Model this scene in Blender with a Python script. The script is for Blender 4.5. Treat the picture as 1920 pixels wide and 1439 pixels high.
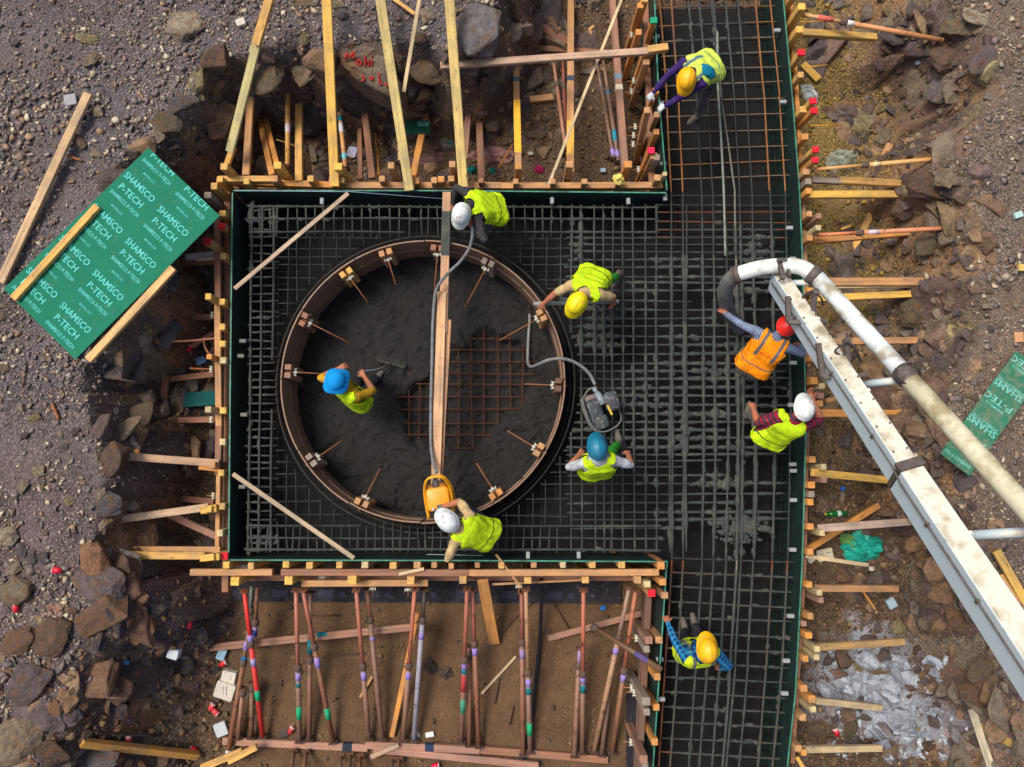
import bpy, bmesh, math, random
import numpy as np
from mathutils import Vector, Matrix, Quaternion

for _o in list(bpy.data.objects):
    bpy.data.objects.remove(_o)
random.seed(7)
RNG = np.random.default_rng(11)
SC = bpy.context.scene
COL = SC.collection
R = math.radians

# ------------------------------------------------------------------ camera
FPX, CX, CY, CAMH = 1346.0, 960.0, 719.5, 9.6      # focal length in photo pixels, centre, height above the formwork top
TILT = math.atan(145.0 / 1346.0)
cam = bpy.data.cameras.new('camera')
cam.sensor_width = 36.0
cam.lens = 36.0 * FPX / 1920.0
cam.clip_start = 0.05
cam.clip_end = 2000.0
cam_o = bpy.data.objects.new('camera', cam)
COL.objects.link(cam_o)
cam_o.location = (0, 0, CAMH)
cam_o.rotation_euler = (TILT, 0, 0)
SC.camera = cam_o

# ------------------------------------------------------------------ sky, sun, exposure
SUN_EL, SUN_AZ = R(62), R(300)          # azimuth clockwise from +Y
world = bpy.data.worlds.new('World')
SC.world = world
world.use_nodes = True
wn = world.node_tree.nodes
wn.clear()
wo = wn.new('ShaderNodeOutputWorld')
wb = wn.new('ShaderNodeBackground')
ws = wn.new('ShaderNodeTexSky')
ws.sky_type = 'NISHITA'
ws.sun_disc = False
ws.sun_elevation = SUN_EL
ws.sun_rotation = SUN_AZ
ws.dust_density = 5.0
ws.air_density = 0.7
wb.inputs['Strength'].default_value = 0.11
world.node_tree.links.new(ws.outputs[0], wb.inputs[0])
world.node_tree.links.new(wb.outputs[0], wo.inputs[0])
sun = bpy.data.lights.new('sun', 'SUN')
sun.energy = 2.1
sun.angle = R(22)
sun.color = (1.0, 0.92, 0.79)
sun_o = bpy.data.objects.new('sun', sun)
COL.objects.link(sun_o)
_d = Vector((math.sin(SUN_AZ) * math.cos(SUN_EL), math.cos(SUN_AZ) * math.cos(SUN_EL), math.sin(SUN_EL)))
sun_o.rotation_euler = _d.to_track_quat('Z', 'Y').to_euler()
sun_o.location = _d * 30
SC.view_settings.view_transform = 'Standard'
SC.view_settings.look = 'None'
SC.view_settings.gamma = 1.0
SC.view_settings.use_curve_mapping = False
SC.view_settings.exposure = 0.4
SC.cycles.use_denoising = True
SC.cycles.max_bounces = 5
SC.cycles.diffuse_bounces = 3

# ------------------------------------------------------------------ helpers
_ct, _st = math.cos(TILT), math.sin(TILT)
def P(px, py, z=0.0):
    """the point at height z that stands at this place of the photograph"""
    x, y = (px - CX) / FPX, -(py - CY) / FPX
    dx, dy, dz = x, y * _ct + _st, y * _st - _ct
    t = (CAMH - z) / -dz
    return Vector((t * dx, t * dy, z))

def lin(c):
    return tuple(((v / 255.0) / 12.92 if v / 255.0 <= 0.04045 else ((v / 255.0 + 0.055) / 1.055) ** 2.4) for v in c)

def mesh_from(name, verts, faces, mat=None, smooth=False):
    me = bpy.data.meshes.new(name)
    me.from_pydata([tuple(v) for v in verts], [], [tuple(f) for f in faces])
    if mat is not None:
        for m in (mat if isinstance(mat, (list, tuple)) else [mat]):
            me.materials.append(m)
    if smooth:
        me.polygons.foreach_set('use_smooth', [True] * len(me.polygons))
    me.update()
    return me

def link(name, me, parent=None, M=None, color=None):
    o = bpy.data.objects.new(name, me)
    COL.objects.link(o)
    if M is not None:
        o.matrix_basis = M
    if parent is not None:
        o.parent = parent
        o.matrix_parent_inverse = world_of(parent).inverted()
    if color is not None:
        o.color = (*color[:3], 1.0)
    return o
def world_of(o):
    if o.parent is None: return o.matrix_basis.copy()
    return world_of(o.parent) @ o.matrix_parent_inverse @ o.matrix_basis

def tag(o, label, cat, group=None, kind=None):
    if label: o['label'] = label
    if cat: o['category'] = cat
    if group: o['group'] = group
    if kind: o['kind'] = kind
    return o

def thing(name, loc, label, cat, group=None):
    e = bpy.data.objects.new(name, None)
    COL.objects.link(e)
    e.empty_display_size = 0.1
    e.location = loc
    e.matrix_basis = Matrix.Translation(Vector(loc))
    return tag(e, label, cat, group)

def cbox(L, W, H, c=0.006):
    v = []; idx = {}
    for sx in (-1, 1):
        for sy in (-1, 1):
            for sz in (-1, 1):
                for k in range(3):
                    p = [sx * (L / 2 - c), sy * (W / 2 - c), sz * (H / 2 - c)]
                    p[k] = (sx, sy, sz)[k] * (L, W, H)[k] / 2
                    idx[(sx, sy, sz, k)] = len(v); v.append(p)
    f = []
    cyc = [(-1, -1), (1, -1), (1, 1), (-1, 1)]
    def key(k, s, a, b):
        t = [0, 0, 0]; t[k] = s; t[(k + 1) % 3] = a; t[(k + 2) % 3] = b
        return tuple(t)
    for k in range(3):
        for s in (-1, 1):
            f.append([idx[(*key(k, s, a, b), k)] for a, b in cyc])
    for k in range(3):
        k1, k2 = (k + 1) % 3, (k + 2) % 3
        for a in (-1, 1):
            for b in (-1, 1):
                q1, q2 = key(k, -1, a, b), key(k, 1, a, b)
                f.append([idx[(*q1, k1)], idx[(*q1, k2)], idx[(*q2, k2)], idx[(*q2, k1)]])
    for sx in (-1, 1):
        for sy in (-1, 1):
            for sz in (-1, 1):
                f.append([idx[(sx, sy, sz, k)] for k in range(3)])
    return v, fix(v, f)

def fix(v, f, ctr=None):
    a = np.array(v, float)
    c = a.mean(0) if ctr is None else np.array(ctr)
    out = []
    for q in f:
        p = a[list(q)]
        n = np.cross(p[1] - p[0], p[2] - p[0])
        out.append(tuple(q) if n @ (p.mean(0) - c) >= 0 else tuple(reversed(q)))
    return out

def frame(p0, p1, up=(0, 0, 1)):
    p0, p1, up = Vector(p0), Vector(p1), Vector(up)
    x = (p1 - p0).normalized()
    if abs(x.dot(up)) > 0.98:
        up = Vector((0, 1, 0)) if abs(x.y) < 0.9 else Vector((1, 0, 0))
    y = up.cross(x).normalized()
    z = x.cross(y)
    M = Matrix((x, y, z)).transposed().to_4x4()
    M.translation = (p0 + p1) / 2
    return M

_bc = {}
def beam(name, p0, p1, w, h, mat, color=None, parent=None, up=(0, 0, 1), c=None, jit=0.0):
    """a sawn timber from p0 to p1, w wide and h deep"""
    L = (Vector(p1) - Vector(p0)).length
    c = min(0.006, w * 0.15, h * 0.15) if c is None else c
    k = (round(L, 3), round(w, 4), round(h, 4), mat.name)
    me = _bc.get(k)
    if me is None:
        v, f = cbox(L, w, h, c)
        if L > 0.8:                       # a little bow, as sawn timber has
            pass
        me = mesh_from('timber', v, f, mat)
        _bc[k] = me
    return link(name, me, parent, frame(p0, p1, up), color)

def tube_geo(pts, rad, n=8, caps=True):
    pts = [Vector(p) for p in pts]
    m = len(pts)
    rads = rad if hasattr(rad, '__len__') else [rad] * m
    v = []; f = []
    t = (pts[1] - pts[0]).normalized()
    a = Vector((0, 0, 1)) if abs(t.z) < 0.9 else Vector((1, 0, 0))
    u = t.cross(a).normalized()
    for i in range(m):
        tn = ((pts[min(i + 1, m - 1)] - pts[max(i - 1, 0)])).normalized()
        if tn.length < 1e-6: tn = t
        u = (u - tn * u.dot(tn))
        u = u.normalized() if u.length > 1e-6 else tn.orthogonal().normalized()
        w = tn.cross(u)
        for j in range(n):
            an = 2 * math.pi * j / n
            v.append(pts[i] + (u * math.cos(an) + w * math.sin(an)) * rads[i])
        t = tn
    for i in range(m - 1):
        for j in range(n):
            k = (j + 1) % n
            f.append((i * n + j, i * n + k, (i + 1) * n + k, (i + 1) * n + j))
    if caps:
        f.append(tuple(reversed(range(n))))
        f.append(tuple(range((m - 1) * n, m * n)))
    return v, f

def tube(name, pts, rad, mat, n=8, parent=None, color=None, smooth=True):
    v, f = tube_geo(pts, rad, n)
    return link(name, mesh_from(name, v, f, mat, smooth), parent, None, color)

class MB:
    """collects shapes that become one mesh"""
    def __init__(s): s.v = []; s.f = []; s.m = []
    def add(s, v, f, mi=0):
        b = len(s.v); s.v += [tuple(p) for p in v]; s.f += [tuple(i + b for i in q) for q in f]; s.m += [mi] * len(f)
        return s
    def box(s, M, L, W, H, mi=0, c=0.004):
        v, f = cbox(L, W, H, min(c, L * .2, W * .2, H * .2)); return s.add([M @ Vector(p) for p in v], f, mi)
    def bar(s, p0, p1, w, h, mi=0, up=(0, 0, 1)):
        return s.box(frame(p0, p1, up), (Vector(p1) - Vector(p0)).length, w, h, mi)
    def tube(s, pts, r, n=8, mi=0): return s.add(*tube_geo(pts, r, n), mi)
    def obj(s, name, mats, parent=None, smooth=False, M=None, color=None):
        me = mesh_from(name, s.v, s.f, mats, smooth)
        me.polygons.foreach_set('material_index', s.m)
        return link(name, me, parent, M, color)

def catmull(pts, n=6):
    pts = [Vector(p) for p in pts]
    q = [2 * pts[0] - pts[1]] + pts + [2 * pts[-1] - pts[-2]]
    out = []
    for i in range(1, len(q) - 2):
        a, b, c, d = q[i - 1], q[i], q[i + 1], q[i + 2]
        for k in range(n):
            t = k / n
            out.append(0.5 * ((2 * b) + (c - a) * t + (2 * a - 5 * b + 4 * c - d) * t * t + (3 * b - a - 3 * c + d) * t ** 3))
    out.append(pts[-1])
    return out

# numpy noise ------------------------------------------------------
def _hash(ix, iy, s):
    h = (ix.astype(np.int64) * 374761393 + iy.astype(np.int64) * 668265263 + s * 1274126177) & 0x7fffffff
    h = ((h ^ (h >> 13)) * 1103515245 + 12345) & 0x7fffffff
    h = ((h ^ (h >> 15)) * 747796405) & 0x7fffffff
    return ((h ^ (h >> 16)) & 0xffffff) / float(0xffffff)
def vnoise(x, y, s=0):
    ix, iy = np.floor(x), np.floor(y)
    fx, fy = x - ix, y - iy
    fx = fx * fx * (3 - 2 * fx); fy = fy * fy * (3 - 2 * fy)
    a, b = _hash(ix, iy, s), _hash(ix + 1, iy, s)
    c, d = _hash(ix, iy + 1, s), _hash(ix + 1, iy + 1, s)
    return (a * (1 - fx) + b * fx) * (1 - fy) + (c * (1 - fx) + d * fx) * fy
def fbm(x, y, o=4, s=0):
    t = 0; a = 0.5
    for k in range(o):
        t = t + a * (vnoise(x, y, s + k) - 0.5) * 2
        x, y, a = x * 2.03 + 3.1, y * 2.03 - 1.7, a * 0.5
    return t
def worley(x, y, s=0):
    """distance to the nearest cell point, the second nearest, and the random value of that cell"""
    ix, iy = np.floor(x), np.floor(y)
    d1 = np.full(x.shape, 9.0); d2 = np.full(x.shape, 9.0); cid = np.zeros(x.shape)
    cx = np.zeros(x.shape); cy = np.zeros(x.shape)
    for i in (-1, 0, 1):
        for j in (-1, 0, 1):
            gx, gy = ix + i, iy + j
            qx, qy = gx + _hash(gx, gy, s), gy + _hash(gx, gy, s + 17)
            d = np.hypot(x - qx, y - qy)
            m = d < d1
            d2 = np.where(m, d1, np.minimum(d2, d))
            cid = np.where(m, _hash(gx, gy, s + 31), cid)
            cx = np.where(m, qx, cx); cy = np.where(m, qy, cy)
            d1 = np.where(m, d, d1)
    return d1, d2, cid, cx, cy

# ------------------------------------------------------------------ materials
def mat(name):
    m = bpy.data.materials.new(name)
    m.use_nodes = True
    nt = m.node_tree
    b = nt.nodes['Principled BSDF']
    return m, nt, b
def N(nt, t, **kw):
    n = nt.nodes.new(t)
    for k, v in kw.items():
        if k in n.inputs: n.inputs[k].default_value = v
        else: setattr(n, k, v)
    return n
def mixc(nt, fac, a, b, mode='MIX'):
    n = nt.nodes.new('ShaderNodeMix'); n.data_type = 'RGBA'; n.blend_type = mode
    for i, s in ((0, fac), (6, a), (7, b)):
        if isinstance(s, bpy.types.NodeSocket): nt.links.new(s, n.inputs[i])
        else: n.inputs[i].default_value = s if i == 0 else ((*s, 1.0) if len(s) == 3 else s)
    return n.outputs[2]
def maths(nt, op, a, b=0.0, clamp=False):
    n = nt.nodes.new('ShaderNodeMath'); n.operation = op; n.use_clamp = clamp
    for i, s in ((0, a), (1, b)):
        if isinstance(s, bpy.types.NodeSocket): nt.links.new(s, n.inputs[i])
        else: n.inputs[i].default_value = s
    return n.outputs[0]
def ramp(nt, s, stops):
    n = nt.nodes.new('ShaderNodeValToRGB')
    e = n.color_ramp.elements
    while len(e) < len(stops): e.new(0.5)
    for q, (p, c) in zip(e, stops):
        q.position = p; q.color = (c, c, c, 1) if isinstance(c, (int, float)) else (*c, 1)
    nt.links.new(s, n.inputs[0])
    return n.outputs[0]
def coords(nt, scale=(1, 1, 1), kind='Object', rnd=True):
    tc = nt.nodes.new('ShaderNodeTexCoord')
    s = tc.outputs[kind]
    if rnd:
        oi = nt.nodes.new('ShaderNodeObjectInfo')
        ad = nt.nodes.new('ShaderNodeVectorMath'); ad.operation = 'MULTIPLY_ADD'
        cb = nt.nodes.new('ShaderNodeCombineXYZ')
        for i in range(3): nt.links.new(oi.outputs['Random'], cb.inputs[i])
        nt.links.new(cb.outputs[0], ad.inputs[0])
        ad.inputs[1].default_value = (37.0, 53.0, 71.0)
        nt.links.new(s, ad.inputs[2]); s = ad.outputs[0]
    mp = nt.nodes.new('ShaderNodeMapping'); mp.inputs['Scale'].default_value = scale
    nt.links.new(s, mp.inputs[0])
    return mp.outputs[0]
def noise(nt, vec, scale, detail=3.0, rough=0.55, out=0):
    n = N(nt, 'ShaderNodeTexNoise', Scale=scale, Detail=detail, Roughness=rough)
    nt.links.new(vec, n.inputs['Vector'])
    return n.outputs[out]
def bump(nt, b, h, strength=0.3, dist=0.01):
    n = N(nt, 'ShaderNodeBump', Strength=strength, Distance=dist)
    nt.links.new(h, n.inputs['Height'])
    nt.links.new(n.outputs[0], b.inputs['Normal'])
def objcol(nt):
    return nt.nodes.new('ShaderNodeObjectInfo').outputs['Color']

def mk_wood():
    m, nt, b = mat('sawn_wood')
    col = objcol(nt)
    v = coords(nt, (1.3, 26, 26))
    g = noise(nt, v, 1.0, 5, 0.65)
    c = mixc(nt, 1.0, col, ramp(nt, g, [(0.25, 0.5), (0.5, 0.95), (0.78, 1.25)]), 'MULTIPLY')
    v2 = coords(nt, (1, 1, 1))
    d = noise(nt, v2, 3.2, 5, 0.6)
    grey = mixc(nt, 0.6, c, (0.16, 0.135, 0.115))
    c = mixc(nt, ramp(nt, d, [(0.40, 0.0), (0.70, 0.85)]), c, grey)
    vo = N(nt, 'ShaderNodeTexVoronoi', Scale=1.0); nt.links.new(coords(nt, (2.6, 11, 11)), vo.inputs['Vector'])
    c = mixc(nt, ramp(nt, vo.outputs['Distance'], [(0.05, 0.7), (0.13, 0.0)]), c, (0.06, 0.03, 0.015))
    sp = noise(nt, v2, 28, 2, 0.5)
    c = mixc(nt, ramp(nt, sp, [(0.63, 0.0), (0.73, 0.55)]), c, (0.10, 0.085, 0.07))
    nt.links.new(c, b.inputs['Base Color'])
    b.inputs['Roughness'].default_value = 0.82
    bump(nt, b, g, 0.35, 0.006)
    return m
def mk_paint(name, rust=0.5, rough=0.55, metal=0.0, scale=9.0, dark=(0.055, 0.024, 0.013), spec=0.5):
    m, nt, b = mat(name)
    v = coords(nt)
    n1 = noise(nt, v, scale, 6, 0.65)
    n2 = noise(nt, v, scale * 6, 3, 0.6)
    c = mixc(nt, 1.0, objcol(nt), ramp(nt, n2, [(0.3, 0.8), (0.7, 1.1)]), 'MULTIPLY')
    c = mixc(nt, ramp(nt, n1, [(0.62 - 0.3 * rust, 0.0), (0.72 - 0.18 * rust, 0.85)]), c, dark)
    nt.links.new(c, b.inputs['Base Color'])
    b.inputs['Roughness'].default_value = rough
    b.inputs['Metallic'].default_value = metal
    b.inputs['Specular IOR Level'].default_value = spec
    bump(nt, b, n1, 0.25, 0.004)
    return m
def mk_rock():
    m, nt, b = mat('broken_rock')
    v = coords(nt)
    n1 = noise(nt, v, 5.0, 6, 0.65)
    n2 = noise(nt, v, 42.0, 4, 0.6)
    c = mixc(nt, 1.0, objcol(nt), ramp(nt, n1, [(0.28, 0.55), (0.5, 0.95), (0.72, 1.3)]), 'MULTIPLY')
    c = mixc(nt, 1.0, c, ramp(nt, n2, [(0.3, 0.7), (0.7, 1.25)]), 'MULTIPLY')
    n3 = noise(nt, v, 2.2, 4, 0.6)
    c = mixc(nt, ramp(nt, n3, [(0.50, 0.0), (0.60, 0.6)]), c, lin((128, 94, 66)))
    n5 = noise(nt, v, 3.1, 5, 0.65)
    c = mixc(nt, ramp(nt, n5, [(0.54, 0.0), (0.63, 0.55)]), c, lin((88, 80, 84)))
    nt.links.new(c, b.inputs['Base Color'])
    b.inputs['Roughness'].default_value = 0.88
    b.inputs['Specular IOR Level'].default_value = 0.25
    n4 = noise(nt, v, 14.0, 5, 0.7)
    h = maths(nt, 'ADD', maths(nt, 'ADD', n1, n4), maths(nt, 'MULTIPLY', n2, 0.4))
    bump(nt, b, h, 0.9, 0.04)
    return m
def mk_plain(name, col, rough=0.7, var=0.2, scale=20, metal=0.0, bumpd=0.002, spec=0.5):
    m, nt, b = mat(name)
    v = coords(nt)
    n1 = noise(nt, v, scale, 4, 0.6)
    c = mixc(nt, 1.0, col, ramp(nt, n1, [(0.3, 1 - var), (0.7, 1 + var)]), 'MULTIPLY')
    nt.links.new(c, b.inputs['Base Color'])
    b.inputs['Roughness'].default_value = rough
    b.inputs['Metallic'].default_value = metal
    b.inputs['Specular IOR Level'].default_value = spec
    if bumpd: bump(nt, b, n1, 0.3, bumpd)
    return m
def mk_objplain(name, rough=0.6, var=0.12, scale=15, bumpd=0.002, spec=0.4):
    m, nt, b = mat(name)
    v = coords(nt)
    n1 = noise(nt, v, scale, 4, 0.6)
    c = mixc(nt, 1.0, objcol(nt), ramp(nt, n1, [(0.3, 1 - var), (0.7, 1 + var)]), 'MULTIPLY')
    nt.links.new(c, b.inputs['Base Color'])
    b.inputs['Roughness'].default_value = rough
    b.inputs['Specular IOR Level'].default_value = spec
    if bumpd: bump(nt, b, n1, 0.3, bumpd)
    return m
WOOD = mk_wood()
STEEL = mk_paint('weathered_steel_paint', 0.22, 0.55)
RUST = mk_paint('rusty_steel', 0.15, 0.8)
ROCK = mk_rock()
CLOTH = mk_objplain('cloth', 0.9, 0.15, 30, 0.004, 0.2)
def mk_helmet():
    m, nt, b = mat('scuffed_helmet')
    v = coords(nt)
    n1 = noise(nt, v, 16, 5, 0.65); n2 = noise(nt, v, 60, 3, 0.6)
    c = mixc(nt, ramp(nt, n1, [(0.50, 0.0), (0.72, 0.5)]), objcol(nt), lin((110, 104, 92)))
    c = mixc(nt, ramp(nt, n2, [(0.64, 0.0), (0.70, 0.5)]), c, lin((88, 84, 76)))
    nt.links.new(c, b.inputs['Base Color']); b.inputs['Roughness'].default_value = .48
    bump(nt, b, n1, .12, .004)
    return m
HELM = mk_helmet()
PLASTIC = mk_objplain('plastic', 0.42, 0.06, 8, 0.0, 0.5)
PAPER = mk_objplain('printed_card', 0.75, 0.1, 25, 0.001, 0.3)
RUBBER = mk_objplain('dirty_rubber', 0.7, 0.35, 14, 0.004, 0.3)
# wood colours
YEL = lin((222, 172, 92)); YEL2 = lin((232, 184, 84)); PALE = lin((206, 186, 138)); TAN = lin((196, 146, 96))
BRN = lin((150, 104, 78)); PINKB = lin((158, 116, 96)); GREYW = lin((150, 136, 122)); ORG = lin((214, 146, 70)); DKB = lin((104, 74, 58))
LATH = lin((214, 190, 146))
# ================================================================== the ground
PLAT, FLOOR = 0.5, -1.1
ZB = -0.25                                  # top of the reinforcement
EDGE = [(1010, -420), (985, -120), (960, -20), (930, 40), (885, 95), (835, 118), (800, 84), (742, 104), (700, 84), (640, 100), (600, 112),
        (560, 98), (500, 112), (440, 106), (388, 118), (376, 190), (326, 245), (298, 278), (236, 308), (232, 400), (240, 480), (236, 560),
        (214, 640), (176, 692), (188, 760), (206, 830), (226, 900), (196, 960), (190, 1030), (226, 1100), (232, 1160), (176, 1200),
        (132, 1250), (128, 1320), (92, 1390), (60, 1480), (0, 1650), (-40, 1900), (1300, 2050), (2010, 1900), (1990, 1650), (1965, 1450),
        (1940, 1300), (1915, 1190), (1890, 1100), (1862, 1010), (1800, 950), (1806, 900), (1768, 850), (1782, 770), (1800, 700),
        (1832, 640), (1850, 600), (1822, 576), (1802, 524), (1848, 470), (1842, 400), (1832, 360), (1792, 300), (1802, 250), (1850, 200),
        (1872, 150), (1832, 60), (1772, 0), (1760, -120), (1750, -420)]
POLY = np.array([[P(a, b, PLAT).x, P(a, b, PLAT).y] for a, b in EDGE])
def signed(x, y, poly):
    """distance to the polygon's edge, positive inside"""
    d = np.full(x.shape, 1e9); ins = np.zeros(x.shape, bool)
    n = len(poly)
    for i in range(n):
        ax, ay = poly[i]; bx, by = poly[(i + 1) % n]
        ex, ey = bx - ax, by - ay
        t = np.clip(((x - ax) * ex + (y - ay) * ey) / (ex * ex + ey * ey), 0, 1)
        d = np.minimum(d, np.hypot(x - ax - t * ex, y - ay - t * ey))
        c = ((ay > y) != (by > y)) & (x < (bx - ax) * (y - ay) / (by - ay + 1e-12) + ax)
        ins ^= c
    return np.where(ins, d, -d)
# outline of the formwork (px at its top edge)
OUTL = [(1226, -60), (1250, 362), (437, 360), (430, 1049), (1252, 1053), (1222, 1500), (1470, 1500), (1490, 1300), (1503, 1050), (1510, 800),
        (1504, 500), (1498, 360), (1486, 200), (1462, -60)]
FOOT = np.array([[P(a, b, 0).x, P(a, b, 0).y] for a, b in OUTL])

def axis(lo, hi, step, far):
    a = list(np.arange(lo, hi, step))
    s = step; v = a[-1]
    while v < far: s *= 1.28; v += s; a.append(v)
    s = step; v = a[0]; pre = []
    while v > -far: s *= 1.28; v -= s; pre.append(v)
    return np.array(pre[::-1] + a)
GX, GY = axis(-8.4, 8.4, 0.029, 320), axis(-4.9, 7.8, 0.029, 320)
XX, YY = np.meshgrid(GX, GY)
def inv_px(x, y, z):
    """photo place of a world point"""
    dx, dy, dz = x, y, z - CAMH
    cy, cz = dy * _ct + dz * _st, -dy * _st + dz * _ct
    return CX + FPX * dx / -cz, CY - FPX * cy / -cz
sd = signed(XX, YY, POLY)
n1 = fbm(XX * 1.3, YY * 1.3, 4, 3)
w1, w2, cid, ccx, ccy = worley(XX * 2.4 + 0.25 * fbm(XX * 4, YY * 4, 2, 40), YY * 2.4 + 0.25 * fbm(XX * 4, YY * 4, 2, 50), 5)
v1, v2, cid2, _a, _b = worley(XX * 6.5, YY * 6.5, 9)
PXm, PYm = inv_px(XX, YY, -0.4)
soft = 0.95 + 0.5 * np.clip((PYm - 1050) / 250, 0, 1) * np.clip((620 - PXm) / 300, 0, 1) + 0.35 * np.clip((PYm - 1000) / 200, 0, 1) * np.clip((PXm - 1500) / 200, 0, 1)
soft = soft * np.where((PYm < 340) & (PXm < 1250), .62, 1.0) * np.where((PXm < 430) & (PYm >= 340) & (PYm < 1080), .6, 1.0) * np.where(PXm > 1500, .74, 1.0)
t = np.clip((sd + 0.16 * n1 + 0.20 * (cid - 0.5) + 0.03 * (cid2 - 0.5) + 0.16) / soft, 0, 1)
S = t * t * (3 - 2 * t)
slope_m = 4 * S * (1 - S)
HT = PLAT + (FLOOR - PLAT) * S
HT += slope_m * (0.26 * (cid - 0.5) + 0.07 * (cid2 - 0.5) - 0.10 * np.clip(0.12 - (w2 - w1), 0, 1) / 0.12 * 0.6)
tiltx, tilty = (cid * 7.3 % 1 - 0.5), (cid * 13.7 % 1 - 0.5)
HT += np.clip(slope_m, 0, 1) * 0.4 * ((XX * 2.4 - ccx) * tiltx + (YY * 2.4 - ccy) * tilty)
HT += (1 - S) * (0.06 * fbm(XX * 0.8, YY * 0.8, 3, 21) + 0.018 * fbm(XX * 5, YY * 5, 3, 25) + 0.05 * np.clip(0.3 - np.abs(sd + 0.25), 0, 1) * (cid2 - 0.3))
HT += S * (0.05 * fbm(XX * 1.1, YY * 1.1, 3, 61) + 0.02 * fbm(XX * 6, YY * 6, 3, 65))
# rubble heaps on the pit floor along its sides
heap = np.clip(1 - sd / 1.1, 0, 1) * S
HT += heap ** 2 * (0.22 + 0.22 * (cid - 0.4)) * np.where(np.abs(XX) < 8, 1, 0)
fs = signed(XX, YY, FOOT)
HT = np.where(fs > -0.45, np.minimum(HT, FLOOR + 0.03 + 0.02 * n1), HT)
HT = np.where(fs > 0.04, FLOOR - 0.12, HT)
HT = np.where(np.hypot(XX, YY) > 14, HT + np.clip((np.hypot(XX, YY) - 14) / 60, 0, 1) * 1.5 * fbm(XX * 0.03, YY * 0.03, 3, 80), HT)

def z_at(x, y):
    x, y = np.asarray(x, float), np.asarray(y, float)
    i = np.clip(np.searchsorted(GX, x) - 1, 0, len(GX) - 2); j = np.clip(np.searchsorted(GY, y) - 1, 0, len(GY) - 2)
    fx = (x - GX[i]) / (GX[i + 1] - GX[i]); fy = (y - GY[j]) / (GY[j + 1] - GY[j])
    return (HT[j, i] * (1 - fx) + HT[j, i + 1] * fx) * (1 - fy) + (HT[j + 1, i] * (1 - fx) + HT[j + 1, i + 1] * fx) * fy
def G(px, py, lift=0.0):
    """the place on the ground seen at this place of the photograph"""
    lo, hi = -1.4, 1.2
    for _ in range(22):
        z = (lo + hi) / 2
        p = P(px, py, z)
        if float(z_at(p.x, p.y)) > z: lo = z
        else: hi = z
    return P(px, py, (lo + hi) / 2) + Vector((0, 0, lift))

# colours of the soil, patch by patch, with painted shade in the left pit
def blend(c, k, m):
    m = np.clip(m, 0, 1)[..., None]
    return c * (1 - m) + np.array(lin(k)) * m
C = np.ones(XX.shape + (3,)) * np.array(lin((102, 96, 99)))
C = blend(C, (116, 100, 86), np.clip((XX - 2) / 3, 0, 1))
C = blend(C, (104, 88, 88), np.clip((PYm - 700) / 200, 0, 1) * np.clip((400 - PXm) / 200, 0, 1) * .7)
C = blend(C, (110, 101, 96), np.clip(0.5 + 1.6 * fbm(XX * 1.7, YY * 1.7, 4, 90), 0, 1) * 0.6)
C = blend(C, (88, 79, 78), np.clip(-0.2 + 1.8 * fbm(XX * 1.1 + 5, YY * 1.1, 4, 95), 0, 1) * 0.7)
pit = np.ones_like(C) * np.array(lin((96, 78, 62)))
pit = blend(pit, (106, 83, 62), np.clip((PYm - 1060) / 60, 0, 1) * np.clip((PXm - 380) / 60, 0, 1) * np.clip((1300 - PXm) / 60, 0, 1))
pit = blend(pit, (124, 104, 72), np.clip((PXm - 1480) / 40, 0, 1) * np.clip((1000 - PYm) / 300, 0, 1))
pit = blend(pit, (136, 116, 68), np.clip((PXm - 1500) / 30, 0, 1) * np.clip((1640 - PXm) / 60, 0, 1) * np.clip((620 - PYm) / 200, 0, 1) * np.clip(0.7 + fbm(XX * 3, YY * 3, 3, 33), 0, 1))
pit = blend(pit, (62, 52, 47), np.clip((1000 - PYm) / 300, 0, 1) * np.clip((480 - PXm) / 60, 0, 1) * 0.8)  # shade of the left pit side, painted into the soil colour
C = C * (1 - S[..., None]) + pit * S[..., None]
rk = np.array([lin(c) for c in ((120, 98, 84), (104, 90, 82), (138, 110, 84), (92, 82, 80), (128, 114, 98), (142, 112, 84), (108, 88, 82))])
rc = rk[(cid * 6.999).astype(int)]
sm = np.clip(slope_m * 1.5, 0, 1)[..., None]
C = C * (1 - sm) + rc * sm * (0.8 + 0.4 * cid2[..., None])
C = blend(C, (140, 124, 84), 0.6 * np.clip(slope_m * 2, 0, 1) * np.clip(1 - np.abs(sd - 0.02) / 0.10, 0, 1) * np.clip((cid2 - 0.55) * 3, 0, 1) * np.clip((900 - PYm) / 200, 0, 1))
lime = np.clip(1.35 - np.hypot((PXm - 1645) / 105, (PYm - 1290) / 95), 0, 1) + np.clip(1.3 - np.hypot((PXm - 1740) / 80, (PYm - 1385) / 65), 0, 1) + np.clip(1 - np.hypot((PXm - 1530) / 60, (PYm - 1250) / 14), 0, 1)
lime_m = np.clip(lime * 0.95 + 0.75 * fbm(XX * 5, YY * 5, 5, 120) - 0.12, 0, 1) * (lime > 0)
C = blend(C, (172, 180, 192), lime_m * 0.92)

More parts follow.
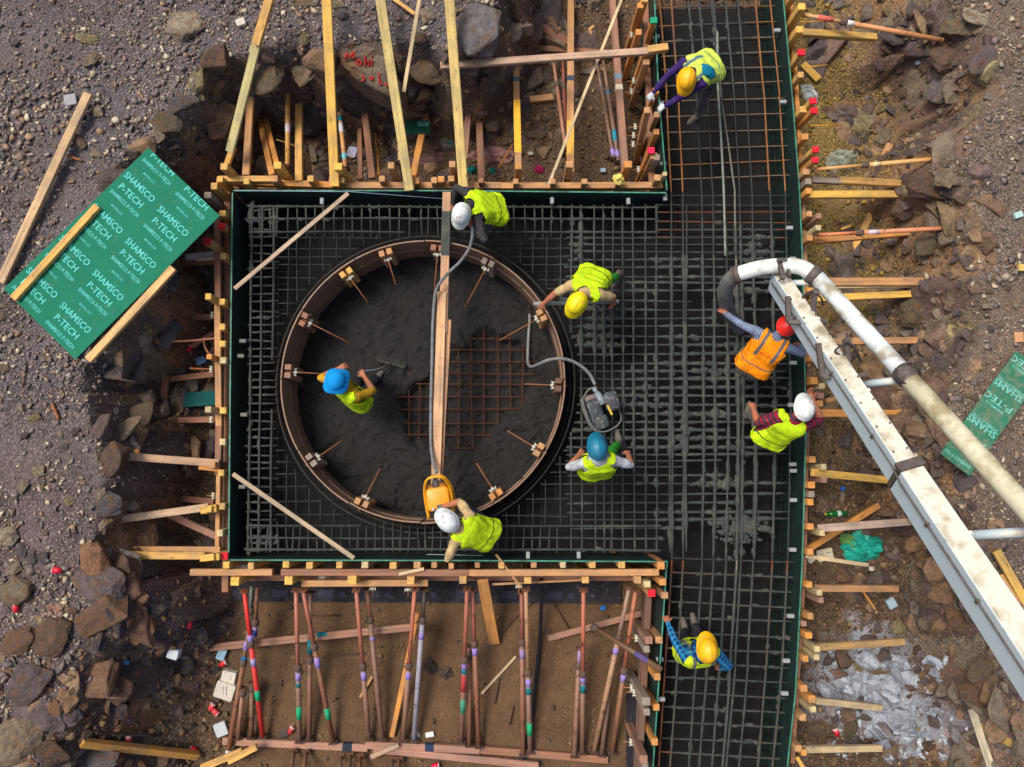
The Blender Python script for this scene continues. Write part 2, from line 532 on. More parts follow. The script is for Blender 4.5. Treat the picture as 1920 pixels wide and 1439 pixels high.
nx, ny = len(GX), len(GY)
me = bpy.data.meshes.new('ground')
me.vertices.add(nx * ny)
co = np.stack([XX, YY, HT], -1).reshape(-1)
me.vertices.foreach_set('co', co.astype(np.float32))
ii = (np.arange(ny - 1)[:, None] * nx + np.arange(nx - 1)[None, :]).reshape(-1)
quads = np.stack([ii, ii + 1, ii + nx + 1, ii + nx], -1).astype(np.int32)
me.loops.add(quads.size); me.loops.foreach_set('vertex_index', quads.reshape(-1))
me.polygons.add(len(quads)); me.polygons.foreach_set('loop_start', np.arange(0, quads.size, 4, dtype=np.int32))
me.update(calc_edges=True)
at = me.color_attributes.new('soil', 'FLOAT_COLOR', 'POINT')
SPK = np.clip(1 - 0.9 * lime_m - 0.75 * S * np.clip((PYm - 1060) / 60, 0, 1) * np.clip((PXm - 380) / 60, 0, 1) * np.clip((1300 - PXm) / 60, 0, 1) - 0.3 * slope_m, 0, 1)
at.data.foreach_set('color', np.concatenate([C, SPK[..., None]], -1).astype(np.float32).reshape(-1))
def mk_ground():
    m, nt, b = mat('soil_and_gravel')
    a = nt.nodes.new('ShaderNodeVertexColor'); a.layer_name = 'soil'
    v = coords(nt, rnd=False)
    vo = N(nt, 'ShaderNodeTexVoronoi', Scale=52.0, Randomness=1.0); nt.links.new(v, vo.inputs['Vector'])
    vo2 = N(nt, 'ShaderNodeTexVoronoi', Scale=120.0); nt.links.new(v, vo2.inputs['Vector'])
    sep = nt.nodes.new('ShaderNodeSeparateColor'); nt.links.new(vo.outputs['Color'], sep.inputs[0])
    sep2 = nt.nodes.new('ShaderNodeSeparateColor'); nt.links.new(vo2.outputs['Color'], sep2.inputs[0])
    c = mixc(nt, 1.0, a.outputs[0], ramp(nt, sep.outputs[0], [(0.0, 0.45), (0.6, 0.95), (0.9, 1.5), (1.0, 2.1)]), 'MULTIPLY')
    c = mixc(nt, 1.0, c, ramp(nt, sep2.outputs[0], [(0.0, 0.6), (0.7, 1.0), (1.0, 1.7)]), 'MULTIPLY')
    n1 = noise(nt, v, 2.3, 6, 0.65)
    c = mixc(nt, 1.0, c, ramp(nt, n1, [(0.3, 0.7), (0.7, 1.25)]), 'MULTIPLY')
    mk = noise(nt, v, 1.4, 3, 0.5)
    c = mixc(nt, ramp(nt, mk, [(0.45, 0.0), (0.62, 0.55)]), c, a.outputs[0])
    c = mixc(nt, a.outputs[1], mixc(nt, 1.0, a.outputs[0], ramp(nt, n1, [(0.3, 0.75), (0.7, 1.2)]), 'MULTIPLY'), c)
    nt.links.new(c, b.inputs['Base Color'])
    b.inputs['Roughness'].default_value = 0.93
    b.inputs['Specular IOR Level'].default_value = 0.2
    n2 = noise(nt, v, 30, 5, 0.7)
    h = maths(nt, 'ADD', maths(nt, 'MULTIPLY', vo.outputs['Distance'], -0.8), maths(nt, 'MULTIPLY', n2, 1.2))
    h = maths(nt, 'ADD', h, maths(nt, 'MULTIPLY', n1, 0.8))
    bump(nt, b, h, 0.8, 0.02)
    return m
GROUND = mk_ground()
me.materials.append(GROUND)
ground = link('ground', me)
tag(ground, 'rocky excavated ground strewn with grey gravel around the pit', None, None, 'structure')

# ------------------------------------------------------------------ stones
def hull_rock(seed, npts=16, flat=0.75, bev=0.05, box=0.55):
    rn = random.Random(seed)
    bm = bmesh.new()
    for _ in range(npts):
        d = Vector((rn.gauss(0, 1), rn.gauss(0, 1), rn.gauss(0, 1)))
        d = d / (abs(d.x) ** 3.2 + abs(d.y) ** 3.2 + abs(d.z) ** 3.2) ** (1 / 3.2)
        d *= rn.uniform(box + 0.25, 1.0)
        bm.verts.new((d.x, d.y, d.z * flat))
    r = bmesh.ops.convex_hull(bm, input=bm.verts)
    bmesh.ops.delete(bm, geom=[v for v in bm.verts if not v.link_faces], context='VERTS')
    bmesh.ops.dissolve_limit(bm, angle_limit=R(14), verts=bm.verts[:], edges=bm.edges[:])
    if bev:
        bmesh.ops.bevel(bm, geom=bm.edges[:], offset=bev, segments=1, affect='EDGES', profile=0.6)
    bmesh.ops.triangulate(bm, faces=bm.faces[:])
    bmesh.ops.recalc_face_normals(bm, faces=bm.faces[:])
    v = [tuple(q.co) for q in bm.verts]; bm.verts.index_update()
    f = [tuple(q.index for q in p.verts) for p in bm.faces]
    bm.free()
    return v, f
ROCKS = []
for k in range(16):
    v, f = hull_rock(100 + k, random.Random(k).randint(11, 18), random.Random(k + 50).uniform(0.5, 0.8))
    bm = bmesh.new()
    vv = [bm.verts.new(q) for q in v]
    for q in f: bm.faces.new([vv[i] for i in q])
    bmesh.ops.subdivide_edges(bm, edges=[e for e in bm.edges if e.calc_length() > .25], cuts=2, use_grid_fill=True)
    bmesh.ops.triangulate(bm, faces=bm.faces[:])
    bm.normal_update()
    for q in bm.verts:
        c = q.co
        d = .10 * float(fbm(np.array(c.x * 2.6 + k * 7), np.array(c.y * 2.6 + c.z * 3.1), 4, 400 + k)) + .05 * float(fbm(np.array(c.x * 9 + k), np.array(c.y * 9 - c.z * 8), 2, 450 + k))
        q.co = c + q.normal * d
    me_ = bpy.data.meshes.new('rock'); bm.to_mesh(me_); bm.free(); me_.materials.append(ROCK)
    ROCKS.append(me_)

RPAL = {'pale': (178, 164, 140), 'tan': (146, 130, 108), 'grey': (116, 112, 112), 'dark': (66, 70, 76), 'brown': (106, 86, 74),
        'orange': (130, 102, 82), 'yellow': (156, 146, 110), 'lime': (188, 196, 206), 'pink': (112, 100, 100), 'olive': (112, 102, 82)}
RPOS = []
def rock(px, py, w, h, rot, col, label=None, group=None, seed=None, zs=0.7, name='rock', sink=0.42):
    """a rock that covers about w x h photo pixels"""
    g = G(px, py)
    sc = (CAMH - g.z) / FPX * 1.03
    a, b = w * sc / 2 * 1.1, h * sc / 2 * 1.1
    rn = random.Random(int(px * 31 + py * 17))
    me = ROCKS[rn.randrange(len(ROCKS)) if seed is None else seed]
    hh = min(a, b) * zs
    RPOS.append((g.x, g.y, (a + b) / 2))
    if max(w, h) >= 44: sink = .62; a *= 1.22; b *= 1.22
    M = Matrix.Translation(g + Vector((0, 0, hh * (0.75 - sink)))) @ Matrix.Rotation(R(-rot), 4, 'Z') @ Matrix.Rotation(rn.uniform(-0.2, 0.2), 4, 'X') @ Matrix.Diagonal((a, b, hh * 1.25, 1))
    o = link(name, me, None, M, lin(RPAL[col]))
    v = rn.uniform(0.8, 1.15)
    o.color = (o.color[0] * v, o.color[1] * v, o.color[2] * v, 1)
    return tag(o, label, 'rock', group)

NAMED = [
    (348, 54, 60, 58, 10, 'pale', 'large pale tan block of rock on the gravel above the pit, top left'),
    (172, 117, 40, 28, -40, 'tan', 'tan wedge of rock lying in the gravel near the top left corner'),
    (160, 73, 44, 18, 12, 'yellow', 'flat yellowish rock with a curved edge on the upper left gravel'),
    (186, 210, 30, 26, 20, 'pale', 'pale heart shaped stone beside the upper end of the leaning timber'),
    (182, 291, 22, 24, 0, 'pale', 'pale four sided stone just above the long green board'),
    (150, 268, 34, 28, 30, 'tan', 'tan stones clump lying left of the pale four sided stone'),
    (370, 150, 34, 60, 5, 'yellow', 'upright yellow faced rock at the upper left rim of the pit'),
    (312, 235, 50, 40, 30, 'olive', 'brown overhanging rock above the top corner of the green board'),
    (345, 195, 50, 36, -30, 'grey', 'grey block under the yellow faced rock at the pit rim'),
    (405, 112, 56, 50, 15, 'brown', 'square brown block in the pit wall left of the leaning pale timber'),
    (505, 130, 60, 90, 8, 'olive', 'tall olive brown rock face between the left braces'),
    (580, 140, 46, 90, -35, 'tan', 'long split tan rock slab beside the round yellow post'),
    (570, 75, 22, 34, 0, 'yellow', 'small pointed yellow stone on the pit rim by the round post'),
    (636, 15, 26, 24, 0, 'yellow', 'yellow stone at the top edge beside the wide bright timber'),
    (570, 6, 50, 16, 0, 'tan', 'flat pale slab at the top edge left of the wide timber'),
    (800, 32, 36, 34, 0, 'pale', 'rounded pale stone near the thin lath at the top edge'),
    (790, 74, 32, 24, 10, 'brown', 'brown rounded rock right of the thin lath'),
    (795, 130, 66, 62, 25, 'tan', 'big tan rock with a yellow dusted top below the thin lath'),
    (790, 180, 70, 44, -18, 'olive', 'flat olive rock in shade under the big tan rock'),
    (855, 20, 28, 20, 0, 'yellow', 'yellow stone behind the pale brace at the top edge'),
    (900, 65, 90, 90, -40, 'grey', 'large cracked grey slab leaning into the pit at the top'),
    (872, 84, 40, 50, 0, 'brown', 'brown rock between the pale brace and the cracked grey slab'),
    (1005, 52, 44, 26, 10, 'olive', 'olive stone half under the upper diagonal timber'),
    (935, 145, 26, 34, 20, 'tan', 'tan stone beside the small orange brick fragment'),
    (928, 235, 34, 40, 30, 'olive', 'olive rock in the pit beside the yellow banded brace'),
    (1005, 254, 40, 20, 10, 'tan', 'flat tan stone on the pit floor right of the yellow banded brace'),
    (640, 30, 30, 20, 30, 'grey', 'grey stone on the rim right of the wide bright timber'),
    (1612, 228, 44, 40, 30, 'yellow', 'bright yellowish broken rock in the right pit near the rock pile'),
    (1652, 262, 30, 40, 25, 'tan', 'tan block leaning in the rock pile of the right pit'),
    (1648, 208, 16, 18, 0, 'yellow', 'small yellow stone at the top of the right rock pile'),
    (1714, 97, 36, 42, 5, 'pink', 'pinkish grey boulder in the upper right pit'),
    (1665, 92, 36, 24, -20, 'brown', 'flat brown rock left of the pinkish grey boulder'),
    (1712, 20, 40, 34, -20, 'grey', 'grey triangular rock at the top of the right pit'),
    (1662, 25, 22, 26, 10, 'yellow', 'yellow stone left of the grey triangular rock'),
    (1830, 34, 46, 26, 30, 'pale', 'pale wedge of rock with a blue stain at the upper right rim'),
    (1795, 52, 60, 50, 20, 'olive', 'big olive boulder holding the end of the pink banded pole'),
    (1780, 105, 70, 50, -30, 'brown', 'brown cracked rock in the upper right pit wall'),
    (1840, 120, 50, 60, 10, 'pink', 'purplish rock standing in the right pit wall'),
    (1760, 172, 36, 46, 15, 'grey', 'grey upright rock at the foot of the right wall'),
    (1712, 205, 18, 20, 0, 'tan', 'small round tan stone in the middle of the right pit'),
    (1830, 215, 90, 16, -48, 'yellow', 'long yellow edged slab along the right rim'),
    (1740, 350, 60, 60, 20, 'brown', 'weathered brown rock behind the paired yellow braces'),
    (1775, 330, 30, 70, 35, 'tan', 'narrow tan slab tilted against the right pit wall'),
    (1700, 395, 50, 36, 15, 'brown', 'brown boulder above the rusty round brace'),
    (1748, 455, 60, 40, -20, 'olive', 'olive boulder under the rusty round brace'),
    (1785, 445, 50, 30, -20, 'tan', 'smooth tan boulder where the rusty round brace ends'),
    (1580, 470, 30, 24, 0, 'yellow', 'bright yellow crumbling stone by the narrow yellow board'),
    (1720, 590, 60, 50, -10, 'olive', 'layered olive rock below the two long right braces'),
    (1655, 600, 40, 30, 0, 'grey', 'grey rock left of the layered olive rock'),
    (1640, 580, 30, 22, 0, 'yellow', 'yellowish stone beside the grey rock under the pump pipe'),
    (1850, 575, 24, 20, 0, 'pale', 'pale stone at the top of the loose heap on the right rim'),
    (1822, 745, 26, 14, 20, 'yellow', 'yellow stone left of the upturned green strip'),
    (1685, 990, 34, 20, 10, 'pink', 'pinkish rock by the diagonal timber right of the green bottle'),
    (1610, 935, 26, 26, 45, 'brown', 'brown stone block above the green bottle timber'),
    (1685, 1175, 38, 36, 0, 'yellow', 'yellow brown boulder right of the lower right braces'),
    (1800, 1155, 54, 54, 10, 'orange', 'round orange brown boulder partly under the pump beam'),
    (1660, 1080, 36, 22, 10, 'pink', 'pinkish flat rock below the turquoise bag'),
    (1582, 1080, 34, 40, 0, 'orange', 'orange brown rock left of the pinkish flat rock'),
    (1635, 1248, 56, 26, 5, 'yellow', 'yellow rock dusted with white powder in the powder heap'),
    (1660, 1228, 28, 26, 0, 'grey', 'grey stone above the yellow rock in the powder heap'),
    (1530, 1368, 40, 22, 5, 'olive', 'olive boulder beside the formwork above the crumpled red cup'),
    (1595, 1365, 30, 36, 10, 'olive', 'olive stone right of the crumpled red cup'),
    (1664, 1408, 30, 24, 10, 'tan', 'tan stone at the end of the lowest right brace'),
    (1745, 1400, 40, 24, 0, 'brown', 'brown rock under the white powder near the bottom right'),
    (1850, 1250, 70, 40, -25, 'olive', 'broad olive rock at the edge of the pump beam'),
    (1830, 1300, 60, 40, 10, 'orange', 'reddish rock below the broad olive rock'),
    (40, 1110, 60, 46, 12, 'tan', 'tan and brown rock at the left edge above the orange slab'),
    (45, 1200, 70, 40, -20, 'orange', 'pale orange slab at the left edge by the purple rock'),
    (100, 1195, 60, 56, 0, 'brown', 'brown cracked rock right of the pale orange slab'),
    (195, 1155, 80, 60, -30, 'orange', 'big orange slab jutting into the pit on the left'),
    (195, 1095, 80, 60, 30, 'pink', 'purple grey slab above the big orange slab'),
    (140, 1145, 24, 14, 10, 'orange', 'small orange stone left of the big orange slab'),
    (285, 1148, 56, 22, 5, 'dark', 'smooth dark lens shaped rock in the lower left pit'),
    (265, 1215, 36, 22, 10, 'dark', 'dark slab in the dark rock group of the lower left pit'),
    (295, 1205, 36, 20, 10, 'pink', 'purple grey rock next to the dark rock group'),
    (278, 1235, 26, 26, 20, 'dark', 'small dark rock at the bottom of the dark rock group'),
    (350, 1245, 32, 38, 15, 'dark', 'dark leaf shaped rock below the white packet'),
    (376, 1190, 30, 36, 20, 'dark', 'dark rock under the red cup by the lower left plank'),
    (330, 1190, 30, 24, 10, 'tan', 'tan stone left of the upper red cup in the lower left pit'),
    (185, 1210, 30, 36, 20, 'grey', 'greenish grey rock on the lower left slope'),
    (190, 1275, 80, 60, 15, 'orange', 'broad orange brown rock face on the lower left slope'),
    (220, 1290, 40, 44, -30, 'brown', 'brown rock under the broad orange brown face'),
    (225, 1330, 40, 30, 30, 'pink', 'purple stone with white streaks on the lower left slope'),
    (60, 1290, 70, 70, 20, 'pink', 'dark purple rock mass at the lower left'),
    (110, 1355, 50, 26, 40, 'grey', 'grey slanted rock above the yellow ground timber'),
    (35, 1385, 70, 80, 25, 'tan', 'large tan rock at the bottom left corner'),
    (100, 1405, 60, 50, 0, 'brown', 'brown rock at the bottom edge left of the yellow ground timber'),
    (175, 1425, 80, 36, 5, 'grey', 'speckled grey rock at the bottom edge below the yellow ground timber'),
    (215, 870, 50, 70, 20, 'brown', 'brown boulder in the left pit wall above the second left brace'),
    (250, 790, 80, 40, -25, 'olive', 'olive grey slab on the left rim near the upright loose board'),
    (222, 815, 80, 26, -45, 'tan', 'tan sharp edged slab on the left slope'),
    (225, 690, 60, 60, 20, 'grey', 'grey block below the lower corner of the green board'),
    (260, 690, 40, 60, 20, 'pink', 'purple grey block in the left wall by the upright loose board'),
    (275, 615, 36, 30, 10, 'yellow', 'yellow mossy looking stone right of the pale batten on the board'),
    (310, 630, 50, 50, 10, 'grey', 'grey rounded boulder under the thin rusty rod on the left'),
    (200, 945, 50, 40, 20, 'grey', 'grey rock at the end of the third left brace'),
    (265, 1005, 60, 50, 20, 'orange', 'brown pointed rock between the two lower left braces'),
    (228, 1075, 60, 60, 10, 'brown', 'dark brown rounded rock below the lowest left brace'),
    (20, 1005, 40, 36, 0, 'pale', 'pale grey boulder at the left edge above the red cup'),
    (42, 1033, 20, 36, 5, 'grey', 'grey upright stone near the left edge, right of the pale boulder'),
    (62, 1045, 18, 30, 0, 'grey', 'narrow grey stone in the row above the left red cup'),
    (84, 1047, 22, 28, 0, 'grey', 'rounded grey stone at the right end of the row above the left red cup'),
    (27, 1067, 30, 26, -20, 'pale', 'pale wedge stone below the row near the left edge'),
    (45, 917, 22, 26, 20, 'pale', 'pale triangular stone on the lower left gravel'),
    (132, 940, 18, 22, 20, 'yellow', 'small yellow triangular stone on the lower left gravel'),
    (68, 784, 26, 18, -30, 'yellow', 'yellow stone by the rusty rod on the left gravel'),
    (75, 883, 28, 22, 0, 'pale', 'pale grey lens shaped stone on the left gravel'),
    (40, 765, 14, 18, 0, 'pale', 'small whitish stone on the left gravel'),
    (88, 672, 24, 14, 0, 'tan', 'rounded tan stone below the left corner of the green board'),
    (8, 690, 22, 16, 10, 'tan', 'tan brick shaped stone at the left edge'),
    (145, 810, 26, 14, -30, 'pink', 'pinkish flat stone on the left gravel slope'),
]
for a in NAMED:
    rock(*a)
# the rest of the loose rocks, zone by zone
ORD = ['topmost', 'second', 'third', 'fourth', 'fifth', 'sixth', 'seventh', 'eighth', 'ninth', 'tenth', 'eleventh', 'twelfth', 'thirteenth', 'fourteenth']
CNAME = {'pale': 'pale', 'tan': 'tan', 'grey': 'grey', 'dark': 'dark', 'brown': 'brown', 'orange': 'orange brown', 'yellow': 'yellow', 'lime': 'white dusted', 'pink': 'purplish', 'olive': 'olive'}
SCAT = {}
HIDDEN = {(7, 9), (1, 5), (1, 13), (4, 14), (4, 1), (8, 9), (9, 12), (1, 21), (2, 4), (2, 10), (3, 5), (3, 3), (3, 17), (3, 2), (3, 10), (3, 13), (3, 4), (6, 11), (7, 1), (7, 6), (7, 10), (7, 8), (9, 1), (9, 16), (9, 2), (9, 3), (10, 1)}      # places where a timber or the boom would cover the stone
def scatter(n, poly, wmin, wmax, cols, label, group, seed):
    rn = random.Random(seed)
    pts = np.array(poly, float); tries = 0; got = []
    lo, hi = pts.min(0), pts.max(0)
    while len(got) < n and tries < 4000:
        tries += 1
        x, y = rn.uniform(lo[0], hi[0]), rn.uniform(lo[1], hi[1])
        if signed(np.array([x]), np.array([y]), pts)[0] < 0: continue
        if any(math.hypot(x - q[0], y - q[1]) < (q[2] + wmin) * 0.5 for q in got): continue
        if any(math.hypot(x - q[0], y - q[1]) < (max(q[2], q[3]) + wmin) * 0.55 for q in NAMED): continue
        w = wmin * (wmax / wmin) ** (rn.random() ** 1.6)
        got.append((x, y, w, rn.choice(cols), len(got)))
    cnt = {}
    for x, y, w, c, idx in sorted(got, key=lambda q: q[1]):
        hr_, rr_ = rn.uniform(0.55, 0.95), rn.uniform(0, 180)
        if (seed, idx) in HIDDEN: continue
        k = cnt.get(c, 0); cnt[c] = k + 1
        lab = 'topmost ' + CNAME[c] + ' ' + label if k == 0 else CNAME[c] + ' ' + label + ', ' + ORD[k] + ' from the top'
        o = rock(x, y, w, w * hr_, rr_, c, lab, group, zs=rn.uniform(0.6, 0.95))
        SCAT[o.name] = (seed, idx)
scatter(22, [(1640, 60), (1770, 60), (1790, 280), (1690, 330), (1600, 290), (1650, 180)], 12, 32, ['brown', 'pink', 'tan', 'grey', 'olive'],
        'rock in the rubble of the upper right pit floor', 'rubble rocks of the upper right pit', 1)
scatter(14, [(1600, 400), (1800, 420), (1800, 700), (1640, 690)], 13, 36, ['brown', 'olive', 'grey', 'tan'],
        'rock in the right pit behind the pump beam', 'rocks behind the pump beam', 2)
scatter(20, [(1590, 800), (1720, 800), (1850, 1080), (1720, 1180), (1600, 1080)], 12, 34, ['brown', 'pink', 'orange', 'grey'],
        'rock in the middle right pit', 'rocks of the middle right pit', 3)
scatter(24, [(1540, 1230), (1760, 1200), (1800, 1390), (1700, 1439), (1560, 1380)], 12, 36, ['lime', 'lime', 'grey', 'brown', 'pink'],
        'rock in the powder heap at the lower right', 'rocks of the powder heap', 4)
scatter(9, [(1500, 1395), (1760, 1400), (1760, 1439), (1500, 1439)], 14, 36, ['brown', 'olive', 'tan'],
        'rock at the bottom edge of the right pit', 'rocks at the bottom right edge', 5)
scatter(24, [(240, 1160), (430, 1120), (430, 1420), (300, 1400), (200, 1330)], 12, 26, ['dark', 'brown', 'tan', 'grey', 'olive', 'orange'],
        'stone in the rubble left of the steel props', 'rubble stones left of the props', 6)
scatter(14, [(300, 860), (400, 870), (410, 1060), (290, 1050)], 11, 22, ['brown', 'grey', 'dark', 'olive'],
        'stone on the pit floor between the left braces', 'stones between the left braces', 7)
scatter(10, [(290, 300), (400, 210), (420, 330), (390, 380)], 14, 36, ['brown', 'dark', 'grey'],
        'rock in the shaded pit corner above the green board', 'rocks of the shaded upper left corner', 8)
scatter(18, [(430, 230), (1000, 200), (1010, 320), (430, 320)], 12, 30, ['olive', 'brown', 'grey', 'tan'],
        'rock on the pit floor behind the top formwork wall', 'rocks behind the top formwork wall', 9)
scatter(16, [(0, 0), (330, 0), (300, 260), (60, 470), (0, 500)], 11, 20, ['pale', 'tan', 'grey', 'pink'],
        'stone on the gravel around the long leaning timber', 'stones of the upper left gravel', 10)
scatter(14, [(0, 560), (40, 600), (170, 720), (160, 1100), (0, 1100)], 11, 22, ['pale', 'tan', 'grey', 'pink'],
        'loose stone on the gravel below the green board', 'stones of the lower left gravel', 12)
scatter(8, [(1870, 300), (1920, 260), (1920, 640), (1840, 680), (1830, 560)], 11, 18, ['tan', 'pale', 'grey'],
        'stone on the gravel rim at the right edge', 'stones of the right gravel rim', 13)

# the broken rock face of the pit sides: chunks still standing in the bank
for _x, _y in ((112, 1069), (34, 1139), (357, 1170), (420, 1243), (402, 1328), (243, 1386), (366, 1404), (357, 655), (1566, 1372), (331, 1222), (418, 1225), (434, 1266), (428, 1290), (417, 1365),
               (379, 677), (360, 722), (240, 1241), (1668, 1130), (1578, 916), (1720, 120), (432, 202), (1567, 963), (1614, 1028), (1580, 1028), (1640, 1020), (1545, 1040), (1578, 306), (1516, 178)):
    _g = G(_x, _y); RPOS.append((_g.x, _g.y, .09))
def near(x, y, s):
    return bool((np.hypot(RP[:, 0] - x, RP[:, 1] - y) < np.where(RP[:, 2] < .12, RP[:, 2] * .5 + s * .75, RP[:, 2] * .45)).any())
RP = np.array(RPOS)
def rock_face():
    rg = np.random.default_rng(8)
    protos = []
    for k in range(18):
        v, f = hull_rock(900 + k, 13 + k % 5, 0.8, 0.045, 0.5)
        protos.append((np.array(v), f))
    n = len(POLY); V = []; F = []; Cc = []; base = 0
    pal = [lin(c) for c in ((118, 98, 86), (102, 90, 84), (138, 114, 92), (88, 80, 80), (128, 116, 100), (142, 116, 92), (106, 90, 86), (116, 106, 100))]
    for i in range(n):
        a, b = POLY[i], POLY[(i + 1) % n]
        L = np.hypot(*(b - a))
        mid = (a + b) / 2
        if abs(mid[0]) > 9.5 or mid[1] < -5.6 or mid[1] > 8.8: continue
        d = (b - a) / L; nrm = np.array([-d[1], d[0]])
        if signed(np.array([mid[0] + nrm[0] * .05]), np.array([mid[1] + nrm[1] * .05]), POLY)[0] < 0: nrm = -nrm
        for _ in range(int(L * 74) + 2):
            t, u = rg.random(), rg.uniform(-.18, 1.25)
            q = a + (b - a) * t + nrm * u
            s = 0.05 * np.exp(rg.normal(0.3, 0.7)); s = min(s, .38)
            if near(q[0], q[1], s): continue
            z = float(z_at(q[0], q[1]))
            pv, pf = protos[rg.integers(0, len(protos))]
            R3 = Matrix.Rotation(math.atan2(d[1], d[0]) + rg.normal(0, .5), 3, 'Z') @ Matrix.Rotation(rg.normal(0, .45), 3, 'X') @ Matrix.Rotation(rg.normal(0, .3), 3, 'Y')
            w = (np.array(R3) @ (pv * np.array([s * rg.uniform(.9, 1.7), s * rg.uniform(.6, 1.0), s * rg.uniform(.7, 1.1)])).T).T
            V.append(w + np.array([q[0], q[1], z - s * .2])); F += [tuple(x + base for x in p) for p in pf]
            base += len(pv)
            c = np.array(pal[rg.integers(0, len(pal))]) * rg.uniform(.75, 1.25)
            qx, qy = inv_px(q[0], q[1], z)
            if qy < 900 and u < .1 and rg.random() < .08: c = np.array(lin((152, 140, 104)))
            if qx < 300 and qy > 1050 and rg.random() < .4: c = np.array(lin((136, 102, 78))) * rg.uniform(.7, 1.1)
            if rg.random() < max(0, 1.2 - math.hypot((qx - 1700) / 120, (qy - 1340) / 100)): c = np.array(lin((170, 178, 190))) * rg.uniform(.6, 1.1)
            Cc.append(np.repeat(c[None], len(pv), 0))
    # broken slabs lying in the lower left and lower right corners of the pit
    for box, cnt, cols in (((-20, 1070, 260, 1450), 190, ((122, 94, 80), (104, 92, 92), (136, 106, 82), (90, 82, 84), (144, 120, 94))),
                           ((1690, 960, 1900, 1450), 260, ((112, 88, 76), (98, 84, 80), (130, 104, 80), (120, 110, 96))),
                           ((1545, 1225, 1775, 1425), 230, ((178, 186, 198), (150, 156, 166), (190, 196, 206), (112, 92, 80), (128, 122, 122))),
                           ((1640, 700, 1800, 980), 200, ((112, 90, 76), (126, 104, 84), (98, 84, 78))),
                           ((1690, 20, 1830, 700), 330, ((116, 98, 86), (100, 88, 84), (132, 112, 88), (120, 106, 92)))):
        for _ in range(cnt):
            x, y = rg.uniform(box[0], box[2]), rg.uniform(box[1], box[3])
            g = G(x, y)
            if g.z > .42 and x > 400: continue
            s = min(.042 * np.exp(rg.normal(.4, .7)), .3)
            if near(g.x, g.y, s): continue
            pv, pf = protos[rg.integers(0, len(protos))]
            R3 = Matrix.Rotation(rg.uniform(0, 3.14), 3, 'Z') @ Matrix.Rotation(rg.normal(0, .3), 3, 'X') @ Matrix.Rotation(rg.normal(0, .3), 3, 'Y')
            w = (np.array(R3) @ (pv * np.array([s * rg.uniform(1, 1.8), s * rg.uniform(.7, 1.2), s * rg.uniform(.4, .8)])).T).T
            V.append(w * np.array([1, 1, 2.0 if box[0] == 1545 else 1]) + np.array([g.x, g.y, g.z + s * (.1 if box[0] == 1545 else -.28)])); F += [tuple(i + base for i in p) for p in pf]; base += len(pv)
            cc = np.array(lin(cols[rg.integers(0, len(cols))])) * rg.uniform(.8, 1.25)
            lm = max(0, 1.3 - math.hypot((x - 1650) / 110, (y - 1300) / 95)) + max(0, 1.25 - math.hypot((x - 1745) / 80, (y - 1385) / 60))
            if rg.random() < lm: cc = np.array(lin((176, 184, 196))) * rg.uniform(.6, 1.1)
            Cc.append(np.repeat(cc[None], len(pv), 0))
    V = np.concatenate(V); Cc = np.concatenate(Cc)
    m, nt, bb = mat('bank_rock')
    vc = nt.nodes.new('ShaderNodeVertexColor'); vc.layer_name = 'stone'
    v = coords(nt, rnd=False)
    n1 = noise(nt, v, 6.0, 6, 0.65); n2 = noise(nt, v, 40.0, 4, 0.6)
    c = mixc(nt, 1.0, vc.outputs[0], ramp(nt, n1, [(0.28, 0.5), (0.5, 0.95), (0.72, 1.35)]), 'MULTIPLY')
    c = mixc(nt, 1.0, c, ramp(nt, n2, [(0.3, 0.7), (0.7, 1.25)]), 'MULTIPLY')
    nt.links.new(c, bb.inputs['Base Color']); bb.inputs['Roughness'].default_value = 0.9; bb.inputs['Specular IOR Level'].default_value = 0.2
    n4 = noise(nt, v, 15.0, 5, 0.7)
    bump(nt, bb, maths(nt, 'ADD', maths(nt, 'ADD', n1, n4), maths(nt, 'MULTIPLY', n2, 0.4)), 0.9, 0.04)
    me = mesh_from('rock_face', V, F, m)
    at = me.color_attributes.new('stone', 'FLOAT_COLOR', 'POINT')
    at.data.foreach_set('color', np.concatenate([Cc, np.ones((len(Cc), 1))], 1).astype(np.float32).reshape(-1))
    return link('rock_face', me)
tag(rock_face(), 'broken brown and grey rock face around the sides of the pit', None, None, 'structure')

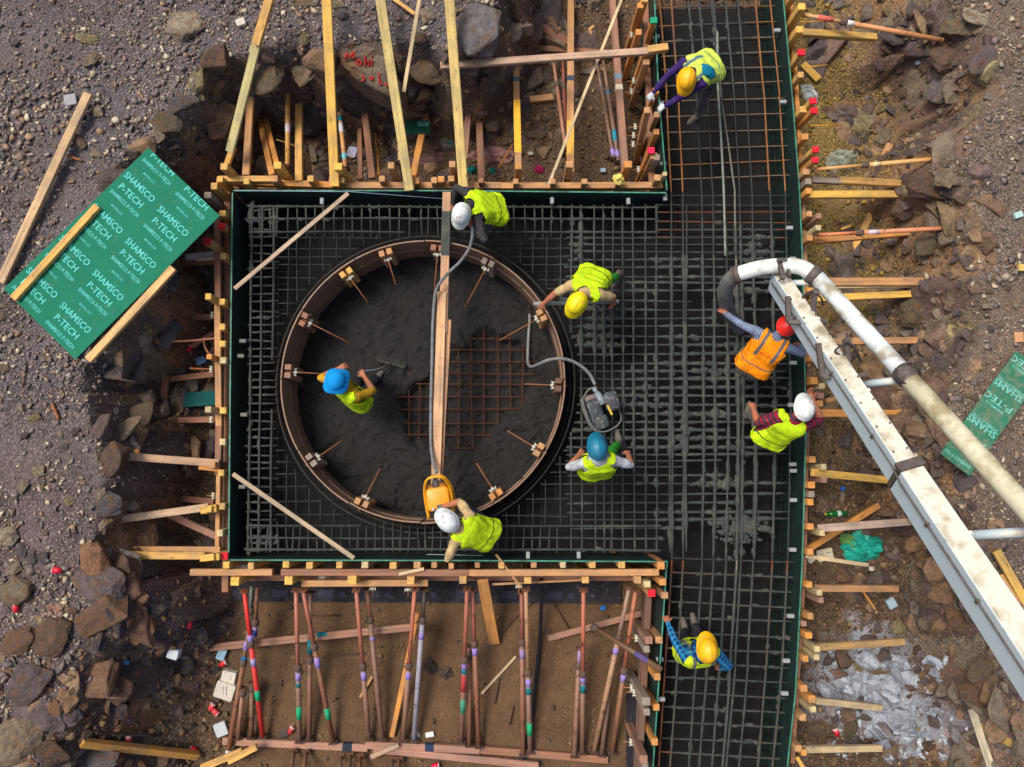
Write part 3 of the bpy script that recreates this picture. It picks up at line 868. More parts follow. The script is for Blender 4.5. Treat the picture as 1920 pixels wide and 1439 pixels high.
# fine gravel that nobody could count
def gravel(n, seed):
    rg = np.random.default_rng(seed)
    protos = []
    for k in range(14):
        v, f = hull_rock(500 + k, 9, 0.7, 0, 0.5)
        protos.append((np.array(v), np.array(f)))
    px = rg.uniform(-60, 1980, n * 3); py = rg.uniform(-60, 1500, n * 3)
    x = np.empty(n * 3); y = np.empty(n * 3)
    # spread over the ground in world space
    x = rg.uniform(-8.3, 8.3, n * 3); y = rg.uniform(-4.8, 7.7, n * 3)
    s = signed(x, y, POLY); fo = signed(x, y, FOOT)
    qx, qy = inv_px(x, y, np.where(s > 0.3, FLOOR, PLAT))
    dens = np.where(s < -0.05, 1.0, 0.35)
    dens *= np.clip(0.45 + 1.3 * fbm(x * 0.9, y * 0.9, 3, 77) + 0.35, 0.12, 1)
    dens = np.where((s > 0.3) & (qx > 420) & (qx < 1240) & (qy > 1060), 0.05, dens)
    dens = np.where((s > 0.1) & (qx > 1500), np.maximum(dens, 0.5), dens)
    dens = np.where((s > 0.1) & (qx < 420), np.maximum(dens, 0.4), dens)
    keep = (rg.random(n * 3) < dens) & (fo < -0.06)
    x, y, s, qx, qy = [a[keep][:n] for a in (x, y, s, qx, qy)]
    m = len(x)
    size = 0.0098 * np.exp(rg.normal(0.35, 0.6, m)); size = np.clip(size, 0.007, 0.055)
    size = np.where(rg.random(m) < .045, rg.uniform(.026, .062, m), size)
    size *= np.where(s < 0, 1.0, 0.95) * (0.75 + 0.6 * np.clip(0.5 + fbm(x * 0.7, y * 0.7, 2, 55), 0, 1))
    z = z_at(x, y) + size * 0.25
    lm = np.clip(1.3 - np.hypot((qx - 1650) / 110, (qy - 1300) / 95), 0, 1)
    pal = np.array([lin(c) for c in ((116, 108, 104), (140, 130, 120), (118, 106, 102), (166, 152, 130), (130, 110, 96), (188, 176, 152), (108, 102, 100), (148, 122, 98), (122, 106, 108))])
    palp = np.array([lin(c) for c in ((96, 80, 64), (110, 92, 70), (80, 70, 62), (128, 104, 74), (92, 76, 68), (140, 118, 84))])
    ci = rg.integers(0, len(pal), m); cj = rg.integers(0, len(palp), m)
    col = np.where((s > 0.15)[:, None], palp[cj], pal[ci]) * rg.uniform(0.85, 1.25, (m, 1))
    yl = (s > 0.15) & (qx > 1500) & (qx < 1660) & (qy < 640) & (rg.random(m) < 0.6)
    col[yl] = np.array(lin((150, 128, 64))) * rg.uniform(0.7, 1.3, (yl.sum(), 1))
    wl = rg.random(m) < lm
    col[wl] = np.array(lin((178, 186, 198))) * rg.uniform(0.7, 1.1, (wl.sum(), 1))
    V = []; F = []; Cc = []; base = 0
    which = rg.integers(0, len(protos), m)
    for k, (pv, pf) in enumerate(protos):
        idx = np.where(which == k)[0]
        if not len(idx): continue
        a = rg.uniform(0, 2 * np.pi, len(idx)); tl = rg.uniform(-0.6, 0.6, len(idx))
        ca, sa, ctl, stl = np.cos(a), np.sin(a), np.cos(tl), np.sin(tl)
        sx = size[idx] * rg.uniform(0.8, 1.3, len(idx)); sy = size[idx] * rg.uniform(0.6, 1.0, len(idx)); sz = size[idx] * rg.uniform(0.6, 1.0, len(idx))
        q = pv[None] * np.stack([sx, sy, sz], -1)[:, None]
        qy2 = q[..., 1] * ctl[:, None] - q[..., 2] * stl[:, None]; qz2 = q[..., 1] * stl[:, None] + q[..., 2] * ctl[:, None]
        X = q[..., 0] * ca[:, None] - qy2 * sa[:, None] + x[idx][:, None]
        Y = q[..., 0] * sa[:, None] + qy2 * ca[:, None] + y[idx][:, None]
        V.append(np.stack([X, Y, qz2 + z[idx][:, None]], -1).reshape(-1, 3))
        F.append((pf[None] + (base + np.arange(len(idx)) * len(pv))[:, None, None]).reshape(-1, 3))
        Cc.append(np.repeat(col[idx], len(pv), 0))
        base += len(idx) * len(pv)
    V = np.concatenate(V); F = np.concatenate(F).astype(np.int32); Cc = np.concatenate(Cc)
    me = bpy.data.meshes.new('gravel')
    me.vertices.add(len(V)); me.vertices.foreach_set('co', V.astype(np.float32).reshape(-1))
    me.loops.add(F.size); me.loops.foreach_set('vertex_index', F.reshape(-1))
    me.polygons.add(len(F)); me.polygons.foreach_set('loop_start', np.arange(0, F.size, 3, dtype=np.int32))
    me.update(calc_edges=True)
    at = me.color_attributes.new('stone', 'FLOAT_COLOR', 'POINT')
    at.data.foreach_set('color', np.concatenate([Cc, np.ones((len(Cc), 1))], 1).astype(np.float32).reshape(-1))
    mm, nt, b = mat('gravel_stone')
    vc = nt.nodes.new('ShaderNodeVertexColor'); vc.layer_name = 'stone'
    n = noise(nt, coords(nt, rnd=False), 70, 3, 0.6)
    nt.links.new(mixc(nt, 1.0, vc.outputs[0], ramp(nt, n, [(0.3, 0.75), (0.7, 1.2)]), 'MULTIPLY'), b.inputs['Base Color'])
    b.inputs['Roughness'].default_value = 0.9; b.inputs['Specular IOR Level'].default_value = 0.2
    me.materials.append(mm)
    return link('gravel', me)
tag(gravel(60000, 5), 'loose grey and brown gravel scattered over the ground and pit floor', None, None, 'stuff')
# ================================================================== formwork, reinforcement, concrete
def mk_ply():
    m, nt, b = mat('film_faced_plywood')
    v = coords(nt, rnd=False)
    n1 = noise(nt, v, 4.5, 6, 0.65); n2 = noise(nt, v, 30, 4, 0.6)
    c = mixc(nt, ramp(nt, n1, [(0.42, 0.0), (0.68, 0.8)]), lin((18, 50, 48)), lin((18, 24, 25)))
    c = mixc(nt, ramp(nt, n2, [(0.5, 0.0), (0.66, 0.75)]), c, lin((58, 62, 57)))
    nt.links.new(c, b.inputs['Base Color']); b.inputs['Roughness'].default_value = 0.55
    bump(nt, b, n1, 0.1, 0.003)
    return m
def mk_plyedge():
    m, nt, b = mat('plywood_edge')
    v = coords(nt, rnd=False)
    n1 = noise(nt, v, 6, 5, 0.65)
    c = mixc(nt, ramp(nt, n1, [(0.4, 0.0), (0.62, 0.9)]), lin((58, 146, 118)), lin((40, 78, 72)))
    nt.links.new(c, b.inputs['Base Color']); b.inputs['Roughness'].default_value = 0.6
    return m
def mk_membrane():
    m, nt, b = mat('dark_membrane')
    v = coords(nt, rnd=False)
    n1 = noise(nt, v, 3.0, 6, 0.65); n2 = noise(nt, v, 45, 4, 0.6)
    c = mixc(nt, n1, lin((7, 7, 8)), lin((15, 15, 16)))
    c = mixc(nt, ramp(nt, n2, [(0.58, 0.0), (0.7, 0.5)]), c, lin((28, 27, 27)))
    nt.links.new(c, b.inputs['Base Color']); b.inputs['Roughness'].default_value = 0.85
    bump(nt, b, maths(nt, 'ADD', n1, maths(nt, 'MULTIPLY', n2, 0.4)), 0.6, 0.02)
    return m
PLY, PLYE, MEMB = mk_ply(), mk_plyedge(), mk_membrane()

# the dark bed under the reinforcement
def slab(name, poly, z, th, mats, label):
    bm = bmesh.new()
    vs = [bm.verts.new((x, y, z)) for x, y in poly]
    f = bm.faces.new(vs)
    if f.normal.z < 0: f.normal_flip()
    bm.normal_update()
    r = bmesh.ops.extrude_face_region(bm, geom=[f])
    bmesh.ops.translate(bm, verts=[q for q in r['geom'] if isinstance(q, bmesh.types.BMVert)], vec=(0, 0, -th))
    bmesh.ops.recalc_face_normals(bm, faces=bm.faces[:])
    me = bpy.data.meshes.new(name); bm.to_mesh(me); bm.free()
    me.materials.append(mats)
    o = link(name, me)
    return tag(o, label, None, None, 'structure')
slab('concrete_bed', FOOT[::-1] if signed(np.array([0.0]), np.array([2.0]), FOOT)[0] < 0 else FOOT, -0.97, 0.13, MEMB, 'dark wet bed under the steel reinforcement mat')

WALL_T = 0.021
def wall(name, pts_px, out, label, studs, walers, soldiers=(), dark=False, top=0.0):
    """formwork wall: plywood panels between the px points, each stud an own part.
    out: +1 / -1, the side of the polyline (left of its direction = +1) the timber stands on"""
    pts = [P(a, b, top) for a, b in pts_px]
    mid = sum(pts, Vector()) / len(pts)
    root = thing(name, (mid.x, mid.y, FLOOR), label, 'formwork', 'formwork walls around the pour')
    root['kind'] = 'thing'
    # plywood: one sheet per 2.44 m
    for a, b in zip(pts[:-1], pts[1:]):
        L = (b - a).length
        n = max(1, round(L / 2.44))
        for k in range(n):
            p0, p1 = a.lerp(b, k / n), a.lerp(b, (k + 1) / n)
            d = (p1 - p0).normalized(); nrm = Vector((-d.y, d.x, 0)) * out
            mb = MB()
            g = 0.001
            M = frame(p0 + d * g, p1 - d * g)
            M.translation += nrm * WALL_T / 2 + Vector((0, 0, (FLOOR + 0.02 - top) / 2 + random.uniform(-0.003, 0.0)))
            mb.box(M, (p1 - p0).length - 2 * g, WALL_T, top - FLOOR - 0.02, 0, 0.0015)
            ob = mb.obj('plywood_panel', [PLY, PLYE], root)
            for pl in ob.data.polygons:
                if pl.normal.z > 0.9: pl.material_index = 1
    for s in studs:
        x, y, zt, col = s[:4]
        w = s[4] if len(s) > 4 else 0.085
        ang = s[5] if len(s) > 5 else 0.0
        tp = P(x, y, zt)
        lean = Vector((random.uniform(-.02, .02), random.uniform(-.02, .02), 0))
        if len(s) > 6: lean = lean + Vector(s[6])
        o = beam('stud', (tp.x + lean.x, tp.y + lean.y, FLOOR + 0.03), tp, w, w * random.uniform(0.9, 1.1), WOOD, col, root, up=(math.cos(ang), math.sin(ang), 0))
        if len(s) > 7 and s[7]:
            mbx = MB(); e = frame((tp.x, tp.y, zt - 0.03), (tp.x, tp.y, zt + 0.0015), (math.cos(ang), math.sin(ang), 0))
            mbx.box(e, 0.033, w + 0.004, w * 1.1 + 0.004)
            mbx.obj('painted_end', [CLOTH], o, color=lin(s[7]))
    for (x0, y0, z0, x1, y1, z1, w, h, col) in walers:
        beam('waler', P(x0, y0, z0), P(x1, y1, z1), w, h, WOOD, col, root)
    return root
Yc = [YEL, YEL2, YEL, TAN, ORG]
RED = (214, 40, 52)
# top wall ----------------------------------------------------------
top_studs = [(420, 312, .22, YEL, .10), (412, 336, .05, YEL), (462, 340, .03, YEL2), (514, 335, .06, TAN, .09), (520, 310, .24, YEL2, .10), (582, 335, .06, YEL2, .09),
             (634, 312, .24, YEL2, .10), (622, 337, .06, TAN, .085), (640, 337, .05, YEL), (716, 335, .06, TAN, .085), (733, 310, .22, TAN, .095), (780, 339, .05, ORG), (814, 338, .05, TAN), (827, 336, .06, ORG),
             (846, 335, .06, TAN), (848, 308, .22, TAN, .09), (902, 338, .05, BRN, .075), (967, 340, .04, TAN, .075), (972, 312, .2, ORG, .085), (1037, 340, .04, TAN, .075), (1068, 308, .2, TAN, .095),
             (1096, 340, .04, TAN, .075), (1160, 340, .04, TAN, .08), (1178, 308, .2, ORG, .095), (1233, 333, .1, TAN, .09), (1247, 326, .12, PALE, .06)]
W_TOP = wall('formwork_wall', [(437, 359), (845, 359), (1250, 363)], +1, 'green faced plywood formwork wall along the top of the pour', top_studs,
     [(408, 341, -0.16, 640, 349, -0.16, .09, .09, ORG), (640, 349.5, -0.16, 940, 349.5, -0.16, .09, .09, TAN), (940, 350, -0.16, 1242, 349, -0.16, .09, .09, TAN),
      (412, 337, -0.07, 520, 337, -0.07, .085, .075, YEL), (410, 352, -.62, 1240, 354, -.62, .09, .09, BRN)])
# left wall ---------------------------------------------------------
left_studs = [(401, 349, .13, YEL2, .095), (389, 366, .16, GREYW, .09), (417, 400, .08, YEL2), (415, 424, .08, YEL, .085, 0, (0, 0, 0), RED), (388, 453, .26, YEL, .085, 0, (0.05, 0, 0), RED),
              (418, 480, .1, YEL, .085), (390, 556, .24, YEL2, .085), (416, 566, .1, YEL2), (416, 613, .06, YEL), (417, 645, .06, YEL2), (418, 676, .06, PALE),
              (392, 669, .15, ORG, .07), (390, 768, .14, PALE), (418, 770, .05, YEL2), (417, 829, .05, PALE), (414, 887, .05, YEL2), (398, 872, .08, TAN), (390, 955, .14, YEL2), (416, 950, .05, YEL), (412, 1000, .05, PALE),
              (405, 1045, .12, YEL2, .085), (420, 1043, .05, YEL, .085, 0, (0, 0, 0), RED)]
W_LEFT = wall('formwork_wall', [(430, 1049), (433, 700), (437, 361)], +1, 'green faced plywood formwork wall on the left side of the pour', left_studs,
     [(409, 400, -.12, 410, 560, -.12, .085, .085, BRN), (409, 560, -.12, 412, 800, -.12, .085, .085, TAN), (412, 800, -.12, 410, 890, -.12, .085, .085, BRN), (411, 880, -.16, 408, 1040, -.16, .06, .06, TAN),
      (428, 345, -.32, 429, 700, -.32, .09, .09, BRN), (429, 700, -.32, 424, 1110, -.32, .09, .09, BRN)])
# bottom wall -------------------------------------------------------
bot_studs = [(424, 1060, .05, YEL2, .09), (470, 1062, .02, YEL), (536, 1059, .05, YEL2), (580, 1061, .03, YEL), (636, 1060, .03, YEL), (684, 1060, .03, PALE), (737, 1061, .04, YEL), (782, 1060, .03, TAN),
             (814, 1060, .04, TAN, .075), (846, 1062, .02, TAN, .075), (895, 1060, .03, TAN, .07), (940, 1061, .04, YEL, .08), (1001, 1060, .03, TAN, .07), (1056, 1060, .03, PALE, .075),
             (1111, 1060, .04, YEL, .08), (1166, 1060, .04, YEL, .085), (1240, 1061, .08, ORG, .10),
             (440, 1091, .05, YEL2, .105), (541, 1089, .05, YEL2, .11), (660, 1088, .06, YEL2, .11), (770, 1089, .05, YEL, .1), (868, 1088, .04, YEL, .1), (990, 1089, .03, YEL, .085), (1098, 1088, .03, YEL, .085), (1196, 1088, .03, TAN, .095)]
W_BOT = wall('formwork_wall', [(1252, 1052), (845, 1050), (430, 1049)], +1, 'green faced plywood formwork wall along the bottom of the pour', bot_studs,
     [(358, 1073, -.05, 512, 1073, -.05, .085, .08, TAN), (528, 1073, -.05, 880, 1074, -.05, .085, .08, BRN), (880, 1074, -.05, 1235, 1073, -.05, .085, .08, TAN),
      (566, 1094, -.22, 803, 1093, -.22, .085, .07, TAN), (430, 1083, -.6, 1230, 1083, -.6, .085, .085, BRN)])
# corridor, upper left wall -----------------------------------------
ul_studs = [(1209, -2, .25, YEL, .09), (1201, 10, .2, ORG, .085), (1226, 38, .2, ORG, .085, 0, (0, 0, 0), (40, 150, 110)), (1198, 60, .1, ORG, .09), (1222, 92, .05, YEL), (1210, 100, .12, ORG, .085), (1212, 116, .2, TAN, .085),
            (1230, 170, .1, ORG), (1214, 206, .46, TAN, .09, 0, (.1, -.06, 0)), (1232, 215, .1, TAN), (1231, 247, .12, ORG, .08), (1221, 282, .16, ORG, .085, 0, (0, 0, 0), (220, 40, 80)), (1226, 292, .1, TAN, .09), (1232, 295, .1, GREYW, .085)]
W_UL = wall('formwork_wall', [(1252, 357), (1236, 170), (1226, -60)], +1, 'plywood formwork wall of the narrow strip at the top, timbered on its left side', ul_studs,
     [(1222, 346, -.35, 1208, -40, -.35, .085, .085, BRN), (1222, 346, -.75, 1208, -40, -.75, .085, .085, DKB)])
# corridor, lower left wall -----------------------------------------
ll_studs = [(1243, 1092, .1, ORG, .085), (1214, 1096, .08, PALE, .085), (1222, 1113, .08, TAN, .085, 0, (0, 0, 0), RED), (1247, 1117, .06, TAN), (1236, 1201, .08, TAN), (1217, 1201, .16, PINKB, .095), (1213, 1218, .14, GREYW, .085),
            (1233, 1270, .1, ORG, .085), (1212, 1316, .2, GREYW, .1), (1213, 1336, .16, GREYW, .085), (1231, 1327, .08, ORG), (1228, 1392, .1, ORG, .085), (1207, 1425, .22, PINKB, .1), (1210, 1436, .16, GREYW, .085)]
W_LL = wall('formwork_wall', [(1222, 1500), (1236, 1290), (1252, 1056)], +1, 'plywood formwork wall of the narrow strip at the bottom, timbered on its left side', ll_studs,
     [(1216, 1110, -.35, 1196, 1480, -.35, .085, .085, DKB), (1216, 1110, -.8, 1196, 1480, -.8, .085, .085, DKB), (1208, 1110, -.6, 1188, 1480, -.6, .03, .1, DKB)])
# right wall --------------------------------------------------------
r_studs = [(1494, -20, .2, YEL, .1), (1504, 12, .22, YEL2, .1), (1500, 55, .15, YEL2, .095), (1503, 98, .2, YEL, .085, 0, (0, 0, 0), RED), (1502, 140, .15, YEL, .085), (1507, 205, .12, YEL, .09), (1525, 189, .3, YEL2, .08, 0, (-.05, .05, 0), RED), (1527, 207, .26, ORG, .08, 0, (-.05, .05, 0), RED),
           (1510, 256, .12, ORG, .09), (1530, 280, .28, YEL, .075, 0, (-.05, .04, 0), RED), (1529, 300, .24, ORG, .075, 0, (-.04, .04, 0), RED), (1512, 322, .15, TAN, .085), (1516, 340, .14, GREYW, .085), (1517, 358, .14, ORG, .085),
           (1518, 401, .12, TAN, .08), (1536, 405, .2, PINKB, .075), (1535, 427, .22, PALE, .075), (1519, 446, .12, ORG, .085), (1520, 545, .12, ORG), (1522, 605, .1, TAN), (1523, 672, .12, ORG, .085), (1527, 714, .1, ORG, .1), (1542, 724, .1, PALE, .075), (1540, 742, .05, PINKB, .075),
           (1538, 757, .02, ORG, .08), (1524, 862, .1, ORG, .085), (1545, 876, .06, PALE, .08), (1546, 900, .04, PINKB, .08), (1522, 910, .1, ORG, .085), (1522, 927, .08, GREYW, .085), (1520, 942, .08, ORG, .085), (1520, 988, .08, ORG, .08), (1542, 1000, .04, PALE, .075),
           (1520, 1035, .08, ORG, .085), (1518, 1097, .08, ORG, .08), (1537, 1112, .04, PALE, .075), (1540, 1126, .04, PINKB, .075), (1520, 1156, .1, ORG, .085), (1508, 1170, .06, PINKB, .07), (1517, 1192, .1, ORG, .085), (1533, 1218, .04, PALE, .075), (1532, 1233, .04, PALE, .075), (1511, 1236, .08, ORG, .08),
           (1508, 1292, .08, ORG, .085), (1523, 1312, .08, ORG, .095), (1525, 1331, .04, PALE, .075), (1506, 1346, .08, TAN, .085), (1498, 1404, .08, TAN, .08), (1508, 1412, .06, ORG, .075)]
W_R = wall('formwork_wall', [(1462, -60), (1486, 200), (1498, 360), (1504, 500), (1510, 800), (1503, 1050), (1490, 1300), (1466, 1520)], +1,
     'long green faced plywood formwork wall on the right of the pour', r_studs,
     [(1478, -40, -.3, 1502, 330, -.3, .06, .09, ORG), (1503, 335, -.3, 1514, 690, -.3, .06, .09, TAN), (1514, 690, -.3, 1506, 1060, -.3, .06, .09, BRN), (1506, 1060, -.3, 1484, 1430, -.3, .06, .09, BRN),
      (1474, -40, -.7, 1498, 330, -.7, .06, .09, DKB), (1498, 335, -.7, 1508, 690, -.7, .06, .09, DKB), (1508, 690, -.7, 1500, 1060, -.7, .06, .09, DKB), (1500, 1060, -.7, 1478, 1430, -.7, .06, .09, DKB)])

SPC = mk_objplain('spacer_mortar', 0.8, 0.15, 40, 0.001, 0.2)
NUT = mk_objplain('zinc_steel', 0.4, 0.1, 30, 0, 0.6)
for root, pts in ((W_R, [(1457, 58), (1468, 192), (1480, 428), (1486, 486), (1487, 681), (1484, 760), (1486, 871), (1487, 883), (1487, 938), (1486, 1031), (1482, 1155), (1474, 1239), (1471, 1300)]),
                  (W_TOP, [(604, 378), (1035, 377), (1178, 378), (1247, 371)]), (W_BOT, [(990, 1041), (1085, 1041)]), (W_LEFT, [(452, 668), (458, 778), (455, 913), (456, 640)]),
                  (W_UL, [(1230, 70), (1238, 194), (1243, 308)]), (W_LL, [(1237, 1236), (1240, 1311)])):
    for x, y in pts:
        p = P(x, y, -.12)
        b = Vector((.045, 0, 0)) if root in (W_R, W_LEFT, W_UL, W_LL) else Vector((0, .045, 0))
        mbx = MB(); mbx.bar(p - b, p + b, .05, .05); mbx.obj('spacer', [SPC], root, color=lin((146, 152, 154)) if root != W_LEFT else lin((110, 112, 106)))
for root, pts in ((W_LEFT, [(398, 591), (396, 693), (396, 787), (400, 930)]), (W_BOT, [(604, 1083), (699, 1104), (765, 1106), (973, 1100)]), (W_TOP, []),
                  (W_UL, [(1184, 66), (1188, 152), (1184, 172), (1191, 238), (1188, 254), (1187, 271), (1197, 318)]), (W_LL, [(1193, 1197), (1184, 1290), (1189, 1299), (1183, 1392)])):
    for x, y in pts:
        p = P(x, y, -.35); o_ = Vector((-1, 0, 0)) if root != W_BOT else Vector((0, -1, 0)); tg = Vector((-o_.y, o_.x, 0))
        tube('tie_rod', [p - o_ * .12, p + o_ * .1 + Vector((0, 0, -.02))], .008, RUST, 6, root, lin((150, 100, 60)))
        mbx = MB(); mbx.bar(p - tg * .045, p + tg * .045, .016, .022); mbx.tube([p - o_ * .02, p + o_ * .02], .018, 8); mbx.bar(p - tg * .04 + o_ * .025, p - tg * .03 - o_ * .025, .012, .028); mbx.bar(p + tg * .04 + o_ * .025, p + tg * .03 - o_ * .025, .012, .028)
        mbx.obj('wing_nut', [NUT], root, True, None, lin((196, 194, 178)))
# ------------------------------------------------------------------ reinforcement
def mk_rebar():
    m, nt, b = mat('reinforcing_bar')
    at = nt.nodes.new('ShaderNodeAttribute'); at.attribute_name = 'coat'
    v = coords(nt, rnd=False)
    n1 = noise(nt, v, 40, 4, 0.6); n2 = noise(nt, v, 6, 4, 0.6)
    steel = mixc(nt, 1.0, objcol(nt), ramp(nt, n1, [(0.3, 0.6), (0.7, 1.35)]), 'MULTIPLY')
    con = mixc(nt, n1, lin((31, 35, 36)), lin((78, 84, 82)))
    con = mixc(nt, ramp(nt, n2, [(0.5, 0.0), (0.7, 0.4)]), con, lin((98, 96, 82)))
    k = maths(nt, 'ADD', at.outputs['Fac'], maths(nt, 'MULTIPLY', maths(nt, 'SUBTRACT', n1, 0.5), 0.6))
    c = mixc(nt, ramp(nt, k, [(0.25, 0.0), (0.5, 1.0)]), steel, con)
    nt.links.new(c, b.inputs['Base Color']); b.inputs['Roughness'].default_value = 0.8
    b.inputs['Specular IOR Level'].default_value = 0.3
    bump(nt, b, n1, 0.5, 0.006)
    return m
def mk_concrete():
    m, nt, b = mat('fresh_concrete')
    v = coords(nt, rnd=False)
    n1 = noise(nt, v, 55, 5, 0.65); n2 = noise(nt, v, 5, 4, 0.6)
    c = mixc(nt, n1, lin((31, 35, 36)), lin((82, 87, 84)))
    c = mixc(nt, ramp(nt, n2, [(0.48, 0.0), (0.68, 0.45)]), c, lin((104, 101, 84)))
    nt.links.new(c, b.inputs['Base Color']); b.inputs['Roughness'].default_value = 0.75
    bump(nt, b, n1, 0.9, 0.015)
    return m
REBAR, CONC = mk_rebar(), mk_concrete()
RUSTC = lin((136, 92, 56)); RUSTD = lin((104, 62, 40)); BARC = lin((52, 56, 55)); DARKB = lin((50, 49, 47))
def splash(px, py):
    """how much concrete has been spilt at this place, 0 to 1"""
    px, py = np.asarray(px, float), np.asarray(py, float)
    a = np.clip((px - 1030) / 60, 0, 1) * np.clip((1475 - px) / 40, 0, 1) * np.clip((py - 395) / 60, 0, 1) * np.clip((1040 - py) / 50, 0, 1)
    a = a * np.clip(0.42 + 1.5 * fbm(px / 80, py / 46, 3, 201) + .25 * np.clip((px - 1150) / 150, 0, 1), .12, 1)
    b = np.clip(1.3 - np.hypot((px - 1335) / 90, (py - 60) / 130), 0, 1) * 0.5
    c = np.clip(1.6 - np.hypot((px - 1390) / 60, (py - 990) / 45), 0, 1)
    d = np.clip(1.2 - np.hypot((px - 1370) / 130, (py - 740) / 130), 0, 1)
    e = np.clip(1.0 - np.abs(px - 1350) / 10, 0, 1) * 0.6
    f = np.clip((py - 1040) / 40, 0, 1) * np.clip((px - 1240) / 20, 0, 1) * 0.32
    g = np.clip((540 - px) / 60, 0, 1) * 0.42 + 0.3 * np.clip((450 - py) / 40, 0, 1) * (px < 1240) * (py > 370) + 0.3 * np.clip((py - 985) / 30, 0, 1) * (px < 1240) * (py < 1045)
    h = np.clip(1.3 - np.hypot((px - 1090) / 26, (py - 450) / 70), 0, 1)
    return np.clip(np.maximum.reduce([a, b, c, d, e, f, g, h]), 0, 1)
BARPTS = []
def bar(root, p0, p1, r, col, seg=0.055, wob=0.008, coat=True, name='bar', n=6):
    p0, p1 = Vector(p0), Vector(p1)
    L = (p1 - p0).length
    if coat and p0.x > .7 and p0.z > ZB - .03: seg = .034
    k = max(2, int(L / seg) + 1)
    ts = np.linspace(0, 1, k)
    pts = np.array(p0)[None] * (1 - ts[:, None]) + np.array(p1)[None] * ts[:, None]
    ph = RNG.uniform(0, 50)
    pts[:, 2] += wob * fbm(ts * L * 1.5 + ph, ts * 0 + 3, 2, 9)
    pts[:, 0] += 2 * wob * fbm(ts * L * 0.8 + ph, ts * 0 + 7, 2, 19); pts[:, 1] += 2 * wob * fbm(ts * L * 0.8 + ph, ts * 0 + 12, 2, 29)
    rad = np.full(k, r); ct = np.zeros(k)
    if coat:
        qx, qy = inv_px(pts[:, 0], pts[:, 1], pts[:, 2])
        s = splash(qx, qy)
        nz = fbm(ts * L * 9 + ph, ts * 0 + ph, 4, 44) * 0.75 + 0.5 + RNG.uniform(-.18, .18, k)
        ct = np.clip(s * 1.5, 0, 1)
        rad = r + s * (0.004 + 0.026 * np.clip(nz - 0.2, 0, 1) * 1.3)
    v, f = tube_geo([Vector(q) for q in pts], list(rad), n)
    if coat and p0.z > ZB - .03:
        dd = np.array((p1 - p0).normalized()); BARPTS.append((pts, np.repeat(dd[None], k, 0)))
    me = mesh_from(name, v, f, REBAR, True)
    a = me.attributes.new('coat', 'FLOAT', 'POINT')
    a.data.foreach_set('value', np.repeat(ct, n).astype(np.float32))
    return link(name, me, root, None, col)

RC = (793, 711); RR = 266                      # centre and radius of the round form in the photo (at its top edge)
RING_C = P(*RC, 0.0); RING_R = 1.90
mat_root = thing('rebar_mat', P(1150, 900, FLOOR + 0.1), 'grey steel reinforcement grid around the round form, spattered with wet concrete', 'rebar')
def clip_ring(p0, p1, r):
    """pieces of a bar outside the round form"""
    p0, p1 = Vector(p0), Vector(p1)
    d = p1 - p0; c = Vector((RING_C.x, RING_C.y, p0.z)) - p0
    L = d.length; u = d / L
    m = c.dot(u); h2 = (c - u * m).length_squared
    if h2 >= r * r: return [(p0, p1)]
    k = math.sqrt(r * r - h2); a, b = m - k, m + k
    out = []
    if a > 0.06: out.append((p0, p0 + u * min(a, L)))
    if b < L - 0.06: out.append((p0 + u * max(b, 0), p1))
    return out
def hbar(y0, x0, x1, y1=None, r=0.010, z=ZB, col=BARC, **kw):
    y1 = y0 if y1 is None else y1
    for a, b in clip_ring(P(x0, y0, z), P(x1, y1, z), RING_R + 0.23): bar(mat_root, a, b, r, col, **kw)
vbar = lambda x0, y0, y1, x1=None, r=0.010, z=ZB + 0.022, col=BARC, **kw: [bar(mat_root, a, b, r, col, **kw) for a, b in clip_ring(P(x0, y0, z), P(x0 if x1 is None else x1, y1, z), RING_R + 0.23)]
rb = random.Random(3)
j = lambda s: rb.uniform(-s, s)
# edge beams: three long bars with short ties, on the left, the top and the bottom
for x, w in ((473, .013), (492, .010), (514, .016)):
    vbar(x, 386, 1036, x - 7, r=w)
for y, w in ((388, .013), (410, .010), (435, .014)):
    hbar(y, 470, 1235, y + 1, r=w, z=ZB + 0.03)
for y, w in ((986, .014), (1009, .011), (1031, .014)):
    hbar(y, 464, 1240, y + 1, r=w, z=ZB + 0.03)
x = 470
while x < 1060:
    hcol = BARC
    bar(mat_root, P(x, 384, ZB + .012), P(x + j(3), 446, ZB + .012), .008, hcol); x += rb.uniform(15, 20)
x = 470
while x < 1060:
    bar(mat_root, P(x, 982 + j(3), ZB + .012), P(x + j(4), 1036, ZB + .012), .008, BARC); x += rb.uniform(13, 19)
y = 396
while y < 1030:
    bar(mat_root, P(469 - 6 * (y - 390) / 640 + j(3), y, ZB), P(519 + j(6), y + j(3), ZB), .009, BARC); y += rb.uniform(13, 17)
# inner thin grid around the round form
for x in (541, 557, 581, 606, 631, 656, 682, 707, 733, 760, 800, 838, 864, 890, 919, 955, 975, 999, 1026, 1052):
    vbar(x, 440, 985, x - 3 + j(3), r=.0075, z=ZB - .02)
y = 446
while y < 985:
    hbar(y + j(2), 516, 1068, y + j(4), r=.0075, z=ZB - .04); y += rb.uniform(14, 27) if y < 700 else rb.uniform(20, 28)
# right field
for x in (1072, 1090, 1115, 1131, 1149, 1167, 1186, 1210, 1231, 1259, 1287):
    vbar(x, 384, 1036, x + j(4), r=.0105)
y = 446
while y < 1000:
    x0, x1 = 1064 + j(6), 1478 + j(5)
    if rb.random() < 0.3: x1 = rb.uniform(1280, 1440)
    hbar(y, x0, x1, y + j(3), r=.010); y += rb.uniform(12, 19)
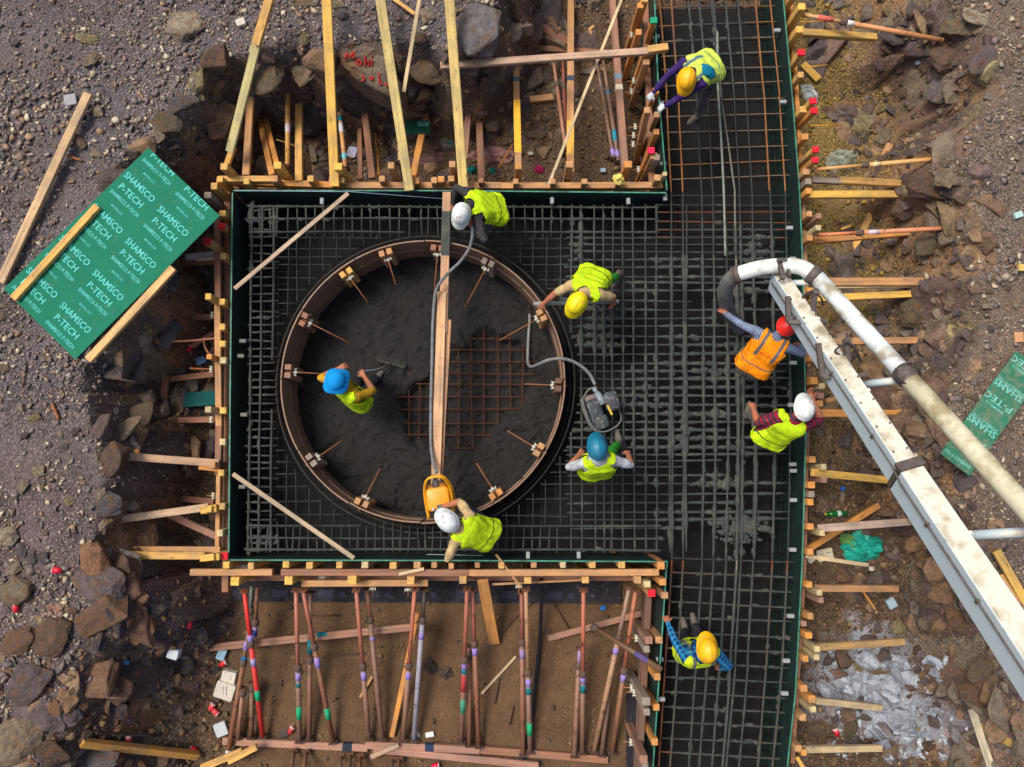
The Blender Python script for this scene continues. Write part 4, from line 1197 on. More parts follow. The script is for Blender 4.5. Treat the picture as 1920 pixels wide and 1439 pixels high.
# strip: long bars run from top to bottom of the photo along the bent right wall
def strip_x(f, y):
    """x of the line at fraction f across the strip"""
    L = np.interp(y, [-60, 0, 355, 700, 1055, 1439, 1520], [1222, 1226, 1252, 1254, 1252, 1228, 1222])
    Rr = np.interp(y, [-60, 0, 200, 360, 500, 800, 1050, 1300, 1439, 1520], [1458, 1463, 1484, 1497, 1503, 1509, 1502, 1489, 1474, 1466])
    return L + (Rr - L) * f
for k, f in enumerate((0.045, 0.135, 0.275, 0.36, 0.455, 0.565, 0.66, 0.80, 0.915)):
    ys = [-50, 180, 360, 560, 800, 1050, 1250, 1500]
    z = ZB + .024
    rust_top = f < 0.2 or f > 0.75
    for a, b in zip(ys[:-1], ys[1:]):
        col = (RUSTC if a < 330 else BARC if a < 900 else RUSTD) if rust_top else BARC
        bar(mat_root, P(strip_x(f, a) - (0 if a < 300 else 4), a, z), P(strip_x(f, b) - (0 if b < 300 else 4), b, z), .0115 if not rust_top else .0125, col)
for a, b in ((-50, 190), (190, 360), (360, 600), (600, 850), (850, 1050), (1050, 1280), (1280, 1500)):   # one thick bar in the middle
    bar(mat_root, P(strip_x(.515, a) - 12 * (a < 300), a, z + .03), P(strip_x(.515, b) - 12 * (b < 300), b, z + .03), .014, lin((108, 108, 98)))
y = 14
while y < 352:
    cl = RUSTC if rb.random() < 0.3 else lin((120, 104, 86))
    bar(mat_root, P(strip_x(0.02, y), y + 3 + j(2), ZB), P(strip_x(0.95, y), y - 3 + j(2), ZB), .008, cl); y += rb.uniform(26, 31)
y = 366
while y < 450:
    bar(mat_root, P(1228, y + j(2), ZB), P(1482, y + j(2), ZB), .009, RUSTD if rb.random() < .4 else BARC); y += rb.uniform(13, 19)
y = 1050
while y < 1445:
    bar(mat_root, P(strip_x(0.02, y), y - 5 + j(2), ZB), P(strip_x(0.95, y), y + 6 + j(2), ZB), .0095, BARC if rb.random() < .6 else RUSTD); y += rb.uniform(26, 30)
# circular bars beside the round form
for rr, zz, cc in ((RING_R + 0.17, ZB - .05, DARKB), (RING_R + 0.13, ZB - .35, DARKB)):
    pts = [RING_C + Vector((math.cos(a) * rr, math.sin(a) * rr, zz)) for a in np.linspace(0, 2 * math.pi, 90)]
    v, f = tube_geo(pts, .014, 6)
    me = mesh_from('ring_bar', v, f, REBAR, True); me.attributes.new('coat', 'FLOAT', 'POINT')
    link('ring_bar', me, mat_root, None, cc)
# the lower layer, deep in the dark
mb = MB()
for x in range(470, 1060, 26):
    for a, b in clip_ring(P(x, 384, -.62), P(x, 1036, -.62), RING_R + .12): mb.tube([a, b], .009, 5)
for x in range(1066, 1300, 24): mb.tube([P(x, 384, -.62), P(x, 1036, -.62)], .009, 5)
for f in np.linspace(.06, .94, 10):
    ys = [-50, 200, 360, 800, 1050, 1300, 1500]
    mb.tube([P(strip_x(f, q), q, -.62) for q in ys], .009, 5)
for y in range(390, 1040, 24):
    for a, b in clip_ring(P(468, y, -.6), P(1480, y, -.6), RING_R + .12): mb.tube([a, b], .009, 5)
for y in list(range(-20, 380, 29)) + list(range(1052, 1480, 29)):
    mb.tube([P(strip_x(.03, y), y + 10, -.6), P(strip_x(.95, y), y + 8, -.6)], .009, 5)
lo = mb.obj('lower_bars', [REBAR], mat_root, True, None, lin((30, 27, 25)))
lo['kind'] = 'stuff'
# spilt concrete hanging on the bars
def splats():
    rg = random.Random(21)
    protos = []
    for k in range(10):
        bm = bmesh.new()
        bmesh.ops.create_icosphere(bm, subdivisions=2 if k < 2 else 1, radius=1.0)
        for q in bm.verts:
            d = q.co.normalized()
            s = 1 + 0.5 * float(fbm(np.array(d.x * 2.2 + k * 9), np.array(d.y * 2.2 + d.z * 1.7 + k * 5), 3, 70 + k))
            q.co = d * s
        v = np.array([q.co for q in bm.verts]); bm.verts.index_update()
        protos.append((v, [tuple(a.index for a in p.verts) for p in bm.faces])); bm.free()
    mb = MB()
    pts = np.concatenate([b[0] for b in BARPTS]); dirs = np.concatenate([b[1] for b in BARPTS])
    qx, qy = inv_px(pts[:, 0], pts[:, 1], pts[:, 2])
    sv = splash(qx, qy); cl = fbm(qx / 46, qy / 26, 3, 303) + .5 * fbm(qx / 14, qy / 9, 2, 313)
    pr_ = np.clip(sv - .25, 0, 1) * np.clip(2.6 * (cl + .04), 0, 1) * 1.8
    pick = np.where(RNG.random(len(pts)) < pr_)[0]
    RNG.shuffle(pick)
    for i in pick[:3200]:
        heavy = sv[i] * cl[i]
        v, f = protos[rg.randrange(10)]
        a = math.atan2(dirs[i][1], dirs[i][0]) + rg.uniform(-.25, .25)
        L, W, H = rg.uniform(.03, .10), rg.uniform(.012, .030) + max(0, heavy) * rg.uniform(0, .09), rg.uniform(.012, .02)
        q = v * np.array([L, W, H])
        ox, oy = rg.uniform(-.012, .012), rg.uniform(-.012, .012)
        x = q[:, 0] * math.cos(a) - q[:, 1] * math.sin(a) + pts[i][0] + ox; y = q[:, 0] * math.sin(a) + q[:, 1] * math.cos(a) + pts[i][1] + oy
        mb.add(np.stack([x, y, q[:, 2] + pts[i][2] - rg.uniform(.0, .012)], -1), f)
    # the heap by the right wall
    for k in range(260):
        v, f = protos[2 + k % 8] if k > 40 else protos[k % 2]
        r_ = abs(rg.gauss(0, 1)); an = rg.uniform(0, 6.28)
        p = P(1388 + r_ * 24 * math.cos(an), 990 + r_ * 15 * math.sin(an), ZB + .015 * max(0, 1.4 - r_) + rg.uniform(-.02, .012))
        sc_ = rg.uniform(.012, .03) if k > 40 else rg.uniform(.03, .06)
        mb.add(v * np.array([sc_ * rg.uniform(1, 2), sc_ * rg.uniform(.8, 1.4), sc_ * .6]) + np.array(p), f)
    return mb.obj('spilt_concrete', [CONC], None, True)
tag(splats(), 'lumps of fresh grey concrete clinging to the reinforcement', None, None, 'stuff')

# ------------------------------------------------------------------ round form
def mk_ringply():
    m, nt, b = mat('brown_form_board')
    v = coords(nt, rnd=False)
    n1 = noise(nt, v, 3.0, 6, 0.65); n2 = noise(nt, v, 26, 4, 0.65)
    c = mixc(nt, n1, lin((100, 76, 62)), lin((158, 126, 102)))
    c = mixc(nt, ramp(nt, n2, [(0.55, 0.0), (0.7, 0.6)]), c, lin((160, 142, 124)))
    nt.links.new(c, b.inputs['Base Color']); b.inputs['Roughness'].default_value = 0.6
    bump(nt, b, n2, 0.3, 0.004)
    return m
RINGP = mk_ringply()
ring = thing('round_form', (RING_C.x, RING_C.y, -0.8), 'round brown board form standing inside the reinforcement', 'formwork')
ring['kind'] = 'thing'
ZF = -0.74                                    # concrete floor inside the round form
NSEG = 12
for k in range(NSEG):
    v = []; f = []
    aa = np.linspace(2 * math.pi * k / NSEG + 0.004, 2 * math.pi * (k + 1) / NSEG - 0.004, 9)
    dr = random.uniform(-.008, .008)
    for a in aa:
        for rr, z in ((RING_R + dr, 0.0), (RING_R + .018 + dr, 0.0), (RING_R + .018 + dr, ZF - .15), (RING_R + dr, ZF - .15)):
            v.append((RING_C.x + math.cos(a) * rr, RING_C.y + math.sin(a) * rr, z - 0.0005 * k))
    for i in range(8):
        for q in range(4):
            f.append((i * 4 + q, i * 4 + (q + 1) % 4, i * 4 + 4 + (q + 1) % 4, i * 4 + 4 + q))
    f += [(0, 3, 2, 1), (32, 33, 34, 35)]
    link('form_board', mesh_from('form_board', v, f, RINGP), ring)
for zz in (-.36,):                # ledgers inside
    for k in range(8):
        aa = np.linspace(2 * math.pi * k / 8 + .01, 2 * math.pi * (k + 1) / 8 - .01, 8)
        mbx = MB()
        v = []; f = []
        for a in aa:
            for rr, z in ((RING_R - .016, zz + .035), (RING_R - .003, zz + .035), (RING_R - .003, zz - .035), (RING_R - .016, zz - .035)):
                v.append((RING_C.x + math.cos(a) * rr, RING_C.y + math.sin(a) * rr, z))
        for i in range(7):
            for q in range(4): f.append((i * 4 + q, i * 4 + (q + 1) % 4, i * 4 + 4 + (q + 1) % 4, i * 4 + 4 + q))
        f += [(0, 3, 2, 1), (28, 29, 30, 31)]
        link('inner_batten', mesh_from('inner_batten', v, f, RINGP), ring)
# paired blocks, tie rods and wing nuts round the rim (px of the block pair)
CLAMPS = [(722, 470), (649, 512), (576, 603), (548, 697), (592, 858), (682, 936), (925, 920), (1008, 842), (1043, 722), (1012, 594), (913, 497), (820, 468)]
BLKC = [TAN, YEL, BRN, PINKB, GREYW, TAN, ORG, TAN, DKB, TAN, GREYW, BRN]
for (cx, cy), bc in zip(CLAMPS, BLKC):
    p = P(cx, cy, -0.02)
    d = Vector((RING_C.x - p.x, RING_C.y - p.y, 0)).normalized()
    tg = Vector((-d.y, d.x, 0))
    rim = Vector((RING_C.x, RING_C.y, 0)) - d * RING_R
    for s in (-1, 1):
        q = rim + d * 0.075 + tg * s * 0.055
        beam('clamp_block', q + Vector((0, 0, -.55)), q + Vector((0, 0, random.uniform(-.03, .05))), .075, .085, WOOD, bc, ring, up=tuple(d))
    rl = random.uniform(.35, .6)
    zz = -.08
    tube('tie_rod', [rim + d * -.05 + Vector((0, 0, zz)), rim + d * (.15 + rl) + Vector((0, 0, zz + random.uniform(-.12, .02)))], .008, RUST, 6, ring, lin((140, 90, 55)))
    mbx = MB(); c = rim + d * .15 + Vector((0, 0, zz - .01))
    mbx.bar(c - tg * .05, c + tg * .05, .018, .02); mbx.tube([c - d * .02, c + d * .03], .02, 8)
    mbx.bar(c - tg * .05 + d * .02, c - tg * .035 - d * .03, .014, .03); mbx.bar(c + tg * .05 + d * .02, c + tg * .035 - d * .03, .014, .03)
    mbx.obj('wing_nut', [NUT], ring, True, None, lin((190, 188, 172)))
# floor of the round form: dark wet concrete with a bare patch of rusty mesh
def ring_floor():
    n = 230; rr = RING_R - .004
    g = np.linspace(-1, 1, n)
    U, V = np.meshgrid(g, g)
    # square to disc
    X = U * np.sqrt(1 - V * V / 2) * rr; Y = V * np.sqrt(1 - U * U / 2) * rr
    wx, wy = X + RING_C.x, Y + RING_C.y
    qx, qy = inv_px(wx, wy, ZF)
    hole = np.array([(872, 640), (905, 628), (950, 632), (985, 650), (1000, 690), (1000, 740), (975, 770), (950, 790), (925, 815), (880, 845), (800, 848), (770, 830), (745, 790), (735, 745), (770, 715), (810, 690), (845, 665)], float)
    hd_ = signed(qx, qy, hole)
    bare = np.clip((hd_ + 22 * fbm(wx * 3.2, wy * 3.2, 3, 131)) / 26 + .3, 0, 1); bare = bare * bare * (3 - 2 * bare)
    ridge = 1 - np.abs(fbm(wx * 1.9 + .6 * fbm(wx * 3, wy * 3, 2, 7), wy * 2.6, 3, 171)) * 2.4
    Z = ZF + .055 * fbm(wx * 2.2, wy * 2.2, 4, 140) + .045 * fbm(wx * 10, wy * 10, 4, 150) + .03 * np.clip(ridge, 0, 1) + .02 * fbm(wx * 30, wy * 30, 2, 160) - .16 * bare
    v = np.stack([wx, wy, Z], -1).reshape(-1, 3)
    f = []
    for i in range(n - 1):
        for k in range(n - 1):
            f.append((i * n + k, i * n + k + 1, (i + 1) * n + k + 1, (i + 1) * n + k))
    m, nt, b = mat('dark_wet_concrete')
    vv = coords(nt, rnd=False)
    n1 = noise(nt, vv, 46, 5, 0.75); n2 = noise(nt, vv, 4, 5, 0.6)
    c = mixc(nt, ramp(nt, n1, [(.35, 0.0), (.68, 1.0)]), lin((7, 7, 8)), lin((38, 36, 36)))
    c = mixc(nt, ramp(nt, n2, [(0.45, 0.0), (0.7, 0.5)]), c, lin((32, 26, 23)))
    nt.links.new(c, b.inputs['Base Color']); nt.links.new(ramp(nt, n2, [(0.35, 0.35), (0.65, 0.8)]), b.inputs['Roughness'])
    bump(nt, b, n1, 1.0, 0.025)
    me = mesh_from('concrete_floor', v, f, m, True)
    return link('concrete_floor', me)
tag(ring_floor(), 'rough dark wet concrete floor inside the round form', None, None, 'structure')
inner = thing('rebar_mesh', P(855, 760, ZF - .05), 'bare rusty mesh sunk in the dark concrete inside the round form', 'rebar')
MESHC = lin((74, 44, 31))
for i, (y, x0, x1) in enumerate(((635, 868, 962), (655, 838, 985), (678, 800, 1010), (701, 768, 1015), (722, 728, 1005), (744, 718, 1000), (768, 722, 985), (792, 735, 960), (816, 752, 935), (840, 770, 900))):
    bar(inner, P(x0 + j(8), y + j(2), ZF - .03), P(x1 + j(8), y + 1 + j(2), ZF - .03 + j(.01)), .011, MESHC, coat=False)
for i, (x, y0, y1) in enumerate(((745, 715, 795), (768, 700, 835), (789, 690, 850), (812, 672, 855), (836, 655, 858), (860, 640, 856), (884, 628, 850), (908, 624, 838), (932, 624, 815), (957, 628, 792), (980, 640, 775))):
    bar(inner, P(x + j(2), y0 + j(4), ZF - .05), P(x + j(3), y1 + j(4), ZF - .05), .011, MESHC, coat=False)
# ================================================================== braces, planks and steel props
def timber(x0, y0, z0, x1, y1, z1, w, h, col, label, name='timber', cat='timber', group=None, tapes=()):
    p0, p1 = P(x0, y0, z0), P(x1, y1, z1)
    o = beam(name, p0, p1, w, h, WOOD, col)
    for t, ln, c in tapes:
        q = p0.lerp(p1, t); d = (p1 - p0).normalized()
        mbx = MB(); mbx.box(frame(q - d * ln / 2, q + d * ln / 2), ln, w + .004, h + .004)
        mbx.obj('tape_band', [CLOTH], o, color=lin(c))
    return tag(o, label, cat, group)
BLUE, PURP, GRN, TEAL, WHT = (44, 104, 158), (150, 130, 196), (40, 160, 110), (30, 110, 120), (205, 205, 215)
TB = 'braces and planks above the top formwork wall'
FL = FLOOR + .05
T = timber
T(514, -30, 1.08, 480, 84, .74, .115, .05, YEL, 'yellow upper piece of the spliced brace leaning from the top left rim', group=TB)
T(486, 66, .72, 431, 286, .12, .115, .05, lin((196, 184, 128)), 'pale greenish lower piece of the spliced brace at the top left', group=TB)
T(438, 276, -.02, 425, 312, -.12, .08, .06, YEL, 'short yellow stub under the foot of the spliced brace', group=TB)
T(611, -40, .98, 628, 350, .075, .125, .05, YEL2, 'wide bright yellow plank from the top edge to the top wall', group=TB)
T(708, -35, .98, 768, 358, .075, .125, .05, lin((214, 192, 122)), 'pale yellow plank slanting onto the top wall, third from the left', group=TB)
T(840, -35, .98, 869, 352, .08, .128, .05, lin((220, 192, 118)), 'pale yellow plank ending beside the worker with the hose', group=TB)
T(965, 20, -.95, 972, 326, -.15, .095, .095, TAN, 'square brace with a grey band and bright yellow lower half', group=TB, tapes=[(.46, .09, (84, 104, 104)), (.74, .95, (232, 178, 62))])
T(1070, 2, -.95, 1069, 334, -.15, .1, .095, TAN, 'square brace with a dark blue band beside the thin crossing lath', group=TB, tapes=[(.475, .1, (62, 76, 96)), (.80, .6, (216, 168, 80))])
T(1147, -12, -.95, 1172, 324, -.15, .1, .095, PINKB, 'pinkish brace with blue and white bands near the narrow strip', group=TB, tapes=[(.50, .1, (112, 138, 156)), (.56, .1, (206, 198, 178))])
T(1170, -12, .16, 1029, 346, .02, .042, .02, LATH, 'thin pale lath crossing the braces diagonally', 'lath', group=TB)
T(826, 124, .30, 1226, 96, .28, .095, .06, lin((196, 164, 138)), 'long pale plank lying across the braces at the top', 'plank', group=TB)
T(1214, 95, .30, 1252, 90, .30, .10, .085, YEL, 'orange end piece of the long plank reaching over the strip', group=TB)
T(910, -10, -.8, 1064, 80, -.95, .12, .06, BRN, 'brown plank lying diagonally in the pit at the top edge', 'plank', group=TB)
T(932, 86, -1.0, 1150, 101, -1.0, .09, .06, BRN, 'brown plank half hidden under the long pale plank', 'plank', group=TB)
T(788, -8, .9, 757, 173, .42, .05, .025, LATH, 'thin tan lath standing by the big tan rock', 'lath', group=TB)
T(732, -6, .56, 778, 27, .56, .05, .03, YEL, 'short yellow stick at the top edge beside the rounded pale stone', 'stick', group=TB)
T(474, 120, -.2, 462, 330, -.15, .1, .07, TAN, 'upright tan timber right of the spliced brace foot', group=TB)
T(480, 192, -.9, 511, 330, -.2, .085, .07, ORG, 'left one of two orange timbers leaning side by side', group=TB)
T(490, 190, -.9, 523, 322, -.2, .075, .06, ORG, 'right one of two orange timbers leaning side by side', group=TB)
T(561, 120, -.7, 561, 342, -.12, .1, .08, YEL, 'straight tan timber beside the round yellow post', group=TB)
T(573, 198, FL, 590, 305, FL, .085, .06, GREYW, 'weathered grey timber on the floor right of the straight tan timber', group=TB)
T(679, 163, -.8, 698, 336, -.3, .095, .07, BRN, 'brown timber leaning against the top wall under the painted rock', group=TB)
T(674, 213, -.95, 676, 338, -.4, .07, .06, BRN, 'thin brown timber left of the one under the painted rock', group=TB)
T(803, 193, -.9, 775, 332, -.3, .095, .07, ORG, 'orange timber carrying the small green board', group=TB)
T(882, 166, -.9, 871, 300, -.5, .09, .07, PINKB, 'pinkish timber just right of the pale plank by the hose worker', group=TB)
T(898, 218, -.95, 903, 336, -.35, .1, .07, BRN, 'dark brown timber in front of the pink sheet', group=TB)
T(993, 188, FL, 1043, 183, FL, .1, .08, TAN, 'short tan block of timber on the pit floor between the braces', group=TB)
T(1098, 72, FL, 1108, 60, FL, .07, .06, TAN, 'small square offcut on the pit floor near the top, lower one', 'offcut', group=TB)
T(1104, 58, FL, 1113, 50, FL, .05, .05, YEL, 'small square offcut on the pit floor near the top, upper one', 'offcut', group=TB)
T(1019, 40, FL, 1050, 58, FL, .07, .06, TAN, 'tan offcut by the upper diagonal plank', 'offcut', group=TB)
# left side
LB = 'timbers on the left side of the pit'
gl = PLAT + .06
T(166, 176, gl + .08, 2, 530, gl + .04, .115, .05, lin((206, 172, 128)), 'long loose timber lying on the left gravel', group=LB)
T(316, 658, -.75, 297, 840, -.78, .1, .05, BRN, 'loose brown board lying across the left braces', 'board', group=LB)
T(270, 717, -.9, 402, 702, -.75, .085, .06, BRN, 'dull brown brace ending at the loose board', group=LB)
T(308, 789, -.88, 404, 787, -.7, .085, .06, BRN, 'dull brown brace below the green strip on the left', group=LB)
T(326, 594, -.85, 402, 595, -.7, .085, .06, BRN, 'short dull brown brace right of the green board', group=LB)
T(335, 494, -.7, 408, 490, -.5, .095, .06, BRN, 'brown brace running under the right corner of the green board', group=LB)
T(348, 483, -.3, 408, 477, -.28, .09, .04, lin((190, 176, 164)), 'whitish board under the right corner of the green board', 'board', group=LB)
T(369, 487, -.2, 416, 485, -.2, .04, .025, LATH, 'thin lath on the whitish board', 'lath', group=LB)
T(234, 856, .2, 411, 869, -.02, .1, .06, lin((196, 158, 124)), 'pale brace with an orange pointed end on the left', group=LB)
T(217, 853, .14, 262, 849, .12, .085, .05, ORG, 'orange pointed block under the outer end of the pale brace', 'block', group=LB)
T(374, 874, .0, 412, 879, -.05, .09, .07, ORG, 'orange block under the inner end of the pale brace', 'block', group=LB)
T(204, 977, .1, 392, 951, -.02, .1, .06, lin((196, 166, 134)), 'pale brace rising to a yellow block, third from the bottom left', group=LB)
T(378, 957, .05, 408, 953, .05, .1, .09, YEL2, 'yellow block at the inner end of the third left brace', 'block', group=LB)
T(244, 932, -.55, 413, 1008, -.5, .095, .06, PINKB, 'pinkish plank slanting under the third left brace', 'plank', group=LB)
T(262, 928, -.95, 402, 941, -.8, .085, .06, BRN, 'brown plank behind the third left brace', 'plank', group=LB)
T(196, 1041, .08, 385, 1042, -.02, .1, .06, YEL, 'light yellow brace lowest on the left side', group=LB)
T(218, 1030, -.1, 414, 1031, -.15, .08, .06, TAN, 'tan brace right above the lowest yellow one', group=LB)
T(377, 1047, .1, 404, 1044, .12, .085, .08, YEL2, 'yellow block at the inner end of the lowest left brace', 'block', group=LB)
T(385, 735, FL, 398, 700, FL, .05, .03, BRN, 'small leaning stick above the green strip', 'stick', group=LB)
T(360, 650, -.8, 400, 625, -.8, .07, .03, BRN, 'short brown board above the blue pack', 'board', group=LB)
T(152, 1393, G(160, 1393).z + .12, 371, 1417, G(365, 1417).z + .08, .095, .09, lin((210, 156, 74)), 'yellow timber lying on the rocks at the bottom left', group=LB)
T(378, 1440, -.9, 455, 1408, -.9, .095, .06, YEL, 'yellow offcut left of the props at the bottom edge', 'offcut', group=LB)
T(428, 1428, -.82, 482, 1400, -.82, .085, .06, YEL, 'yellow offcut lying on the first one at the bottom edge', 'offcut', group=LB)
T(180, 1374, G(180, 1374).z + .1, 298, 1380, G(298, 1380).z + .06, .03, .03, lin((40, 38, 40)), 'dark rod above the yellow timber at the bottom left', 'rod', 'rod', LB)
# bottom
BB = 'timbers among the steel props'
T(343, 1216, -.98, 798, 1170, -.72, .05, .05, PINKB, 'upper half of the long pinkish double plank through the props', 'plank', group=BB, tapes=[(.58, .15, TEAL)])
T(345, 1223, -.98, 798, 1177, -.72, .05, .05, PINKB, 'lower half of the long pinkish double plank through the props', 'plank', group=BB)
T(418, 1389, -1.05, 690, 1402, -1.05, .1, .07, lin((176, 132, 110)), 'left timber sill under the feet of the steel props', group=BB, tapes=[(.86, .14, (44, 54, 68))])
T(686, 1396, -1.05, 900, 1406, -1.03, .1, .08, lin((168, 124, 104)), 'middle timber sill under the feet of the steel props', group=BB, tapes=[(.56, .13, (44, 60, 86))])
T(700, 1405, -1.02, 1010, 1435, -1.0, .09, .06, lin((176, 130, 110)), 'slanting timber beside the middle sill', group=BB)
T(695, 1420, -.95, 748, 1397, -.95, .06, .04, lin((190, 160, 132)), 'short pale offcut lying on the middle sill', 'offcut', group=BB)
T(860, 1402, -1.05, 1140, 1424, -1.05, .1, .07, BRN, 'right timber sill under the feet of the steel props', group=BB)
T(905, 1088, -.2, 927, 1206, -1.0, .15, .05, ORG, 'thick orange plank leaning from the bottom wall', 'plank', group=BB)
T(1028, 1197, FL, 1206, 1149, -.85, .085, .06, PINKB, 'pinkish timber on the floor near the lower strip wall', group=BB)
T(903, 1301, FL, 967, 1231, FL, .035, .015, LATH, 'thin pale lath on the brown floor', 'lath', group=BB)
T(783, 1150, -.5, 735, 1381, FL, .07, .05, ORG, 'orange timber leaning behind the rust red prop', group=BB)
T(675, 1308, FL, 698, 1268, FL, .04, .02, TAN, 'small stick on the floor between the props', 'stick', group=BB)
T(748, 1077, .03, 795, 1067, .03, .04, .015, LATH, 'thin lath lying on the bottom waler', 'lath', group=BB)
T(930, 1040, .06, 977, 1102, -.1, .03, .015, TAN, 'thin strip of wood slanting over the bottom wall', 'stick', group=BB)
T(922, 1096, -.35, 1110, 1087, -.35, .03, .02, TAN, 'thin lath fixed along the bottom wall studs', 'lath', group=BB)
# right side
RB = 'braces on the right side of the pit'
T(1502, 62, -.05, 1642, 71, -.25, .1, .08, lin((206, 164, 80)), 'yellow brace below the pink banded pole', group=RB)
T(1523, 338, -.12, 1578, 341, -.15, .085, .07, GREYW, 'grey stub at the head of the upper one of two yellow braces', group=RB)
T(1573, 339, -.15, 1706, 346, -.35, .1, .08, YEL, 'upper one of the two yellow braces below the clear plastic bag', group=RB)
T(1506, 366, -.1, 1684, 365, -.4, .105, .07, YEL2, 'lower one of the two yellow braces below the clear plastic bag', group=RB)
T(1641, 388, FL + .1, 1598, 470, FL, .1, .03, YEL, 'narrow yellow board lying on the floor under the rusty round brace', 'board', group=RB)
T(1630, 350, FL, 1668, 270, FL + .15, .1, .05, TAN, 'tan board lying on the rubble under the clear plastic bag', 'board', group=RB)
T(1524, 452, -.2, 1705, 437, -.6, .09, .07, ORG, 'orange timber under the rusty round brace', group=RB)
T(1577, 430, FL, 1596, 423, FL, .04, .02, YEL2, 'short yellow stick on the floor above the rusty round brace', 'stick', group=RB)
T(1540, 529, -.1, 1778, 529, -.4, .11, .06, TAN, 'upper one of the two long braces behind the pump pipe', group=RB)
T(1540, 540, -.14, 1748, 537, -.42, .03, .05, PALE, 'pale strip along the upper long brace', 'lath', group=RB)
T(1515, 561, -.12, 1731, 551, -.45, .095, .07, YEL2, 'lower one of the two long braces behind the pump pipe', group=RB)
T(1690, 575, -.6, 1776, 540, -.48, .085, .07, ORG, 'orange stub joining the two long braces', group=RB)
T(1560, 641, -.15, 1765, 638, -.5, .095, .07, TAN, 'tan brace crossing behind the pump beam at mid height', group=RB)
T(1538, 775, -.12, 1722, 777, -.2, .105, .07, ORG, 'orange brace level with the worker in the striped shirt', group=RB)
T(1548, 752, -.2, 1620, 735, -.3, .06, .05, TAN, 'short tan brace by the raised hand', group=RB)
T(1522, 886, -.05, 1668, 901, -.5, .1, .06, YEL2, 'bright yellow brace above the green bottle', group=RB)
T(1514, 1030, -.6, 1690, 921, -1.0, .085, .07, ORG, 'orange timber slanting past the green bottle', group=RB)
T(1535, 991, -.12, 1712, 978, -.5, .1, .06, lin((206, 180, 160)), 'brace smeared with white paint above the turquoise bag', group=RB)
T(1511, 1043, -.1, 1628, 1060, -.3, .05, .02, LATH, 'thin lath lying over the turquoise bag', 'lath', group=RB)
T(1530, 1103, -.2, 1682, 1104, -.7, .09, .07, TAN, 'tan brace below the turquoise bag', group=RB)
T(1617, 1108, FL, 1641, 1143, FL, .03, .02, ORG, 'small stick leaning on the tan brace', 'stick', group=RB)
T(1524, 1214, -.2, 1694, 1203, -.7, .09, .07, lin((196, 158, 100)), 'tan brace above the white powder heap', group=RB)
T(1530, 1314, -.2, 1652, 1327, -.75, .085, .06, LATH, 'pale brace running into the white powder heap', group=RB)
T(1508, 1405, -.2, 1652, 1403, -.75, .085, .06, LATH, 'pale brace lowest on the right side', group=RB)
T(1494, 1420, -.1, 1512, 1450, -.1, .05, .04, YEL2, 'yellow strip at the bottom edge by the right wall', 'stick', group=RB)
T(1822, 1330, G(1822, 1330).z + .1, 1860, 1445, G(1860, 1440).z + .1, .1, .03, lin((206, 196, 168)), 'speckled pale board at the bottom right', 'board', group=RB)
T(1838, 1362, G(1838, 1362).z + .03, 1930, 1412, G(1915, 1405).z + .05, .1, .05, lin((180, 146, 76)), 'yellow brown timber crossing under the speckled board', group=RB)
T(1868, 1033, .55, 1932, 1146, .55, .1, .05, lin((220, 176, 88)), 'wide yellow timber on the right rim beside the pump beam', group=RB)
T(1876, 1078, .52, 1932, 1170, .52, .05, .04, lin((196, 150, 92)), 'thin timber tucked under the wide yellow one on the right rim', group=RB)
T(1505, 120, FL, 1535, 150, FL, .12, .04, YEL2, 'yellow offcut on the floor behind the upper right studs', 'offcut', group=RB)
# over the pour
T(440, 542, .03, 653, 363, .03, .058, .025, lin((186, 164, 140)), 'loose lath across the upper left corner of the pour', 'lath')
T(437, 889, .03, 664, 1047, .03, .058, .025, lin((180, 160, 132)), 'loose lath across the lower left corner of the pour', 'lath')
o = T(838, 361, .03, 831, 625, .06, .115, .05, lin((196, 152, 118)), 'far plank of the walkway over the round form, stained dark with concrete', 'plank')
mbx = MB(); p0, p1 = P(838, 361, .03), P(831, 625, .06)
mbx.box(frame(p0.lerp(p1, .14), p0.lerp(p1, .46)), (p1 - p0).length * .32, .119, .054); mbx.obj('concrete_stain', [CONC], o)
T(829, 548, .085, 817, 908, .085, .125, .05, lin((214, 170, 128)), 'near plank of the walkway over the round form, ending at the yellow motor', 'plank')
T(838, 600, .035, 821, 900, .035, .125, .05, lin((186, 140, 104)), 'lower plank under the near walkway plank', 'plank')

